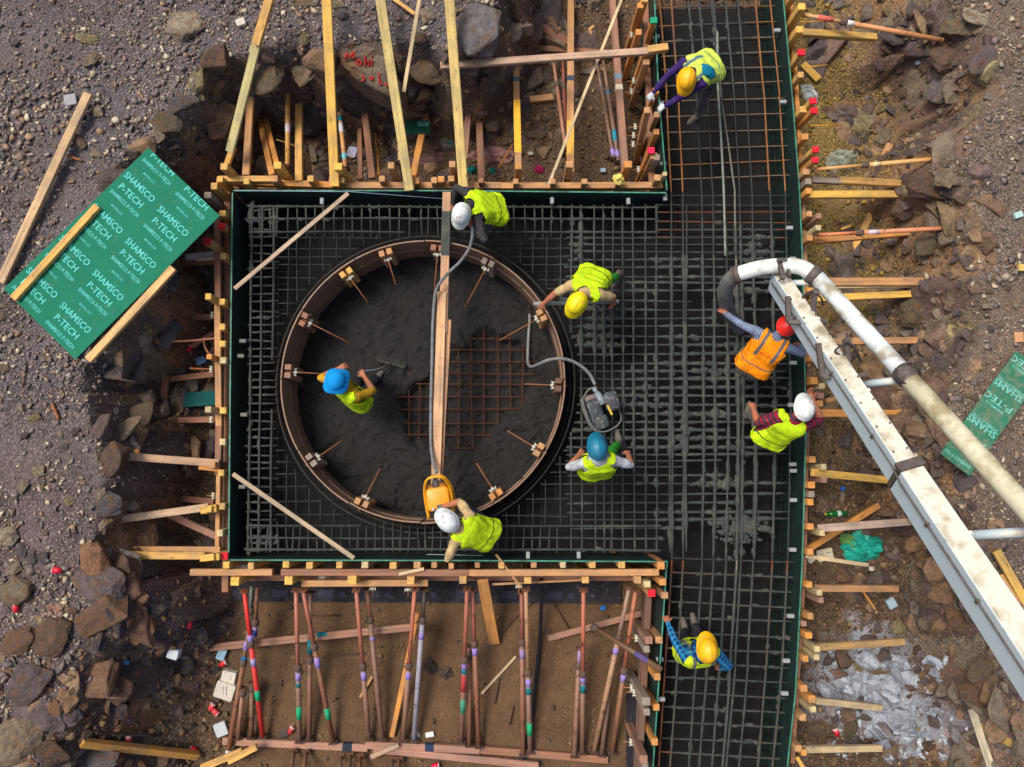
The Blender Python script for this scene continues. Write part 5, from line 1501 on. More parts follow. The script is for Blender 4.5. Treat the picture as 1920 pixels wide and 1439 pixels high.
# steel props -------------------------------------------------------
def prop(x0, y0, z0, x1, y1, z1, c_in, c_out, label, bands=(), split=.42, r=.036, group='steel props behind the bottom formwork wall', foot=True):
    p0, p1 = P(x0, y0, z0), P(x1, y1, z1)
    d = (p1 - p0).normalized()
    root = thing('steel_prop', p1, label, 'prop', group)
    q = p0.lerp(p1, split)
    c_in, c_out = [tuple(a * .72 + b * .28 for a, b in zip(c, (142, 114, 96))) if c[0] < 190 else c for c in (c_in, c_out)]
    c_in, c_out = [(c[0] * 1.04, c[1] * .98, c[2] * (.84 if abs(c[0] - c[2]) < 60 and c[0] >= c[2] else 1)) for c in (c_in, c_out)]
    tube('inner_tube', [p0, q], r * .8, STEEL, 12, root, lin(c_in))
    tube('outer_tube', [q, p1], r, STEEL, 12, root, lin(c_out))
    tube('collar', [q - d * .05, q - d * .03, q + d * .03, q + d * .05], [r * 1.1, r * 1.45, r * 1.45, r * 1.1], RUST, 12, root, lin((92, 74, 64)))
    side = d.cross(Vector((0, 0, 1))).normalized()
    tube('handle', [q + side * r * 1.2, q + side * r * 2.6 + d * .06], .006, RUST, 6, root, lin((80, 62, 54)))
    if foot:
        mb1 = MB(); mb1.bar(p1 - d * .012, p1, .12, .12); mb1.obj('base_plate', [RUST], root, color=lin((86, 66, 58)))
        mb1 = MB(); mb1.bar(p0, p0 + d * .012, .11, .11); mb1.obj('head_plate', [RUST], root, color=lin((110, 72, 52)))
    for t, ln, c in bands:
        a = p0.lerp(p1, t)
        tube('tape_band', [a - d * ln / 2, a + d * ln / 2], r * 1.06, CLOTH, 12, root, lin(c))
    return root
rr, br, gb = (150, 84, 62), (118, 82, 68), (128, 104, 92)
Z0, Z1 = -.18, FLOOR + .09
S_ = prop
S_(458, 1108, Z0, 493, 1382, Z1, (214, 56, 44), (196, 52, 44), 'bright red steel prop with blue, lilac and green bands, leftmost', [(.31, .10, PURP), (.345, .05, BLUE), (.70, .16, GRN), (.47, .12, (160, 150, 190))], split=.35)
S_(472, 1100, -.5, 466, 1208, -.75, (70, 104, 92), (70, 104, 92), 'short green steel prop behind the bright red one', [], foot=False)
S_(483, 1102, -.45, 477, 1195, -.7, br, (150, 130, 200), 'short prop with a lilac end behind the bright red one', [(.9, .08, (50, 60, 130))], split=.7, foot=False)
S_(467, 1180, -.62, 425, 1428, Z1, gb, (124, 82, 66), 'brown steel prop with lilac and blue bands leaning left of the red one', [(.12, .12, PURP), (.22, .07, BLUE), (.93, .08, WHT)], split=.25)
S_(456, 1290, -.8, 446, 1384, Z1, (140, 108, 104), (140, 108, 104), 'dull pinkish prop foot left of the red prop', [], split=.1)
S_(473, 1280, -.85, 471, 1384, Z1, (104, 82, 72), (104, 82, 72), 'dull brown prop foot just left of the red prop', [], split=.1)
S_(555, 1106, Z0, 562, 1390, Z1, (176, 110, 88), (120, 104, 104), 'steel prop with lilac and green bands, upright, second group from the left', [(.555, .12, PURP), (.61, .06, TEAL), (.80, .2, GRN)], split=.5)
S_(568, 1106, Z0, 625, 1392, Z1, (158, 92, 68), (112, 74, 66), 'rust red prop leaning right with lilac and green bands', [(.46, .16, PURP), (.80, .18, GRN)], split=.36)
S_(582, 1110, -.4, 580, 1388, Z1, (122, 96, 94), (116, 84, 84), 'dark prop between the first crossing pair with a teal band', [(.36, .2, TEAL)], split=.45)
S_(668, 1106, Z0, 692, 1386, Z1, (172, 104, 80), (132, 104, 104), 'rust prop with a lilac band, left of the purple grey one', [(.56, .13, PURP)], split=.5)
S_(688, 1104, -.4, 717, 1386, Z1, (150, 104, 92), (124, 102, 106), 'purple grey prop leaning right at the middle of the row', [(.32, .05, PURP)], split=.2)
S_(778, 1104, Z0, 756, 1386, Z1, (184, 106, 76), (140, 110, 106), 'orange rust prop leaning left with a lilac band', [(.56, .11, PURP)], split=.5)
S_(796, 1104, -.35, 776, 1388, Z1, (60, 62, 74), (150, 172, 190), 'pale blue steel prop with a dark head', [(.30, .1, PURP)], split=.2)
S_(876, 1104, Z0, 865, 1392, Z1, (160, 90, 70), (126, 96, 96), 'prop with lilac, blue and red bands below the fifth yellow post', [(.48, .13, PURP), (.52, .06, TEAL), (.60, .26, (168, 62, 64)), (.75, .22, (70, 140, 116))], split=.45)
S_(885, 1104, -.3, 898, 1400, Z1, (156, 88, 72), (126, 84, 78), 'rust prop with a lilac band leaning right of the banded one', [(.38, .13, PURP)], split=.34)
S_(880, 1210, -.7, 880, 1398, Z1, (120, 84, 80), (120, 84, 80), 'dull brown prop foot between the pair at the fifth post', [], split=.1)
S_(986, 1104, Z0, 994, 1410, Z1, (170, 138, 122), (132, 110, 118), 'whitish worn prop with lilac and teal bands beside the black hose', [(.56, .11, PURP), (.61, .1, TEAL), (.85, .2, GRN)], split=.5)
S_(978, 1110, -.4, 981, 1415, Z1, (140, 84, 66), (132, 92, 92), 'rust prop just left of the whitish worn one', [(.37, .14, (146, 128, 170))], split=.3)
S_(1094, 1106, Z0, 1092, 1412, Z1, (184, 102, 76), (124, 98, 98), 'orange rust prop with lilac and teal bands near the right end of the row', [(.53, .12, PURP), (.59, .12, TEAL)], split=.5)
S_(1087, 1215, -.65, 1077, 1418, Z1, (150, 132, 190), (140, 112, 116), 'lilac topped prop just left of the orange rust one', [], split=.16)
S_(1180, 1102, -.1, 1114, 1408, Z1, (150, 132, 138), (168, 142, 130), 'pale scratched steel prop leaning left at the right end of the row', [(.37, .1, PURP)], split=.3)
S_(1192, 1106, -.12, 1148, 1412, Z1, (172, 102, 68), (128, 92, 84), 'orange rust prop rightmost in the row', [(.52, .12, PURP)], split=.48)
S_(1150, 1225, -.7, 1128, 1416, Z1, (120, 104, 112), (112, 98, 108), 'grey prop foot behind the pale scratched prop', [(.12, .1, (50, 90, 130))], split=.1)
for x, y, c, w in ((551, 1408, (120, 104, 104), 'first'), (574, 1410, (130, 100, 98), 'second'), (640, 1418, (128, 116, 116), 'third'), (657, 1416, (112, 92, 92), 'fourth'), (676, 1418, (130, 98, 92), 'fifth'), (736, 1424, (120, 110, 118), 'sixth'), (749, 1424, (124, 104, 108), 'seventh')):
    S_(x, y, Z1 + .02, x - 10, y + 75, Z1 + .5, c, c, w + ' prop foot from the left at the bottom edge below the sills', [], split=.9, r=.034)
GT = 'round steel poles bracing the upper walls'
S_(540, 95, -.3, 539, 313, -.15, (196, 154, 96), (204, 164, 84), 'round yellow post with a white band behind the top wall', [(.68, .14, (220, 208, 206))], split=.12, r=.034, group=GT)
S_(631, 160, -.6, 648, 318, -.2, (190, 134, 72), (196, 152, 92), 'round post with blue and white bands beside the wide plank', [(.42, .10, TEAL), (.53, .16, WHT), (.86, .1, (110, 190, 200))], split=.3, r=.032, group=GT)
S_(747, 135, -.4, 750, 306, -.2, (214, 198, 170), (206, 190, 160), 'whitish round post behind the third plank', [], split=.2, r=.030, group=GT)
S_(1037, 110, -.9, 1061, 282, -.5, (176, 138, 128), (170, 128, 120), 'pinkish round pole crossing the pit floor at the top', [], split=.3, r=.03, group=GT)
S_(1055, 110, -.95, 1062, 292, -.6, (142, 74, 68), (134, 70, 64), 'dark red round pole beside the pinkish one', [], split=.3, r=.03, group=GT)
S_(1119, 117, -.9, 1151, 300, -.4, (112, 98, 106), (106, 88, 88), 'grey purple round pole left of the banded one near the strip', [(.93, .12, PURP)], split=.3, r=.03, group=GT)
S_(1131, 114, -.88, 1160, 306, -.35, (120, 104, 108), (112, 98, 106), 'round pole with blue and lilac bands near the strip', [(.32, .1, (60, 120, 170)), (.75, .2, (50, 140, 160)), (.92, .12, PURP)], split=.3, r=.03, group=GT)
S_(1503, 27, .05, 1768, 76, .15, (206, 172, 106), (198, 146, 92), 'round pole with pink and white bands at the upper right', [(.17, .22, (206, 104, 92)), (.35, .1, (216, 206, 200))], split=.3, r=.034, group=GT, foot=False)
S_(1530, 318, .05, 1787, 296, .2, (206, 166, 100), (214, 172, 104), 'round tan pole above the two yellow braces on the right', [(.44, .1, (222, 200, 150))], split=.36, r=.030, group=GT, foot=False)
S_(1533, 441, -.05, 1818, 426, .1, (206, 132, 84), (206, 146, 104), 'rusty round brace with a white band on the right', [(.37, .14, (206, 186, 196))], split=.28, r=.032, group=GT, foot=False)
S_(1113, 1176, -.55, 1241, 1256, .1, (88, 70, 60), (88, 70, 60), 'dark rusty pipe lying over the lower strip wall', [(.72, .2, (92, 80, 128))], split=.02, r=.036, group=GT, foot=False)
# rusty rods
def rod(pts, r, c, label):
    q = [P(*a) for a in pts]
    tag(tube('steel_rod', catmull(q, 4) if len(q) > 2 else q, r, RUST, 6, None, lin(c)), label, 'rod', 'loose steel rods')
rod([(278, 640, -.35), (345, 640, -.33), (412, 634, -.3)], .016, (184, 124, 96), 'pinkish rusty rod sticking out from the left wall')
rod([(383, 634, -.3), (384, 650, -.4), (392, 664, -.4)], .013, (190, 128, 92), 'short bent rod hanging by the left wall')
rod([(356, 691, -.35), (400, 693, -.35)], .012, (160, 96, 60), 'short rusty rod with a wing nut on the left wall')
rod([(705, 252, -.9), (710, 328, -.4)], .016, (206, 140, 56), 'orange rod standing behind the top wall')
rod([(935, 315, -.9), (962, 270, -.9)], .012, (190, 124, 60), 'orange rod leaning on the pink sheet')
rod([(1500, 42, -.3), (1552, 40, -.35)], .011, (206, 148, 50), 'orange rod end at the upper right wall, highest')
rod([(1510, 127, -.3), (1552, 122, -.35)], .011, (206, 148, 50), 'orange rod end at the upper right wall, second')
rod([(1515, 236, -.3), (1574, 235, -.35)], .011, (212, 150, 44), 'orange rod end at the upper right wall, third')
rod([(1510, 254, -.3), (1528, 253, -.35)], .011, (212, 150, 44), 'short orange rod end at the upper right wall, fourth')
rod([(98, 757, .52), (104, 772, .52), (110, 786, .52)], .022, (150, 92, 56), 'rusty iron strip lying on the left gravel')
rod([(126, 292, .53), (154, 302, .53)], .016, (176, 104, 56), 'rusty iron strip above the green board')
rod([(940, 1190, FL), (965, 1160, FL), (1000, 1130, FL)], .009, (84, 56, 44), 'thin rusty rod on the brown floor by the hose')
rod([(1030, 1120, FL), (1068, 1180, FL)], .009, (84, 56, 44), 'thin rusty rod on the brown floor right of the hose')
rod([(585, 1155, FL), (638, 1154, FL)], .009, (74, 52, 42), 'thin dark rod on the floor behind the second prop group')
rod([(615, 1230, FL), (685, 1226, FL)], .007, (84, 56, 44), 'thin rod on the floor between the props')
rod([(927, 1320, FL), (937, 1270, FL)], .012, (84, 60, 46), 'short rod below the pale lath')
rod([(955, 1360, FL), (962, 1325, FL)], .012, (84, 60, 46), 'lower short rod below the pale lath')
rod([(590, 300, -.6), (555, 275, -.5), (518, 262, -.5)], .008, (176, 140, 60), 'bent yellow wire by the round yellow post')
rod([(1170, 1285, -.5), (1230, 1300, -.6), (1200, 1250, -.6)], .006, (60, 52, 50), 'dark bent wire by the lower strip wall')
# ================================================================== boards with print
_txt = {}
def text_geo(s):
    if s not in _txt:
        cu = bpy.data.curves.new('print', 'FONT'); cu.body = s; cu.size = 1.0; cu.resolution_u = 2; cu.offset = 0.004
        o = bpy.data.objects.new('print', cu); COL.objects.link(o)
        dg = bpy.context.evaluated_depsgraph_get()
        me = o.evaluated_get(dg).to_mesh()
        v = np.array([tuple(p.co) for p in me.vertices]); f = [tuple(p.vertices) for p in me.polygons]
        o.evaluated_get(dg).to_mesh_clear()
        bpy.data.objects.remove(o); bpy.data.curves.remove(cu)
        v[:, 0] -= v[:, 0].min()
        _txt[s] = (v[:, :2], f, v[:, 0].max(), v[:, 1].max())
    return _txt[s]
def print_on(parent, M, items, W, H, matl, color, z=.0012, name='printed_word'):
    """text items (string, u, v of its upper left, length, cap height, angle) clipped to the W x H sheet; M maps (u, -v, z)"""
    for s, u, v, ln, cap, *an in items:
        g, f, w, h = text_geo(s)
        q = np.stack([g[:, 0] * ln / w, g[:, 1] * cap / h - cap], -1)
        if an: c, sn = math.cos(an[0]), math.sin(an[0]); q = np.stack([q[:, 0] * c - q[:, 1] * sn, q[:, 0] * sn + q[:, 1] * c], -1)
        q = q + np.array([u, -v])
        if q[:, 0].max() < .006 or q[:, 0].min() > W - .006 or q[:, 1].min() > -.006 or q[:, 1].max() < -H + .006: continue
        bm = bmesh.new()
        vs = [bm.verts.new((a, b, 0)) for a, b in q]
        for p in f:
            try: bm.faces.new([vs[i] for i in p])
            except ValueError: pass
        if q[:, 0].min() < .004 or q[:, 0].max() > W - .004 or q[:, 1].max() > -.004 or q[:, 1].min() < -H + .004:
            for co, no in (((0.004, 0, 0), (-1, 0, 0)), ((W - .004, 0, 0), (1, 0, 0)), ((0, -.004, 0), (0, 1, 0)), ((0, -H + .004, 0), (0, -1, 0))):
                bmesh.ops.bisect_plane(bm, geom=bm.verts[:] + bm.edges[:] + bm.faces[:], plane_co=co, plane_no=no, clear_outer=True)
        if len(bm.faces):
            bmesh.ops.transform(bm, matrix=M @ Matrix.Translation((0, 0, z)), verts=bm.verts[:])
            me = bpy.data.meshes.new(name); bm.to_mesh(me); me.materials.append(matl)
            link(name, me, parent, None, color)
        bm.free()
def mk_board(name, c1, c2, dirt):
    m, nt, b = mat(name)
    v = coords(nt, rnd=False)
    n1 = noise(nt, v, 2.5, 5, 0.6); n2 = noise(nt, v, 14, 5, 0.65)
    c = mixc(nt, n1, lin(c1), lin(c2))
    c = mixc(nt, ramp(nt, n2, [(0.62 - .2 * dirt, 0.0), (0.78 - .1 * dirt, 0.25 + .5 * dirt)]), c, lin((130, 128, 108)))
    nt.links.new(c, b.inputs['Base Color']); b.inputs['Roughness'].default_value = 0.8; b.inputs['Specular IOR Level'].default_value = .2
    bump(nt, b, n2, 0.1, 0.003)
    return m
BOARD = mk_board('green_film_board', (18, 104, 80), (30, 124, 98), .2)
BOARD2 = mk_board('green_film_board_dirty', (34, 98, 76), (60, 128, 100), .9)
INK = mk_objplain('print_ink', 0.6, 0.1, 40, 0, 0.3)
def sheet(corners, z, th, matl, label, name='plywood_sheet', cat='board', group=None, zs=None):
    """corners: px of origin, end of the u axis, end of the v axis"""
    zs = zs or (z, z, z)
    o, a, b = [P(*c, zz) for c, zz in zip(corners, zs)]
    u = (a - o).normalized(); n = u.cross(o - b).normalized(); v = n.cross(u)   # v points against the reading order
    W, H = (a - o).length, abs((b - o).dot(v))
    M = Matrix((u, v, n)).transposed().to_4x4(); M.translation = o
    mb = MB(); B = M @ Matrix.Translation((W / 2, -H / 2, -th / 2)); mb.box(B, W, H, th, 0, .002)
    ob = mb.obj(name, [matl, PLYE])
    for pl in ob.data.polygons:
        if abs(pl.normal.dot(n)) < .5: pl.material_index = 1
    return tag(ob, label, cat, group), M, W, H
def shamsco(W, H, s=1.0):
    it = []
    for i in range(-1, 5):
        for k in range(-1, 3):
            u, v = .64 * k, .578 * i + .02 * k
            it += [('SHAMSCO', u + .04, v + .40, .52, .085), ('P-TECH', u + .10, v + .555, .40, .085), ('SHAMSCO P-TECH', u + .06, v + .125, .50, .05),
                   ('BSH RWL_ICO', u + .20, v + .262, .20, .03)]
    return [t for t in it if -.5 < t[1] < W and -.1 < t[2] < H]
bo, M, W, H = sheet([(278, 277), (412, 405), (30, 565)], .62, .018, BOARD, 'large green plywood sheet with turquoise print lying on the left rim', zs=(.64, .62, .6))
print_on(bo, M, shamsco(W, H), W, H, INK, lin((84, 200, 196)))
T(184, 387, .66, 26, 561, .64, .095, .06, YEL, 'yellow batten lying along the left edge of the green sheet', 'batten')
T(326, 503, .665, 166, 676, .645, .1, .06, lin((226, 184, 120)), 'pale knotty batten lying along the right edge of the green sheet', 'batten')
b2, M, W, H = sheet([(1818, 893), (1763, 851), (1962, 700)], .60, .018, BOARD2, 'dirty green plywood strip with upside down print on the right rim', zs=(.6, .6, .62))
it = []
for i in range(4):
    it += [('SHAMSCO P-TECH', .05, .06 + .578 * i, .42, .045), ('P-TEC', .06, .36 + .578 * i, .40, .085), ('SHAMS', .03, .56 + .578 * i, .42, .085), ('SHAMSCO', .12, .30 + .578 * i, .26, .035)]
print_on(b2, M, it, W, H, INK, lin((116, 196, 184)))
b3, M, W, H = sheet([(318, 739), (318, 766), (404, 734)], -.9, .015, mk_board('green_strip', (18, 78, 78), (24, 88, 86), .1), 'narrow dark green board strip with print beside the left wall', zs=(-.95, -.95, -.8))
print_on(b3, M, [('AMS', .0, .17, .24, .085), ('CO P', .0, .34, .22, .05), ('CO P', .0, .46, .22, .05), ('EC', .04, .02, .16, .085), ('EC', .04, .58, .16, .085)], W, H, INK, lin((70, 170, 176)))
b4, M, W, H = sheet([(806, 252), (760, 251), (812, 226)], -.58, .02, mk_board('green_offcut', (16, 60, 44), (22, 72, 52), .1), 'small dark green board offcut on the orange timber')
print_on(b4, M, [('AMS', .02, .12, .17, .07), ('CO', .05, .29, .1, .045)], W, H, INK, lin((110, 190, 180)))
# membrane strip along the bottom wall
strip, M, W, H = sheet([(428, 1082), (1164, 1086), (428, 1128)], FLOOR + .075, .012, mk_board('navy_membrane', (32, 31, 40), (46, 44, 52), .3), 'dark blue printed membrane strip along the foot of the bottom wall', 'membrane_strip', 'membrane')
it = [('@', .3 + .66 * i, .20, .07, .05) for i in range(8)] + [('___', .27 + .66 * i, .27, .13, .008) for i in range(8)] + [('||||||||', .0 + .66 * i, .18, .2, .08) for i in range(8)]
print_on(strip, M, it, W, H, INK, lin((66, 68, 92)))
ms, M, W, H = sheet([(1174, 1300), (1196, 1300), (1150, 1445)], FLOOR + .09, .012, bpy.data.materials['navy_membrane'], 'dark blue membrane strip along the foot of the lower strip wall', 'membrane_strip', 'membrane', zs=(FLOOR + .2, FLOOR + .2, FLOOR + .1))
# painted rock face
pr = P(690, 135, .3)
rk_o = None
def painted_rock():
    pts = [(632, 88), (680, 82), (722, 96), (748, 150), (752, 190), (728, 182), (700, 170), (668, 150), (640, 122)]
    zt = [.60, .62, .58, .40, .26, .24, .30, .38, .50]
    top = [P(a, b, z) for (a, b), z in zip(pts, zt)]
    bm = bmesh.new()
    c = sum(top, Vector()) / len(top)
    up = Vector((0, .0, 0))
    for p in top: bm.verts.new(p)
    for p in top: bm.verts.new(c + (p - c) * 1.12 + Vector((0, .05, -.5)))
    bmesh.ops.convex_hull(bm, input=bm.verts)
    bmesh.ops.delete(bm, geom=[v for v in bm.verts if not v.link_faces], context='VERTS')
    bmesh.ops.dissolve_limit(bm, angle_limit=R(12), verts=bm.verts[:], edges=bm.edges[:])
    bmesh.ops.bevel(bm, geom=bm.edges[:], offset=.02, segments=1, affect='EDGES')
    bmesh.ops.triangulate(bm, faces=bm.faces[:])
    bmesh.ops.subdivide_edges(bm, edges=[e for e in bm.edges if e.calc_length() > .12], cuts=3, use_grid_fill=True)
    bmesh.ops.triangulate(bm, faces=bm.faces[:])
    bmesh.ops.recalc_face_normals(bm, faces=bm.faces[:])
    bm.normal_update()
    for q in bm.verts:
        q.co = q.co + q.normal * (.03 * float(fbm(np.array(q.co.x * 4), np.array(q.co.y * 4 + q.co.z * 3), 4, 77)) - .03 * (abs(float(fbm(np.array(q.co.x * 1.5 + 2), np.array(q.co.y * 3), 2, 78))) < .03))
    me = bpy.data.meshes.new('rock'); bm.to_mesh(me)
    from mathutils.bvhtree import BVHTree
    tree = BVHTree.FromBMesh(bm); bm.free()
    me.materials.append(ROCK)
    o = link('rock', me, None, None, lin((122, 108, 92)))
    tag(o, 'brown slab of rock with red painted writing behind the top wall', 'rock')
    # letters as brush strokes lying on the stone
    strokes = [[(648, 112), (650, 100), (656, 108), (663, 98), (664, 112)], [(676, 116), (671, 113), (670, 120), (676, 122), (677, 115), (678, 123)], [(685, 105), (685, 126)], [(685, 117), (691, 115), (692, 126)], [(697, 112), (698, 124)], [(696, 105), (699, 107)],
               [(679, 140), (684, 150), (678, 152)], [(694, 148), (700, 150), (697, 145), (692, 148)], [(710, 138), (713, 158), (717, 157)], [(722, 156), (727, 164)]]
    mb = MB()
    cam_p = Vector((0, 0, CAMH))
    for st in strokes:
        q = []
        for a, b in catmull([Vector((x, y, 0)) for x, y in st], 4) and [(v.x, v.y) for v in catmull([Vector((x, y, 0)) for x, y in st], 4)]:
            d = (P(a, b, 0) - cam_p).normalized()
            h = tree.ray_cast(cam_p, d)
            if h[0] is not None: q.append(h[0] - d * .008)
        if len(q) > 1: mb.tube(q, .014, 6)
    if mb.v: mb.obj('painted_writing', [CLOTH], o, True, None, lin((168, 50, 42)))
painted_rock()

# ================================================================== concrete pump boom
def mk_white():
    m, nt, b = mat('dirty_white_paint_shaded_sides')
    v = coords(nt, rnd=False)
    n1 = noise(nt, v, 2.6, 6, 0.65); n2 = noise(nt, v, 24, 4, 0.7)
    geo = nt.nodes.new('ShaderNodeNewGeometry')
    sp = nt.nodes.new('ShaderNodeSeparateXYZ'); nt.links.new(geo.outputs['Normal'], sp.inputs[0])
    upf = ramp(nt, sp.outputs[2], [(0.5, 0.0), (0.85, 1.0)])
    c = mixc(nt, upf, lin((188, 206, 214)), lin((220, 215, 198)))  # bluish sky-lit shade on the sides, warmer top: light painted into the colour
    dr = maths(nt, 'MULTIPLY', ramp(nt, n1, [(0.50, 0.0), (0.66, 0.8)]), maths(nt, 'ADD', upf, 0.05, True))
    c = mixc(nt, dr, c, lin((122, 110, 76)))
    c = mixc(nt, ramp(nt, n2, [(0.64, 0.0), (0.70, 0.55)]), c, lin((92, 88, 78)))
    nt.links.new(c, b.inputs['Base Color']); b.inputs['Roughness'].default_value = 0.5
    bump(nt, b, n2, 0.15, 0.004)
    return m
def mk_pipe():
    m, nt, b = mat('pipe_paint')
    v = coords(nt, rnd=False)
    n1 = noise(nt, v, 3.4, 6, 0.6); n2 = noise(nt, v, 26, 4, 0.7)
    c = mixc(nt, ramp(nt, n1, [(0.48, 0.0), (0.60, 0.8)]), objcol(nt), lin((150, 136, 98)))
    c = mixc(nt, ramp(nt, n2, [(0.66, 0.0), (0.71, 0.6)]), c, lin((80, 74, 64)))
    nt.links.new(c, b.inputs['Base Color']); b.inputs['Roughness'].default_value = 0.5
    bump(nt, b, n1, 0.15, 0.004)
    return m
WHITE, PIPEP = mk_white(), mk_pipe()
STEELG = mk_plain('dark_bracket_steel', lin((86, 78, 74)), 0.6, 0.35, 18)
boom = thing('concrete_pump_boom', P(1459, 507, 1.3), 'white steel boom and pipe of a concrete pump reaching in from the lower right', 'pump boom')
B0, B1 = P(1459, 507, 1.55), P(1881, 1130, 3.6)
bd = (B1 - B0)
tj = .665
def along(t): return B0 + bd * t
def boxbeam(name, t0, t1, w0, w1, h0, h1):
    v = []
    ux = Vector((bd.x, bd.y, 0)).normalized(); sd_ = Vector((-ux.y, ux.x, 0)); ax = bd.normalized(); up = ax.cross(-sd_) if ax.cross(-sd_).z > 0 else ax.cross(sd_)
    mb = MB(); vs = []
    for t, w, h in ((t0, w0, h0), (t1, w1, h1)):
        p = along(t)
        c = .012
        vs += [p + sd_ * (w / 2 - c), p - sd_ * (w / 2 - c), p - sd_ * w / 2 - up * c, p - sd_ * w / 2 - up * (h - c), p - sd_ * (w / 2 - c) - up * h, p + sd_ * (w / 2 - c) - up * h, p + sd_ * w / 2 - up * (h - c), p + sd_ * w / 2 - up * c]
    f = [tuple(range(8)), tuple(range(8, 16))] + [(i, (i + 1) % 8, 8 + (i + 1) % 8, 8 + i) for i in range(8)]
    mb.add(vs, fix(vs, f)); return mb.obj(name, [WHITE], boom), ux, sd_, up
_, bux, bsd, bup = boxbeam('boom_section', 0, tj - .006, .155, .195, .30, .34)
boxbeam('boom_section', tj + .012, 1.6, .225, .26, .36, .40)
mb = MB(); c = along(tj); mb.bar(c - bsd * .125 + bup * .004, c + bsd * .125 + bup * .004, .09, .05, 0, bup); mb.obj('joint_plate', [STEELG], boom)
mb = MB(); mb.box(frame(along(tj + .0) - bup * .18 - bsd * .11, along(tj) - bup * .18 + bsd * .11, bup), .22, .05, .36); mb.obj('joint_plate', [STEELG], boom)
mb = MB()
for a, b in (((1800, 1066), (1802, 1088)), ((1790, 1055), (1792, 1078))):     # scuffs on the side
    pass
def side_pt(t, s, dn): return along(t) + bsd * s - bup * dn
lft = 1 if bsd.x < 0 else -1
for t in np.linspace(.04, tj - .04, 9):          # weld beads and bolts along the top edges
    for s in (-1, 1):
        c = side_pt(t, s * .066, -.004); tube('bolt', [c - bup * .004, c + bup * .008], .010, STEELG, 6, boom)
for t in (.16, .36, .56, .8, .98):               # hydraulic line clipped along the side
    c = side_pt(t, lft * (.1 if t < tj else .128), .10); mbq = MB(); mbq.bar(c - bup * .03, c + bup * .03, .03, .03); mbq.obj('line_clip', [STEELG], boom)
tube('hydraulic_line', [side_pt(t, lft * (.098 if t < tj else .128), .10) for t in (.02, .3, .6, tj - .02, tj + .03, .9, 1.3)], .010, STEELG, 8, boom)
for t, w_ in ((.2, .17), (.45, .186), (.85, .24), (1.05, .246)):   # stiffener straps welded over the top
    c = along(t); mbq = MB(); mbq.bar(c - bsd * (w_ / 2 + .004) + bup * .003, c + bsd * (w_ / 2 + .004) + bup * .003, .035, .012, 0, bup); mbq.obj('stiffener', [WHITE], boom)
# pipe
L1 = [P(1530, 519, 1.78), P(1694, 700, 2.42)]
tube('delivery_pipe', L1, .088, PIPEP, 20, boom, lin((220, 230, 232)))
L2 = [P(1699, 706, 2.44), P(1800, 817, 2.85), P(1925, 955, 3.4), P(2060, 1104, 4.05)]
tube('delivery_pipe', L2, .094, PIPEP, 20, boom, lin((204, 200, 172)))
EL = catmull([P(1384, 514, 1.42), P(1420, 504, 1.55), P(1460, 499, 1.66), P(1500, 501, 1.74), P(1530, 519, 1.78)], 6)
tube('pipe_elbow', EL, .088, PIPEP, 20, boom, lin((222, 228, 226)))
hose = catmull([P(1384, 514, 1.42), P(1367, 528, 1.24), P(1359, 552, .95), P(1364, 580, .55), P(1376, 604, .1), P(1386, 622, -.18)], 6)
tube('end_hose', hose, [.094] * (len(hose) - 8) + [.084, .082, .08, .078, .076, .074, .072, .072], RUBBER, 20, boom, lin((104, 106, 104)))
def band(c, ax, r, w, name='pipe_clamp', col=(86, 78, 72)):
    ax = ax.normalized()
    tube(name, [c - ax * w, c - ax * w * .8, c + ax * w * .8, c + ax * w], [r * .9, r, r, r * .9], STEELG, 20, boom)
band(EL[0], EL[1] - EL[0], .108, .03); band(EL[0] + (EL[1] - EL[0]).normalized() * -.05, EL[1] - EL[0], .1, .015)
band(EL[-2], EL[-1] - EL[-3], .108, .05); band(P(1697, 703, 2.43), L1[1] - L1[0], .112, .05); band(P(1700, 707, 2.44), L1[1] - L1[0], .105, .06)
mb = MB()
for k in range(5):
    a = P(1697, 703, 2.43); pts = [a + Vector((math.cos(t + k) * .12, math.sin(t + k) * .11, math.sin(t * 2 + k) * .05 + .05)) for t in np.linspace(0, 4.4, 10)]
    mb.tube(pts, .009, 6)
mb.obj('cable_bundle', [RUBBER], boom, True, None, lin((70, 64, 60)))
mb = MB(); mb.bar(P(1460, 486, 1.72), P(1468, 524, 1.78), .05, .05); mb.bar(P(1476, 500, 1.72), P(1480, 520, 1.78), .03, .05); mb.bar(P(1456, 489, 1.8), P(1476, 486, 1.8), .03, .03); mb.obj('tip_bracket', [STEELG], boom, color=None)
for a, b, r in ((P(1486, 531, 1.62), P(1520, 530, 1.72), .035), (P(1612, 722, 1.95), P(1694, 712, 2.35), .04), (P(1822, 1004, 2.95), P(1990, 994, 3.3), .045)):
    tube('pipe_support', [a, b], r, WHITE, 12, boom)
def bracket(pts, z, plate):
    mb = MB()
    q = [P(a, b, z + dz) for a, b, dz in pts]
    for a, b in zip(q[:-1], q[1:]): mb.bar(a, b, .05, .05)
    (a0, b0, a1, b1) = plate
    p0, p1 = P(a0, b0, z + .12), P(a1, b1, z + .02)
    mb.bar(p0, p1, .055, .06); mb.bar(p1 - (p1 - p0) * .35, p1, .085, .05); mb.tube([p0 + Vector((0, 0, -.04)), p0 + Vector((0, 0, .05))], .035, 10)
    mb.obj('bracket', [STEELG], boom)
bracket([(1477, 556, .02), (1478, 605, .0), (1520, 604, .05), (1551, 602, .05)], 1.82, (1527, 548, 1523, 600))
bracket([(1534, 644, .02), (1542, 707, .0), (1595, 707, .05), (1624, 702, .05)], 2.12, (1587, 640, 1590, 704))
mb = MB()
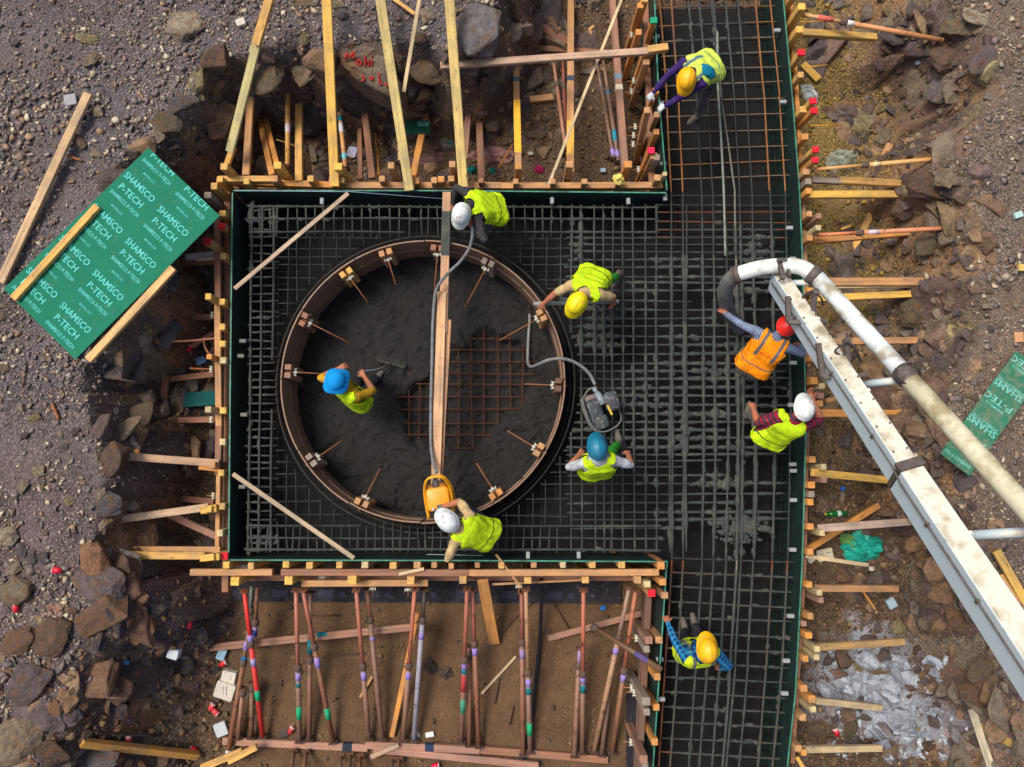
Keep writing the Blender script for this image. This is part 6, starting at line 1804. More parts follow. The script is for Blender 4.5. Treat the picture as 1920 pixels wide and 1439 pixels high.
mb.tube(catmull([P(1588, 642, 2.3), P(1572, 652, 2.28), P(1566, 660, 2.25), P(1580, 668, 2.2)], 5), .011, 6)
mb.tube(catmull([P(1590, 642, 2.3), P(1602, 650, 2.3), P(1608, 664, 2.25), P(1614, 678, 2.1)], 5), .012, 6)
mb.tube(catmull([P(1505, 560, 2.0), P(1512, 550, 2.05), P(1522, 548, 2.0)], 5), .012, 6)
mb.tube(catmull([P(1532, 552, 1.95), P(1540, 560, 1.9), P(1543, 572, 1.8)], 5), .011, 6)
mb.obj('hydraulic_hose', [RUBBER], boom, True, None, lin((64, 60, 60)))

# ================================================================== vibrators and hoses
def rbox(mb, M, L, W, H, r, mi=0, n=5):
    """box with rounded vertical corners and a soft top"""
    prof = []
    for cx, cy, a0 in ((L / 2 - r, W / 2 - r, 0), (-L / 2 + r, W / 2 - r, 90), (-L / 2 + r, -W / 2 + r, 180), (L / 2 - r, -W / 2 + r, 270)):
        for k in range(n + 1):
            a = R(a0 + 90 * k / n); prof.append((cx + r * math.cos(a), cy + r * math.sin(a)))
    m = len(prof); v = []; f = []
    rings = [(1, 0), (1, H - r * .5), (1 - .25 * r / min(L, W), H - r * .15), (1 - .8 * r / min(L, W), H)]
    for s, z in rings: v += [M @ Vector((x * s, y * s, z)) for x, y in prof]
    for i in range(len(rings) - 1):
        for k in range(m): f.append((i * m + k, i * m + (k + 1) % m, (i + 1) * m + (k + 1) % m, (i + 1) * m + k))
    f.append(tuple(reversed(range(m)))); f.append(tuple(range((len(rings) - 1) * m, len(rings) * m)))
    mb.add(v, f, mi)
def place(px, py, z, rot, px2=None):
    p = P(px, py, z); return Matrix.Translation(p) @ Matrix.Rotation(R(rot), 4, 'Z')
vy = thing('concrete_vibrator', P(824, 935, .03), 'yellow motor of a concrete vibrator at the lower rim of the round form', 'vibrator')
M = place(825, 934, .12, 8)
mb = MB(); rbox(mb, M, .30, .30, .26, .06); mb.obj('motor_housing', [PLASTIC], vy, True, None, lin((232, 154, 28)))
mb = MB(); rbox(mb, M @ Matrix.Translation((0, .06, .0)), .24, .28, .22, .05); mb.obj('front_cover', [PLASTIC], vy, True, None, lin((214, 134, 20)))
mb = MB()
fr = [(-.17, -.24, .0), (-.18, -.05, .02), (-.17, .13, .08), (-.11, .26, .2), (0, .29, .22), (.11, .26, .2), (.17, .13, .08), (.18, -.05, .02), (.15, -.22, .0)]
mb.tube(catmull([M @ Vector(q) for q in fr], 5), .016, 8); mb.tube(catmull([M @ Vector((x * .95, y * .97, z + .17)) for x, y, z in fr], 5), .014, 8)
mb.obj('tube_frame', [PLASTIC], vy, True, None, lin((226, 160, 30)))
mb = MB(); mb.tube([M @ Vector((-.01, .14, .2)), M @ Vector((-.01, .24, .2))], .05, 14); mb.tube([M @ Vector((-.01, .24, .2)), M @ Vector((-.012, .31, .2))], .03, 12); mb.obj('coupling', [STEELG], vy, True)
mb = MB()
for k in range(4): mb.bar(M @ Vector((-.1, .13 + .02 * k, .225)), M @ Vector((.1, .13 + .02 * k, .225)), .008, .01)
mb.obj('cooling_slot', [RUBBER], vy, False, None, lin((60, 44, 20)))
mb = MB(); mb.tube([M @ Vector((-.07, -.12, .2)), M @ Vector((-.07, -.12, .285))], .022, 10); mb.obj('filler_cap', [NUT], vy, True, None, lin((180, 180, 176)))
vd = thing('concrete_vibrator', P(1128, 766, ZB), 'dark concrete splashed vibrator motor standing on the reinforcement', 'vibrator')
M = place(1129, 768, ZB + .03, 18)
DK = mk_paint('splashed_motor', 0.32, 0.6, 0, 14, lin((128, 126, 118)))
mb = MB(); rbox(mb, M @ Matrix.Translation((-.12, -.02, 0)), .19, .38, .24, .05); mb.obj('engine_block', [DK], vd, True, None, lin((42, 52, 62)))
mb = MB(); rbox(mb, M @ Matrix.Translation((.12, .06, .0)), .20, .26, .30, .06); mb.obj('fuel_tank', [DK], vd, True, None, lin((52, 58, 66)))
mb = MB(); rbox(mb, M @ Matrix.Translation((-.1, -.17, .0)), .2, .18, .28, .05); mb.obj('air_filter', [DK], vd, True, None, lin((46, 56, 58)))
mb = MB(); rbox(mb, M @ Matrix.Translation((-.12, .18, .0)), .18, .1, .22, .04); mb.obj('exhaust', [DK], vd, True, None, lin((112, 96, 92)))
mb = MB(); mb.tube([M @ Vector((0, .05, .28)), M @ Vector((-.03, .22, .26))], .045, 12); mb.tube([M @ Vector((-.03, .22, .26)), M @ Vector((-.05, .3, .25))], .03, 12); mb.obj('coupling', [DK], vd, True, None, lin((130, 142, 152)))
mb = MB(); mb.bar(M @ Vector((.06, -.12, .30)), M @ Vector((.04, .02, .31)), .03, .02); mb.obj('throttle_lever', [PLASTIC], vd, False, None, lin((206, 172, 60)))
mb = MB()
fr = [(-.24, .22, .02), (-.25, 0, .03), (-.22, -.2, .03), (-.1, -.3, .03), (.1, -.28, .03), (.2, -.2, .05), (.21, -.05, .05)]
mb.tube(catmull([M @ Vector(q) for q in fr], 5), .013, 8); mb.tube(catmull([M @ Vector((x, y, z + .2)) for x, y, z in fr[:5]], 5), .012, 8); mb.tube(catmull([M @ Vector(q) for q in ((-.24, .2, .22), (-.12, .3, .24), (.0, .3, .24))], 5), .012, 8)
mb.obj('tube_frame', [DK], vd, True, None, lin((96, 100, 98)))
def hosething(pts, r, c, label, n=8, cat='hose', name='hose'):
    q = catmull([P(*a) for a in pts], 7)
    return tag(tube(name, q, r, RUBBER, 12, None, lin(c)), label, cat)
hosething([(819, 886, .34), (812, 866, .2), (808, 830, .14), (808, 760, .12), (810, 680, .12), (812, 600, .14), (818, 545, .2), (838, 515, .32), (862, 492, .45), (880, 466, .58), (886, 440, .66), (884, 424, .7)], .021, (112, 116, 118),
          'grey vibrator hose running along the walkway to the worker at the top')
hosething([(1116, 722, .02), (1104, 700, .0), (1082, 682, .02), (1056, 673, .06), (1030, 675, .03), (1010, 683, -.1), (996, 688, -.35), (990, 680, -.58), (990, 650, -.68), (993, 600, -.7), (993, 585, -.74)], .022, (116, 118, 118),
          'grey vibrator hose hanging over the rim of the round form')
hosething([(1015, 1086, -.5), (1015, 1130, -.7), (1012, 1200, -1.0), (1003, 1290, -1.03), (994, 1360, -1.03), (984, 1405, -1.03), (975, 1450, -1.03)], .026, (30, 32, 40), 'black hose lying on the floor between the props')
hosething([(1345, 60, ZB + .07), (1346, 160, ZB + .07), (1352, 260, ZB + .08), (1357, 360, ZB + .07), (1360, 480, ZB + .06)], .016, (126, 132, 122), 'thin grey hose along the middle of the narrow strip')
# string line along the top wall
tag(tube('string_line', [P(440, 358, .02), P(660, 360, .02), P(830, 373, .03)], .0035, CLOTH, 5, None, lin((150, 170, 200))), 'thin pale string stretched along the top wall', 'string')
tag(tube('string_line', [P(800, 1040, .02), P(905, 1042, .02)], .0035, CLOTH, 5, None, lin((150, 176, 190))), 'thin pale string along the bottom wall by the yellow motor', 'string')
# rake of the worker in the round form
rk = thing('rake', P(735, 685, ZF), 'dark rake lying on the concrete beside the blue helmet worker', 'rake')
mb = MB(); mb.bar(P(707, 676, ZF + .06), P(760, 690, ZF + .06), .025, .02); mb.obj('rake_head', [RUBBER], rk, False, None, lin((60, 60, 58)))
for k in range(15):
    a = P(708 + 3.6 * k, 675 + .95 * k, ZF + .05); mb = MB(); mb.bar(a, a + Vector((.012, .075, -.02)), .009, .012); mb.obj('tooth', [RUBBER], rk, False, None, lin((84, 84, 80)))
tube('rake_handle', [P(733, 683, ZF + .07), P(706, 694, -.45), P(680, 697, .05)], .015, RUBBER, 8, rk, lin((120, 130, 132)))
# straight bar carried by the worker with the tan shirt
tag(tube('steel_pipe', [P(1000, 570, .50), P(1160, 566, .52)], .026, RUBBER, 12, None, lin((130, 136, 134))), 'grey pipe held across by the worker in the tan shirt', 'pipe')

# ================================================================== litter
def cup(px, py, rot, c, label):
    g = G(px, py, .04)
    a = R(rot); d = Vector((math.cos(a), math.sin(a), .12))
    root = thing('paper_cup', g, label, 'cup', 'red paper cups')
    tube('cup_body', [g - d * .05, g + d * .05], [.032, .043], PLASTIC, 14, root, lin(c), True)
    tube('cup_rim', [g + d * .048, g + d * .056], [.046, .046], PLASTIC, 14, root, lin((226, 190, 190)), True)
RC_ = (206, 26, 52)
cup(112, 1069, 175, RC_, 'red paper cup on the gravel at the left below the grey stone row')
cup(34, 1139, 100, RC_, 'red paper cup near the left edge by the tan and brown rock')
cup(357, 1170, 95, RC_, 'red paper cup on the dark rocks of the lower left pit')
cup(420, 1243, 30, (224, 40, 50), 'red paper cup above the printed white sacks')
cup(399, 1324, 60, (226, 70, 76), 'upper of two crushed red cups by the props')
cup(406, 1333, -40, (226, 70, 76), 'lower of two crushed red cups by the props')
cup(243, 1386, 80, (206, 60, 70), 'small red cup above the yellow timber at the bottom left')
cup(366, 1404, 150, RC_, 'red paper cup at the right end of the bottom left timber')
cup(357, 655, 60, RC_, 'red paper cup in the left pit near the blue pack')
cup(1566, 1372, 110, (206, 30, 64), 'crumpled red cup on the floor at the lower right')
cup(817, 1434, 10, (206, 30, 60), 'red cup at the bottom edge below the sill')
cup(547, 1368, 60, (176, 50, 54), 'dull red cup behind the bright red prop')
def pack(px, py, w, h, rot, t, c, label, name='packet', cat='packet', text=None, z=None):
    g = G(px, py, .02) if z is None else P(px, py, z)
    s = (CAMH - g.z) / FPX
    M = Matrix.Translation(g) @ Matrix.Rotation(R(rot), 4, 'Z') @ Matrix.Rotation(.08, 4, 'X')
    mb = MB(); rbox(mb, M, w * s, h * s, t, min(w, h) * s * .12)
    o = tag(mb.obj(name, [PAPER], None, False, None, lin(c)), label, cat)
    if text:
        W, H = w * s, h * s
        print_on(o, M @ Matrix.Translation((-W / 2, H / 2, t)), text(W, H), W, H, INK, lin((52, 60, 66)), .001)
    return o
pack(331, 1222, 20, 18, -15, .1, (206, 216, 222), 'white crumpled packet left of the long pinkish plank')
pack(418, 1225, 20, 15, 70, .06, (150, 186, 206), 'pale blue packet under the long pinkish plank')
pack(434, 1266, 26, 22, -12, .1, (206, 200, 188), 'upper one of two printed white sacks by the brown prop', 'sack', 'sack', lambda W, H: [('~', W * .55, H * .3, W * .25, H * .12), ('~', W * .52, H * .5, W * .25, H * .12), ('~', W * .15, H * .12, W * .2, H * .1)])
pack(428, 1290, 36, 30, -18, .12, (200, 194, 182), 'lower one of two printed white sacks by the brown prop', 'sack', 'sack', lambda W, H: [('~~~~', W * .55, H * .12, H * .6, W * .12, -1.25), ('~~~', W * .40, H * .2, H * .5, W * .08, -1.25)])
pack(417, 1365, 22, 24, 20, .05, (186, 196, 202), 'crumpled clear wrapper left of the prop feet', 'wrapper', 'wrapper')
pack(379, 677, 18, 14, 25, .04, (96, 140, 176), 'flat blue pack in the left pit below the red cup', text=lambda W, H: [('=', W * .2, H * .2, W * .5, H * .3)])
pack(360, 722, 26, 24, 5, .03, (128, 120, 108), 'crumpled brown wrapper above the green strip', 'wrapper', 'wrapper')
pack(662, 284, 18, 26, -20, .02, (190, 196, 222), 'white printed paper beside the banded round post', 'paper', 'paper', lambda W, H: [('|||||', W * .1, H * .75, W * .6, H * .15)])
pack(780, 378 + 1000, 14, 9, 10, .015, (206, 216, 206), 'small white wrapper on the floor near the sill', 'wrapper', 'wrapper')
pack(806, 1376, 15, 9, 10, .02, (210, 220, 212), 'white and green wrapper lying above the middle sill', 'wrapper', 'wrapper')
pack(1908, 633, 17, 20, 3, .012, (196, 148, 104), 'brown cardboard square on the right gravel above the green strip', 'cardboard', 'cardboard')
pack(1911, 504, 13, 13, 0, .05, (206, 176, 100), 'small yellow block on the right gravel', 'block', 'block')
pack(1545, 1040, 30, 22, 12, .03, (206, 196, 172), 'printed paper pack half under the turquoise bag', text=lambda W, H: [('~~', W * .12, H * .3, W * .3, H * .15), ('~~', W * .12, H * .55, W * .3, H * .1), ('~', W * .6, H * .3, W * .25, H * .2)])
pack(1519, 1050, 12, 10, 40, .02, (206, 198, 180), 'small pale scrap left of the paper pack', 'scrap', 'scrap')
pack(1668, 1130, 16, 18, 30, .05, (160, 184, 196), 'crumpled pale blue paper on the right pit floor', 'paper', 'paper')
pack(1632, 1006 + 60, 0.1 + 8, 8, 0, .02, (206, 196, 180), 'tiny pale scrap below the turquoise bag', 'scrap', 'scrap')
pack(240, 1241, 9, 8, 0, .03, (66, 130, 190), 'small blue wrapper beside the dark rock group', 'wrapper', 'wrapper')
pack(1578, 916, 7, 7, 0, .03, (30, 110, 206), 'tiny blue cap on the ground above the green bottle', 'cap', 'cap')
pack(1130, 1139, 10, 7, 20, .03, (30, 110, 180), 'small blue scrap on the brown floor by the pinkish timber', 'scrap', 'scrap')
pack(602, 197, 7, 9, 0, .04, (206, 30, 44), 'tiny red scrap beside the straight tan timber', 'scrap', 'scrap')
pack(1720, 120, 12, 7, 15, .03, (150, 170, 180), 'small crumpled foil beside the pinkish grey boulder', 'foil', 'foil')
pack(995, 290, 9, 6, 0, .03, (196, 190, 186), 'small white scrap on the floor behind the top wall', 'scrap', 'scrap')
pack(1905, 405, 16, 12, 20, .04, (170, 200, 196), 'crumpled pale wrapper near the right edge', 'wrapper', 'wrapper')
pack(135, 190, 24, 22, 10, .03, (150, 150, 156), 'flattened grey wrapper on the gravel by the leaning timber', 'wrapper', 'wrapper')
pack(1130, 322, 10, 8, 0, .05, (150, 170, 190), 'pale glassy scrap behind the top wall near the strip', 'scrap', 'scrap')
pack(454, 46, 18, 14, 20, .05, (196, 190, 176), 'white broken tile on the top left rim', 'tile', 'tile')
# lid
g = G(426, 203, .06); lid = tag(tube('jar_lid', [g - Vector((0, 0, .02)), g + Vector((0, 0, .02))], .055, PLASTIC, 18, None, lin((150, 170, 206))), 'pale blue round lid in the shaded upper left corner', 'lid')
# crumpled cloths
def crumple(px, py, w, h, rot, hgt, c, label, name, cat, seed, matl=None, pts=None, z=None):
    n = 60 if w > 50 else 34
    g = G(px, py) if z is None else P(px, py, z)
    s = (CAMH - g.z) / FPX
    gg = np.linspace(-1, 1, n); U, V = np.meshgrid(gg, gg)
    ang = np.arctan2(V, U); rad = np.maximum(np.abs(U), np.abs(V))
    rr = rad * (0.72 + .38 * fbm(np.cos(ang) * 1.3 + seed, np.sin(ang) * 1.3, 3, seed))
    X = np.cos(ang) * rr * w * s / 2 * 1.2; Y = np.sin(ang) * rr * h * s / 2 * 1.2
    f1 = fbm(U * 1.7 + seed, V * 1.7, 3, seed + 3); f2 = 1 - np.abs(fbm(U * 2.2 + .5 * V + seed, V * 1.2, 2, seed + 9)) * 5; f2 = np.clip(f2, 0, 1) ** 1.5 * 1.1
    Z = (1 - rad ** 2.5) * hgt * (0.55 + .5 * f1 + .55 * np.clip(f2, 0, 1)) + .012
    Z = np.maximum(Z, .006)
    c0, s0 = math.cos(R(rot)), math.sin(R(rot))
    wx, wy = g.x + X * c0 - Y * s0, g.y + X * s0 + Y * c0
    base = np.maximum(z_at(wx, wy), g.z - .03) if z is None else g.z
    v = np.stack([wx, wy, base + Z], -1).reshape(-1, 3)
    f = [(i * n + k, i * n + k + 1, (i + 1) * n + k + 1, (i + 1) * n + k) for i in range(n - 1) for k in range(n - 1)]
    return tag(link(name, mesh_from(name, v, f, matl or CLOTH, True), None, None, lin(c)), label, cat)
crumple(1614, 1028, 96, 62, 8, .26, (36, 168, 150), 'crumpled turquoise bag below the white smeared brace', 'plastic_bag', 'bag', 4, PLASTIC)
crumple(1592, 1015, 30, 36, 20, .14, (110, 160, 90), 'green corner of cloth under the turquoise bag', 'cloth', 'cloth', 31)
crumple(918, 292, 110, 40, 4, .06, (146, 108, 106), 'dusty pink sheet on the floor behind the top wall', 'cloth_sheet', 'sheet', 7)
crumple(800, 300, 90, 34, 0, .05, (120, 92, 90), 'dull pink sheet under the third plank', 'cloth_sheet', 'sheet', 17)
crumple(886, 319, 20, 16, 0, .1, (20, 120, 116), 'teal rag behind the top wall beside the dark brown timber', 'rag', 'rag', 9)
crumple(924, 321, 26, 10, -8, .06, (24, 130, 124), 'teal strip of cloth right of the dark brown timber', 'rag', 'rag', 12)
crumple(838, 272, 36, 14, 0, .04, (40, 92, 104), 'blue label sheet behind the pale plank', 'rag', 'rag', 13)
crumple(1010, 319, 22, 20, 0, .1, (176, 40, 96), 'magenta rag behind the top wall', 'rag', 'rag', 19)
crumple(1160, 338, 30, 24, 0, .09, (226, 206, 110), 'yellow plastic wrap tied to a stud of the top wall', 'plastic_wrap', 'wrap', 23, PLASTIC, z=.05)
crumple(1516, 178, 30, 56, 20, .16, (190, 200, 202), 'white plastic bag behind the red tipped studs', 'plastic_bag', 'bag', 29, PLASTIC)
crumple(808, 1250, 26, 34, 45, .06, (74, 64, 58), 'dark work glove on the brown floor, left one', 'work_glove', 'glove', 37)
crumple(836, 1262, 30, 22, -20, .06, (78, 68, 60), 'dark work glove on the brown floor, right one', 'work_glove', 'glove', 41)
crumple(497, 1205, 22, 26, 0, .04, (88, 72, 60), 'dark rag behind the bright red prop', 'rag', 'rag', 43)
crumple(533, 1376, 28, 18, 0, .06, (84, 76, 74), 'flat dark rag near the red prop foot', 'rag', 'rag', 47)
def mk_clear():
    m, nt, b = mat('clear_plastic')
    b.inputs['Base Color'].default_value = (.55, .68, .6, 1); b.inputs['Roughness'].default_value = .15
    b.inputs['Alpha'].default_value = .38
    return m
CLEAR = mk_clear()
crumple(1578, 306, 58, 56, 0, .34, (150, 170, 150), 'clear plastic bag puffed up under the tan pole', 'plastic_bag', 'bag', 53, CLEAR)
# bottle
g = G(1567, 963, .045)
bt = thing('plastic_bottle', g, 'green plastic bottle with a white label lying in the right pit', 'bottle')
d = Vector((1, .06, 0)).normalized()
def mk_glass():
    m, nt, b = mat('green_plastic_bottle')
    b.inputs['Base Color'].default_value = (*lin((16, 120, 44)), 1); b.inputs['Roughness'].default_value = .18
    b.inputs['Transmission Weight'].default_value = .35
    return m
tube('bottle_body', [g + d * x for x in (-.15, -.145, -.05, .1, .135, .15)], [.02, .04, .043, .042, .036, .01], mk_glass(), 16, bt)
tube('label_band', [g + d * -.005, g + d * .055], .0445, PAPER, 16, bt, lin((190, 206, 206)))
tube('bottle_cap', [g + d * -.185, g + d * -.15], .016, PLASTIC, 12, bt, lin((190, 190, 60)))
# ================================================================== people
def mk_fabric(name, c1, c2=None, pat=None, freq=40.0, rough=0.9):
    m, nt, b = mat(name)
    v = coords(nt, rnd=False)
    n1 = noise(nt, v, 9, 4, 0.6); n2 = noise(nt, v, 70, 2, 0.5)
    at = nt.nodes.new('ShaderNodeAttribute'); at.attribute_name = 'bc'
    sp = nt.nodes.new('ShaderNodeSeparateXYZ'); nt.links.new(at.outputs['Vector'], sp.inputs[0])
    c = mixc(nt, 0.0, lin(c1), lin(c1))
    if pat == 'stripes':
        s = maths(nt, 'SINE', maths(nt, 'MULTIPLY', sp.outputs[1], freq))
        c = mixc(nt, ramp(nt, maths(nt, 'ADD', maths(nt, 'MULTIPLY', s, .5), .5), [(.45, 0.0), (.55, 1.0)]), lin(c1), lin(c2))
    elif pat == 'plaid':
        s = maths(nt, 'GREATER_THAN', maths(nt, 'SINE', maths(nt, 'MULTIPLY', sp.outputs[1], freq)), 0.0)
        s2 = maths(nt, 'GREATER_THAN', maths(nt, 'SINE', maths(nt, 'MULTIPLY', sp.outputs[0], freq)), 0.0)
        c = mixc(nt, maths(nt, 'MULTIPLY', maths(nt, 'ADD', s, s2), 0.5), lin(c1), lin(c2))
    elif pat == 'shoulder':     # reflective bands over the shoulders only
        u = maths(nt, 'ABSOLUTE', sp.outputs[0])
        k = maths(nt, 'MULTIPLY', maths(nt, 'GREATER_THAN', u, .088), maths(nt, 'LESS_THAN', u, .128))
        k = maths(nt, 'MULTIPLY', k, maths(nt, 'GREATER_THAN', sp.outputs[1], .22))
        k2 = maths(nt, 'MULTIPLY', maths(nt, 'GREATER_THAN', sp.outputs[1], .085), maths(nt, 'LESS_THAN', sp.outputs[1], .10))
        c = mixc(nt, maths(nt, 'MAXIMUM', k, k2), lin(c1), lin(c2))
    elif pat == 'bands':        # reflective bands over both shoulders and round the waist
        u = maths(nt, 'ABSOLUTE', sp.outputs[0])
        k = maths(nt, 'MULTIPLY', maths(nt, 'GREATER_THAN', u, .088), maths(nt, 'LESS_THAN', u, .128))
        k2 = maths(nt, 'MULTIPLY', maths(nt, 'GREATER_THAN', sp.outputs[1], .08), maths(nt, 'LESS_THAN', sp.outputs[1], .125))
        c = mixc(nt, maths(nt, 'MAXIMUM', k, k2), lin(c1), lin(c2))
    elif pat == 'hem':
        k2 = maths(nt, 'MULTIPLY', maths(nt, 'GREATER_THAN', sp.outputs[1], .085), maths(nt, 'LESS_THAN', sp.outputs[1], .10))
        c = mixc(nt, k2, lin(c1), lin(c2))
    c = mixc(nt, 1.0, c, ramp(nt, n1, [(0.3, 0.62), (0.7, 1.12)]), 'MULTIPLY')
    n3 = noise(nt, v, 26, 4, 0.65)
    c = mixc(nt, ramp(nt, n3, [(0.56, 0.0), (0.72, 0.55)]), c, lin((112, 106, 90)))
    nt.links.new(c, b.inputs['Base Color']); b.inputs['Roughness'].default_value = rough
    b.inputs['Specular IOR Level'].default_value = 0.2
    h = maths(nt, 'ADD', maths(nt, 'MULTIPLY', n1, 1.0), maths(nt, 'MULTIPLY', n2, .1))
    bump(nt, b, h, 0.7, 0.03)
    return m
SKIN = mk_plain('skin', lin((168, 106, 78)), 0.6, .1, 12, bumpd=.001, spec=.4)
BOOT = mk_plain('muddy_boots', lin((96, 92, 84)), .85, .3, 14)
GLOVE = mk_plain('work_gloves', lin((206, 208, 214)), .9, .12, 30)
GLOVE2 = mk_plain('dirty_work_gloves', lin((92, 98, 98)), .9, .25, 30)
EYE = mk_plain('eye_dark', (.01, .008, .006), .3, 0, 10, bumpd=0)
HAIR = mk_plain('dark_hair', lin((38, 30, 26)), .8, .2, 60)
def ik(a, b, l1, l2, pole):
    d = b - a; L = d.length
    mx = (l1 + l2) * .995
    if L > mx: b = a + d * (mx / L); d = b - a; L = mx
    x = (l1 * l1 - l2 * l2 + L * L) / (2 * L); h = math.sqrt(max(0, l1 * l1 - x * x))
    u = d / L; p = Vector(pole); p = p - u * p.dot(u)
    p = p.normalized() if p.length > 1e-5 else u.orthogonal().normalized()
    return a + u * x + p * h, b
_ico = bmesh.new(); bmesh.ops.create_icosphere(_ico, subdivisions=2, radius=1.0); ICO = [v.co.copy() for v in _ico.verts]; _ico.free()
def hull_add(bm, spheres):
    t = bmesh.new()
    for c, r in spheres:
        for q in ICO: t.verts.new(Vector(c) + q * r)
    bmesh.ops.convex_hull(t, input=t.verts)
    bmesh.ops.delete(t, geom=[v for v in t.verts if not v.link_faces], context='VERTS')
    m = {}
    for v in t.verts: m[v] = bm.verts.new(v.co)
    for f in t.faces: bm.faces.new([m[v] for v in f.verts])
    t.free()
def remeshed(bm, vox, it):
    me = bpy.data.meshes.new('body'); bm.to_mesh(me); bm.free()
    o = bpy.data.objects.new('body_tmp', me); COL.objects.link(o)
    md = o.modifiers.new('r', 'REMESH'); md.mode = 'VOXEL'; md.voxel_size = vox
    sm = o.modifiers.new('s', 'SMOOTH'); sm.factor = .5; sm.iterations = it
    return o
PEOPLE = []
def person(label, neck, lean, face, head, hup, hands, poles, feet, knee, shirt, trousers, vest, helmet, sleeve='long', glove=None, foot_z=ZB, mark=None, marks=(), hat=False, palm=None, pants_boot=BOOT):
    neck = P(*neck)
    hl = math.hypot(*lean)
    pel = neck + Vector((lean[0], lean[1], -math.sqrt(max(.02, .5 ** 2 - hl ** 2))))
    sp = (neck - pel).normalized()
    fw = Vector((math.cos(R(face)), math.sin(R(face)), 0))
    rt = fw.cross(Vector((0, 0, 1))); rt = (rt - sp * rt.dot(sp)).normalized()
    fr = sp.cross(rt).normalized()
    hd = P(*head)
    # keep the head at neck length
    nv = hd - neck; nv = nv.normalized() * min(max(nv.length, .17), .21); hd = neck + nv
    caps = []      # (a, b, ra, rb, region, offset along)
    sh = {s: neck - sp * .055 + rt * .178 * k for s, k in (('R', 1), ('L', -1))}
    hp = {s: pel - sp * .03 + rt * .092 * k for s, k in (('R', 1), ('L', -1))}
    body = bmesh.new()
    lv = [(neck - sp * .045, .150, .066), (neck - sp * .14, .105, .112), (neck - sp * .30, .080, .112), (pel + sp * .02, .085, .125), (pel - sp * .06, .08, .115)]
    for (c0, w0, r0), (c1, w1, r1) in zip(lv[:-1], lv[1:]):
        hull_add(body, [(c0 + rt * w0, r0), (c0 - rt * w0, r0), (c1 + rt * w1, r1), (c1 - rt * w1, r1)])
    hull_add(body, [(neck - sp * .03, .065), (hd - nv * .25, .055)])
    # head
    hu = (Vector((0, 0, 1)) + Vector((math.cos(R(hup[0])), math.sin(R(hup[0])), 0)) * math.tan(R(hup[1]))).normalized()
    hf = Vector((math.cos(R(hup[0])), math.sin(R(hup[0])), 0)); hf = (hf - hu * hf.dot(hu)).normalized(); hr = hf.cross(hu)
    hull_add(body, [(hd + hu * .03 - hf * .02, .088), (hd + hu * .02 + hf * .02, .08), (hd - hu * .07 + hf * .045, .05), (hd - hu * .045 + hf * .05, .05)])
    hull_add(body, [(hd + hf * .098 - hu * .005, .012), (hd + hf * .112 - hu * .03, .017)])
    for k in (-1, 1): hull_add(body, [(hd + hr * .083 * k - hu * .0, .018), (hd + hr * .088 * k - hu * .03, .014)])
    caps.append((neck, hd, .06, .1, 'skin')); caps.append((hd, hd + hf * .05, .11, .1, 'skin'))
    caps.append((pel + sp * .03, neck - sp * .03, .16, .13, 'shirt'))
    caps.append((pel - sp * .08, pel - sp * .02, .17, .17, 'pants'))
    arms = {}
    for s in 'RL':
        tgt = P(*hands[s]); pole = poles[s]
        e, w = ik(sh[s], tgt, .285, .255, pole)
        arms[s] = (e, w)
        hull_add(body, [(sh[s], .068), (sh[s].lerp(e, .5), .056), (e, .047)]); hull_add(body, [(e, .047), (e.lerp(w, .35), .046), (w, .031)])
        up_end = sh[s].lerp(e, .78 if sleeve == 'short' else 1.0)
        caps.append((sh[s], up_end, .07, .055, 'shirt'))
        if sleeve == 'short': caps.append((up_end, w, .045, .035, 'skin'))
        else: caps.append((up_end, w.lerp(e, .06), .05, .036, 'shirt'))
        if sleeve == 'short': hull_add(body, [(sh[s].lerp(e, .55), .066), (sh[s].lerp(e, .78), .062)])
    for s in 'RL':
        f0 = P(*feet[s], foot_z)
        k, an = ik(hp[s], f0 + Vector((0, 0, .085)), .425, .415, knee if not isinstance(knee, dict) else knee[s])
        hull_add(body, [(hp[s], .098), (hp[s].lerp(k, .5), .082), (k, .062)]); hull_add(body, [(k, .062), (k.lerp(an, .3), .064), (an, .043)])
        td = Vector((fw.x, fw.y, 0)).normalized()
        heel = an + Vector((0, 0, -.045)) - td * .05; toe = an + Vector((0, 0, -.055)) + td * .14
        hull_add(body, [(an, .05), (heel, .042), (toe, .036), (an + td * .08 + Vector((0, 0, -.02)), .045)])
        caps.append((hp[s], k, .1, .065, 'pants')); caps.append((k, k.lerp(an, .62), .066, .06, 'pants')); caps.append((k.lerp(an, .7), an, .056, .055, 'boot')); caps.append((heel, toe, .05, .045, 'boot'))
    # hands: palm in the body, fingers added after
    fingers = []
    for s in 'RL':
        e, w = arms[s]
        d = (w - e).normalized()
        pn = Vector((palm or {}).get(s, (0, 0, -1))); pn = pn - d * pn.dot(d); pn = pn.normalized() if pn.length > .1 else d.orthogonal().normalized()
        la = d.cross(pn) * (1 if s == 'R' else -1)       # towards the thumb
        kn = w + d * .085
        hull_add(body, [(w, .03), (kn + la * .03, .017), (kn - la * .03, .015), (w + d * .03 + la * .03, .018)])
        caps.append((w + d * .01, kn, .035, .035, 'hand'))
        for i, (off, ln, rr) in enumerate(((.032, .072, .0098), (.011, .082, .010), (-.011, .076, .0095), (-.031, .060, .0085))):
            b0 = kn + la * off - d * .012; pts = [b0]; dd = d.copy()
            for seg, bend in ((.45, .45), (.3, .55), (.25, .4)):
                dd = (Quaternion(la.cross(Vector((0, 0, 0))) if False else d.cross(pn).normalized(), -0.0) @ dd)
                dd = (dd * math.cos(bend) + pn * math.sin(bend)).normalized(); pts.append(pts[-1] + dd * ln * seg * 1.15)
            fingers.append((pts, [rr, rr, rr * .92, rr * .72]))
        t0 = w + d * .03 + la * .03
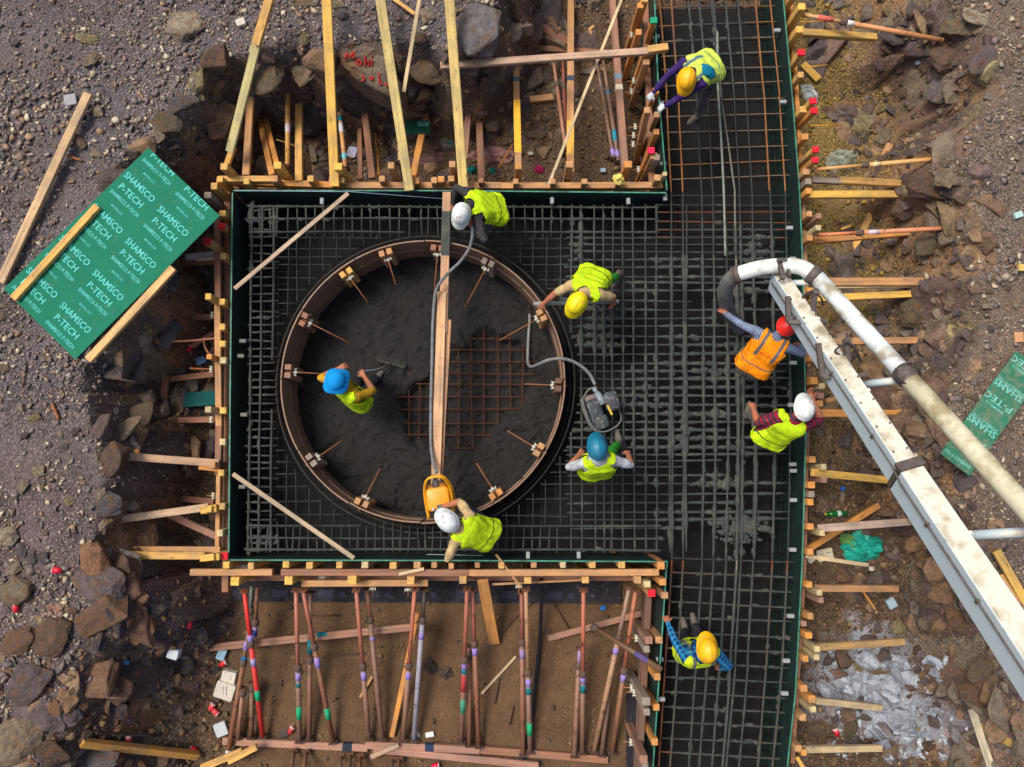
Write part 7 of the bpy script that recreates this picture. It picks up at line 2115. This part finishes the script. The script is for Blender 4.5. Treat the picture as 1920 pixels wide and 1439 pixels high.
        fingers.append(([t0, t0 + (d * .5 + la * .7 + pn * .2).normalized() * .035, t0 + (d * .5 + la * .7 + pn * .2).normalized() * .035 + (d * .8 + la * .25 + pn * .4).normalized() * .035], [.0125, .0115, .009]))
    bo_ = remeshed(body, .0125, 5)
    vo_ = None
    if vest:
        vb = bmesh.new(); g = .017
        for (c0, w0, r0), (c1, w1, r1) in zip(lv[:-2], lv[1:-1]):
            hull_add(vb, [(c0 + rt * w0, r0 + g), (c0 - rt * w0, r0 + g), (c1 + rt * w1, r1 + g), (c1 - rt * w1, r1 + g)])
        hull_add(vb, [(c1 + rt * w1, r1 + g), (c1 - rt * w1, r1 + g), (c1 - sp * .1 + rt * (w1 + .01), r1 + g), (c1 - sp * .1 - rt * (w1 + .01), r1 + g)])
        vo_ = remeshed(vb, .0125, 4)
    PEOPLE.append(dict(label=label, neck=neck, pel=pel, sp=sp, rt=rt, fr=fr, hd=hd, hu=hu, hf=hf, hr=hr, caps=caps, fingers=fingers, bo=bo_, vo=vo_, sh=sh, arms=arms,
                       shirt=shirt, trousers=trousers, vest=vest, helmet=helmet, glove=glove, mark=mark, marks=marks, hat=hat, foot_z=foot_z, boot=pants_boot))

def seg_d(p, a, b, ra, rb):
    a, b = np.array(a), np.array(b); e = b - a
    t = np.clip(((p - a) @ e) / max(e @ e, 1e-9), 0, 1)
    return np.linalg.norm(p - a - t[:, None] * e, axis=1) - (ra + (rb - ra) * t), t
def helmet_mesh(p, hat):
    """safety helmet (or soft round hat) in the head's frame"""
    na, ne = 40, 10
    v = []; f = []
    W, L, H = (.112, .135, .125) if not hat else (.115, .13, .115)
    def pt(az, el):
        c, s = math.cos(el), math.sin(el)
        x, y, z = math.sin(az) * c * W, math.cos(az) * c * L, s * H
        if not hat:
            z += .009 * math.exp(-(x / .018) ** 2) * s + .005 * math.exp(-((abs(x) - .05) / .012) ** 2) * s
        else:
            z += .006 * math.sin(az * 3 + 1) * c
        return x, y, z
    rims = []
    for i in range(na):
        az = 2 * math.pi * i / na
        x, y, _ = pt(az, 0)
        vis = max(0, math.cos(az)) ** 3
        b = (.012 + .055 * vis) if not hat else .05 + .012 * math.sin(az * 4)
        n = Vector((math.sin(az), math.cos(az), 0))
        drop = (.012 + .015 * vis) if not hat else .02
        v.append((x + n.x * b, y + n.y * b, -drop - .004)); v.append((x + n.x * b, y + n.y * b, -drop)); v.append((x * 1.01, y * 1.01, .002))
    for k in range(1, ne):
        for i in range(na): v.append(pt(2 * math.pi * i / na, math.pi / 2 * k / ne))
    v.append((0, 0, H + (.009 if not hat else 0)))
    def id_(k, i):
        i %= na
        return i * 3 + k if k < 3 else na * 3 + (k - 3) * na + i
    for k in range(ne + 1):
        for i in range(na): f.append((id_(k, i), id_(k, i + 1), id_(k + 1, i + 1), id_(k + 1, i)))
    top = len(v) - 1
    for i in range(na): f.append((id_(ne + 1, i), id_(ne + 1, i + 1), top))
    M = Matrix((p['hr'], p['hf'], p['hu'])).transposed().to_4x4(); M.translation = p['hd'] + p['hu'] * .028
    return v, f, M
def finish_people():
    dg = bpy.context.evaluated_depsgraph_get()
    for p in PEOPLE:
        root = thing('person', (p['pel'].x, p['pel'].y, p['foot_z']), p['label'], 'person', 'construction workers')
        ev = p['bo'].evaluated_get(dg); me = bpy.data.meshes.new_from_object(ev)
        nv = len(me.vertices)
        co = np.empty(nv * 3); me.vertices.foreach_get('co', co); co = co.reshape(-1, 3)
        best = np.full(nv, 1e9); reg = np.zeros(nv, int); bc = np.zeros((nv, 3))
        names = ['skin', 'shirt', 'pants', 'boot', 'hand']
        for a, b, ra, rb_, rg in p['caps']:
            d, t = seg_d(co, a, b, ra, rb_)
            m = d < best; best[m] = d[m]; reg[m] = names.index(rg)
            ax = (b - a); L = ax.length; ax = ax.normalized(); o1 = ax.orthogonal().normalized(); o2 = ax.cross(o1)
            rel = co[m] - np.array(a)
            if rg == 'shirt' and L > .35: bc[m] = np.stack([rel @ np.array(p['rt']), rel @ np.array(ax), rel @ np.array(p['fr'])], -1)
            else: bc[m] = np.stack([np.arctan2(rel @ np.array(o2), rel @ np.array(o1)) * .06, rel @ np.array(ax) + (0 if L < .27 else 0), rel @ np.array(o1)], -1)
        # wrinkles in the cloth
        nr = np.empty(nv * 3); me.vertices.foreach_get('normal', nr); nr = nr.reshape(-1, 3)
        wr = .011 * fbm(co[:, 0] * 11 + co[:, 2] * 7, co[:, 1] * 11 - co[:, 2] * 5, 3, 5) * np.isin(reg, (1, 2))
        co = co + nr * wr[:, None]
        verts = [tuple(q) for q in co]
        faces = [tuple(q.vertices) for q in me.polygons]
        rf = [int(np.bincount(reg[list(f)], minlength=5).argmax()) for f in faces]
        bcl = [tuple(q) for q in bc]
        for pts, rad in p['fingers']:
            v, f = tube_geo(pts, rad, 8); b0 = len(verts)
            verts += [tuple(q) for q in v]; faces += [tuple(i + b0 for i in q) for q in f]; rf += [4] * len(f); bcl += [(0, 0, 0)] * len(v)
        for k in (-1, 1):
            e0 = p['hd'] + p['hf'] * .092 + p['hr'] * .033 * k + p['hu'] * .0
            v, f = tube_geo([e0, e0 + p['hf'] * .008], [.011, .006], 8); b0 = len(verts)
            verts += [tuple(q) for q in v]; faces += [tuple(i + b0 for i in q) for q in f]; rf += [5] * len(f); bcl += [(0, 0, 0)] * len(v)
        m2 = mesh_from('body', verts, faces, [SKIN, p['shirt'], p['trousers'], p['boot'], p['glove'] or SKIN, EYE], True)
        m2.polygons.foreach_set('material_index', rf)
        at = m2.attributes.new('bc', 'FLOAT_VECTOR', 'POINT'); at.data.foreach_set('vector', np.array(bcl, np.float32).reshape(-1))
        link('body', m2, root)
        bpy.data.objects.remove(p['bo'])
        if p['vo'] is not None:
            ev = p['vo'].evaluated_get(dg); me = bpy.data.meshes.new_from_object(ev)
            bm = bmesh.new(); bm.from_mesh(me)
            kill = []
            for v in bm.verts:
                c = v.co; rel = c - p['pel']
                vv = rel.dot(p['sp'])
                dead = vv < -.055
                for s in 'RL':
                    a = p['sh'][s]; e = p['arms'][s][0]; ax = (e - a).normalized()
                    q = c - a; t = q.dot(ax)
                    if t > -.04 and (q - ax * t).length < .092: dead = True
                q = c - p['neck']; t = q.dot(p['sp'])
                if (q - p['sp'] * t - p['fr'] * .015).length < .082 and t > -.03: dead = True
                fq = rel.dot(p['fr']); uq = abs(rel.dot(p['rt']))
                if fq > .02 and uq < .02 + .10 * max(0, (vv - .25) / .25) and vv > .05: dead = True    # open front with a V
                if dead: kill.append(v)
            bmesh.ops.delete(bm, geom=kill, context='VERTS')
            bmesh.ops.smooth_vert(bm, verts=[v for v in bm.verts if v.is_boundary], factor=.5, use_axis_x=True, use_axis_y=True, use_axis_z=True)
            bmesh.ops.smooth_vert(bm, verts=[v for v in bm.verts if v.is_boundary], factor=.5, use_axis_x=True, use_axis_y=True, use_axis_z=True)
            cv = np.array([tuple(v.co) for v in bm.verts]); bm.normal_update()
            nn = np.array([tuple(v.normal) for v in bm.verts])
            wv = .010 * fbm(cv[:, 0] * 8 + cv[:, 2] * 6, cv[:, 1] * 8 - cv[:, 2] * 5, 3, 15)
            wv = wv + .016 * (np.clip(1 - np.abs(fbm(cv[:, 0] * 6 + cv[:, 1] * 9 + 3, cv[:, 1] * 4 - cv[:, 2] * 8, 2, 25)) * 3, 0, 1) - .3)
            for v, q in zip(bm.verts, cv + nn * wv[:, None]): v.co = q
            m3 = bpy.data.meshes.new('vest'); bm.to_mesh(m3); bm.free()
            m3.polygons.foreach_set('use_smooth', [True] * len(m3.polygons))
            rel = cv - np.array(p['pel'])
            at = m3.attributes.new('bc', 'FLOAT_VECTOR', 'POINT')
            at.data.foreach_set('vector', np.stack([rel @ np.array(p['rt']), rel @ np.array(p['sp']), rel @ np.array(p['fr'])], -1).astype(np.float32).reshape(-1))
            m3.materials.append(p['vest'])
            vo = link('vest', m3, root)
            sd_ = vo.modifiers.new('thickness', 'SOLIDIFY'); sd_.thickness = .005; sd_.offset = 1
            bpy.data.objects.remove(p['vo'])
        v, f, M = helmet_mesh(p, p['hat'])
        hm = link('helmet' if not p['hat'] else 'hat', mesh_from('helmet', v, f, CLOTH if p['hat'] else HELM, True), root, M, lin(p['helmet']))
        for (x, y, s, c) in p['marks']:
            zz = .125 * math.sqrt(max(.05, 1 - (x / .112) ** 2 - (y / .135) ** 2))
            mb = MB()
            rn = random.Random(int(x * 1e4 + y * 1e5))
            for k in range(4):
                a = rn.uniform(0, 6.28); ox, oy = rn.uniform(-s, s) * .5, rn.uniform(-s, s) * .5
                z1 = .125 * math.sqrt(max(.05, 1 - ((x + ox) / .112) ** 2 - ((y + oy) / .135) ** 2))
                q = Vector((x + ox, y + oy, z1 + .004)); n = Vector(((x + ox) / .112 ** 2, (y + oy) / .135 ** 2, z1 / .125 ** 2)).normalized()
                mb.tube([q - n * .004, q + n * .0035], [s * rn.uniform(.4, .7), s * rn.uniform(.25, .5)], 7)
            o = mb.obj('paint_mark', [CLOTH], hm, True, world_of(hm), lin(c))
LIME = (200, 236, 26)
V_LIME = mk_fabric('lime_vest', LIME, (60, 70, 30), 'hem', rough=.8)
V_LIMEB = mk_fabric('lime_vest_banded', (206, 234, 36), (112, 116, 116), 'bands', rough=.8)
V_PALE = mk_fabric('pale_lime_vest', (216, 238, 96), (96, 128, 140), 'shoulder', rough=.8)
V_ORG = mk_fabric('orange_vest', (255, 150, 6), (110, 104, 102), 'shoulder', rough=.8)
SH_PUR = mk_fabric('purple_sweater', (58, 38, 104))
SH_DK = mk_fabric('dark_striped_shirt', (34, 34, 36), (74, 74, 78), 'stripes', 380)
SH_TAN = mk_fabric('tan_shirt', (196, 172, 124))
SH_BLU = mk_fabric('blue_striped_shirt', (62, 86, 132), (158, 170, 190), 'stripes', 260)
SH_MAR = mk_fabric('maroon_striped_shirt', (156, 26, 52), (64, 58, 74), 'stripes', 90)
SH_MUS = mk_fabric('mustard_shirt', (186, 146, 34))
SH_WHT = mk_fabric('whitish_shirt', (188, 194, 200))
SH_PLD = mk_fabric('blue_plaid_shirt', (20, 54, 116), (44, 148, 196), 'plaid', 90)
TR_DK = mk_fabric('dark_trousers', (46, 46, 52)); TR_GRY = mk_fabric('grey_trousers', (104, 102, 98)); TR_STR = mk_fabric('pinstriped_trousers', (40, 42, 46), (86, 92, 98), 'stripes', 300)
TR_GRN = mk_fabric('green_trousers', (40, 140, 40)); TR_NAV = mk_fabric('navy_trousers', (50, 50, 76)); TR_PUR = mk_fabric('purple_grey_trousers', (84, 78, 84))
dn = (0, 0, -1)
person('worker in a purple sweater and white gloves bending over the top strip wall', (1296, 138, .98), (.32, .26), 215, (1287, 150, 1.1), (262, 22),
       dict(R=(1217, 182, .56), L=(1236, 206, .56)), dict(R=(-.3, .5, .6), L=(.3, -.3, .7)), dict(R=(1322, 150), L=(1304, 226)), (-.6, -.6, .3), SH_PUR, TR_PUR, V_PALE, (244, 182, 8), glove=GLOVE)
person('crouching worker in a dark striped shirt holding the hose at the top wall', (882, 386, .72), (.33, .08), 200, (863, 404, .84), (255, 20),
       dict(R=(850, 384, .32), L=(884, 424, .62)), dict(R=(-.2, .6, .2), L=(.6, -.5, .1)), dict(R=(896, 402), L=(912, 438)), (-.7, -.5, .6), SH_DK, TR_STR, V_LIME, (222, 230, 228), marks=[(.02, .05, .018, (176, 30, 70)), (.015, .075, .012, (176, 30, 70))])
person('worker in a tan shirt and bright yellow helmet holding a pipe with both arms spread', (1096, 548, 1.02), (.16, .28), 250, (1081, 571, 1.12), (238, 20),
       dict(R=(1016, 572, .53), L=(1150, 570, .54)), dict(R=(-.5, .5, .1), L=(.7, .3, .1)), dict(R=(1096, 512), L=(1160, 518)), (-.2, -.8, .2), SH_TAN, TR_GRN, V_LIME, (240, 220, 10), sleeve='short')
person('worker in an orange vest and red helmet guiding the rubber end hose', (1455, 632, 1.10), (-.16, -.30), 62, (1474, 612, 1.2), (40, 14),
       dict(L=(1354, 584, .72), R=(1500, 650, .72)), dict(L=(-.3, -.6, .1), R=(.6, -.4, 0)), dict(L=(1384, 668), R=(1390, 690)), (.5, .6, .2), SH_BLU, TR_GRY, V_ORG, (232, 34, 26))
person('worker in a maroon striped shirt and white helmet raising a hand beside the right wall', (1488, 786, 1.14), (-.14, -.2), 72, (1507, 768, 1.26), (82, 10),
       dict(L=(1412, 766, .72), R=(1524, 750, .92)), dict(L=(-.3, -.7, .1), R=(.8, -.2, -.2)), dict(L=(1396, 770), R=(1448, 808)), (.3, .8, .2), SH_MAR, TR_GRY, V_LIME, (228, 236, 236), marks=[(0, .05, .018, (196, 34, 26)), (.05, .035, .014, (196, 34, 26))], palm=dict(R=(0, .3, 1)), sleeve='short')
person('worker in a mustard shirt and bright blue hat raking concrete inside the round form', (646, 729, .46), (.05, -.09), 55, (633, 717, .58), (60, 8),
       dict(L=(634, 692, .22), R=(683, 706, .16)), dict(L=(-.8, -.1, -.2), R=(.8, -.4, -.2)), dict(L=(668, 716), R=(706, 714)), (.4, .8, .2), SH_MUS, TR_DK, V_LIME, (16, 140, 214), sleeve='short', foot_z=ZF, hat=True)
person('worker in a whitish shirt and teal helmet standing behind the dark vibrator motor', (1124, 864, 1.16), (.02, -.1), 96, (1120, 842, 1.29), (94, 14),
       dict(L=(1086, 853, .72), R=(1178, 853, .72)), dict(L=(-.8, -.6, 0), R=(.8, -.6, 0)), dict(L=(1108, 856), R=(1163, 822)), (.1, .9, .1), SH_WHT, TR_GRN, V_LIME, (14, 116, 146), sleeve='short')
person('crouching worker in a white helmet resting a gloved hand on the yellow motor', (862, 990, .78), (.32, -.12), 140, (841, 978, .9), (142, 12),
       dict(R=(832, 950, .46), L=(846, 1026, .36)), dict(R=(.5, .6, .1), L=(-.3, -.8, .1)), dict(R=(905, 972), L=(898, 1012)), (-.6, .5, .5), SH_TAN, TR_NAV, V_LIME, (226, 234, 236), sleeve='short', glove=GLOVE2, marks=[(.0, .05, .02, (176, 30, 80)), (-.02, .0, .012, (60, 110, 110)), (.03, .06, .012, (176, 30, 80))])
person('worker in a blue plaid shirt and yellow helmet reaching to the lower strip wall', (1318, 1232, 1.16), (.0, -.06), 98, (1325, 1220, 1.28), (92, 4),
       dict(L=(1248, 1160, .62), R=(1352, 1254, .72)), dict(L=(-.4, -.7, .1), R=(.8, -.5, 0)), dict(L=(1282, 1180), R=(1300, 1172)), (.0, .9, .1), SH_PLD, TR_DK, V_LIMEB, (244, 184, 6))
finish_people()
# teal cloth lying on the first worker's shoulder
_p = PEOPLE[0]
_c = _p['sh']['L'] - _p['sp'] * .06 - _p['fr'] * .10 - _p['rt'] * -.06
bm = bmesh.new(); bmesh.ops.create_icosphere(bm, subdivisions=3, radius=1.0)
for v in bm.verts:
    d = v.co.normalized(); k = 1 + .45 * float(fbm(np.array(d.x * 2.4 + 3), np.array(d.y * 2.4 + d.z * 2), 3, 88))
    v.co = _c + _p['rt'] * d.x * .10 * k + _p['sp'] * d.y * .09 * k - _p['fr'] * (.03 + d.z * .045 * k)
me = bpy.data.meshes.new('cloth'); bm.to_mesh(me); bm.free(); me.materials.append(CLOTH)
me.polygons.foreach_set('use_smooth', [True] * len(me.polygons))
tag(link('cloth', me, None, None, lin((10, 112, 140))), 'teal cloth lying on the back of the worker in the purple sweater', 'cloth')

# faded lettering on the back of the orange vest
_p = PEOPLE[3]
_vest = [o for o in bpy.data.objects if o.name.startswith('vest') and o.data.materials[0].name == 'orange_vest'][0]
from mathutils.bvhtree import BVHTree
_bm = bmesh.new(); _bm.from_mesh(_vest.data); _t = BVHTree.FromBMesh(_bm); _bm.free()
_g, _f, _w, _h = text_geo('RCO')
_vs = []
for a, b in _g:
    q = _p['pel'] + _p['sp'] * (.27 + b / _h * .035) + _p['rt'] * (a / _w - .5) * .13 - _p['fr'] * .4
    hit = _t.ray_cast(q, _p['fr'])
    _vs.append((hit[0] if hit[0] is not None else q + _p['fr'] * .27) - _p['fr'] * .009)
link('printed_word', mesh_from('printed_word', _vs, _f, CLOTH), _vest, None, lin((206, 60, 20)))
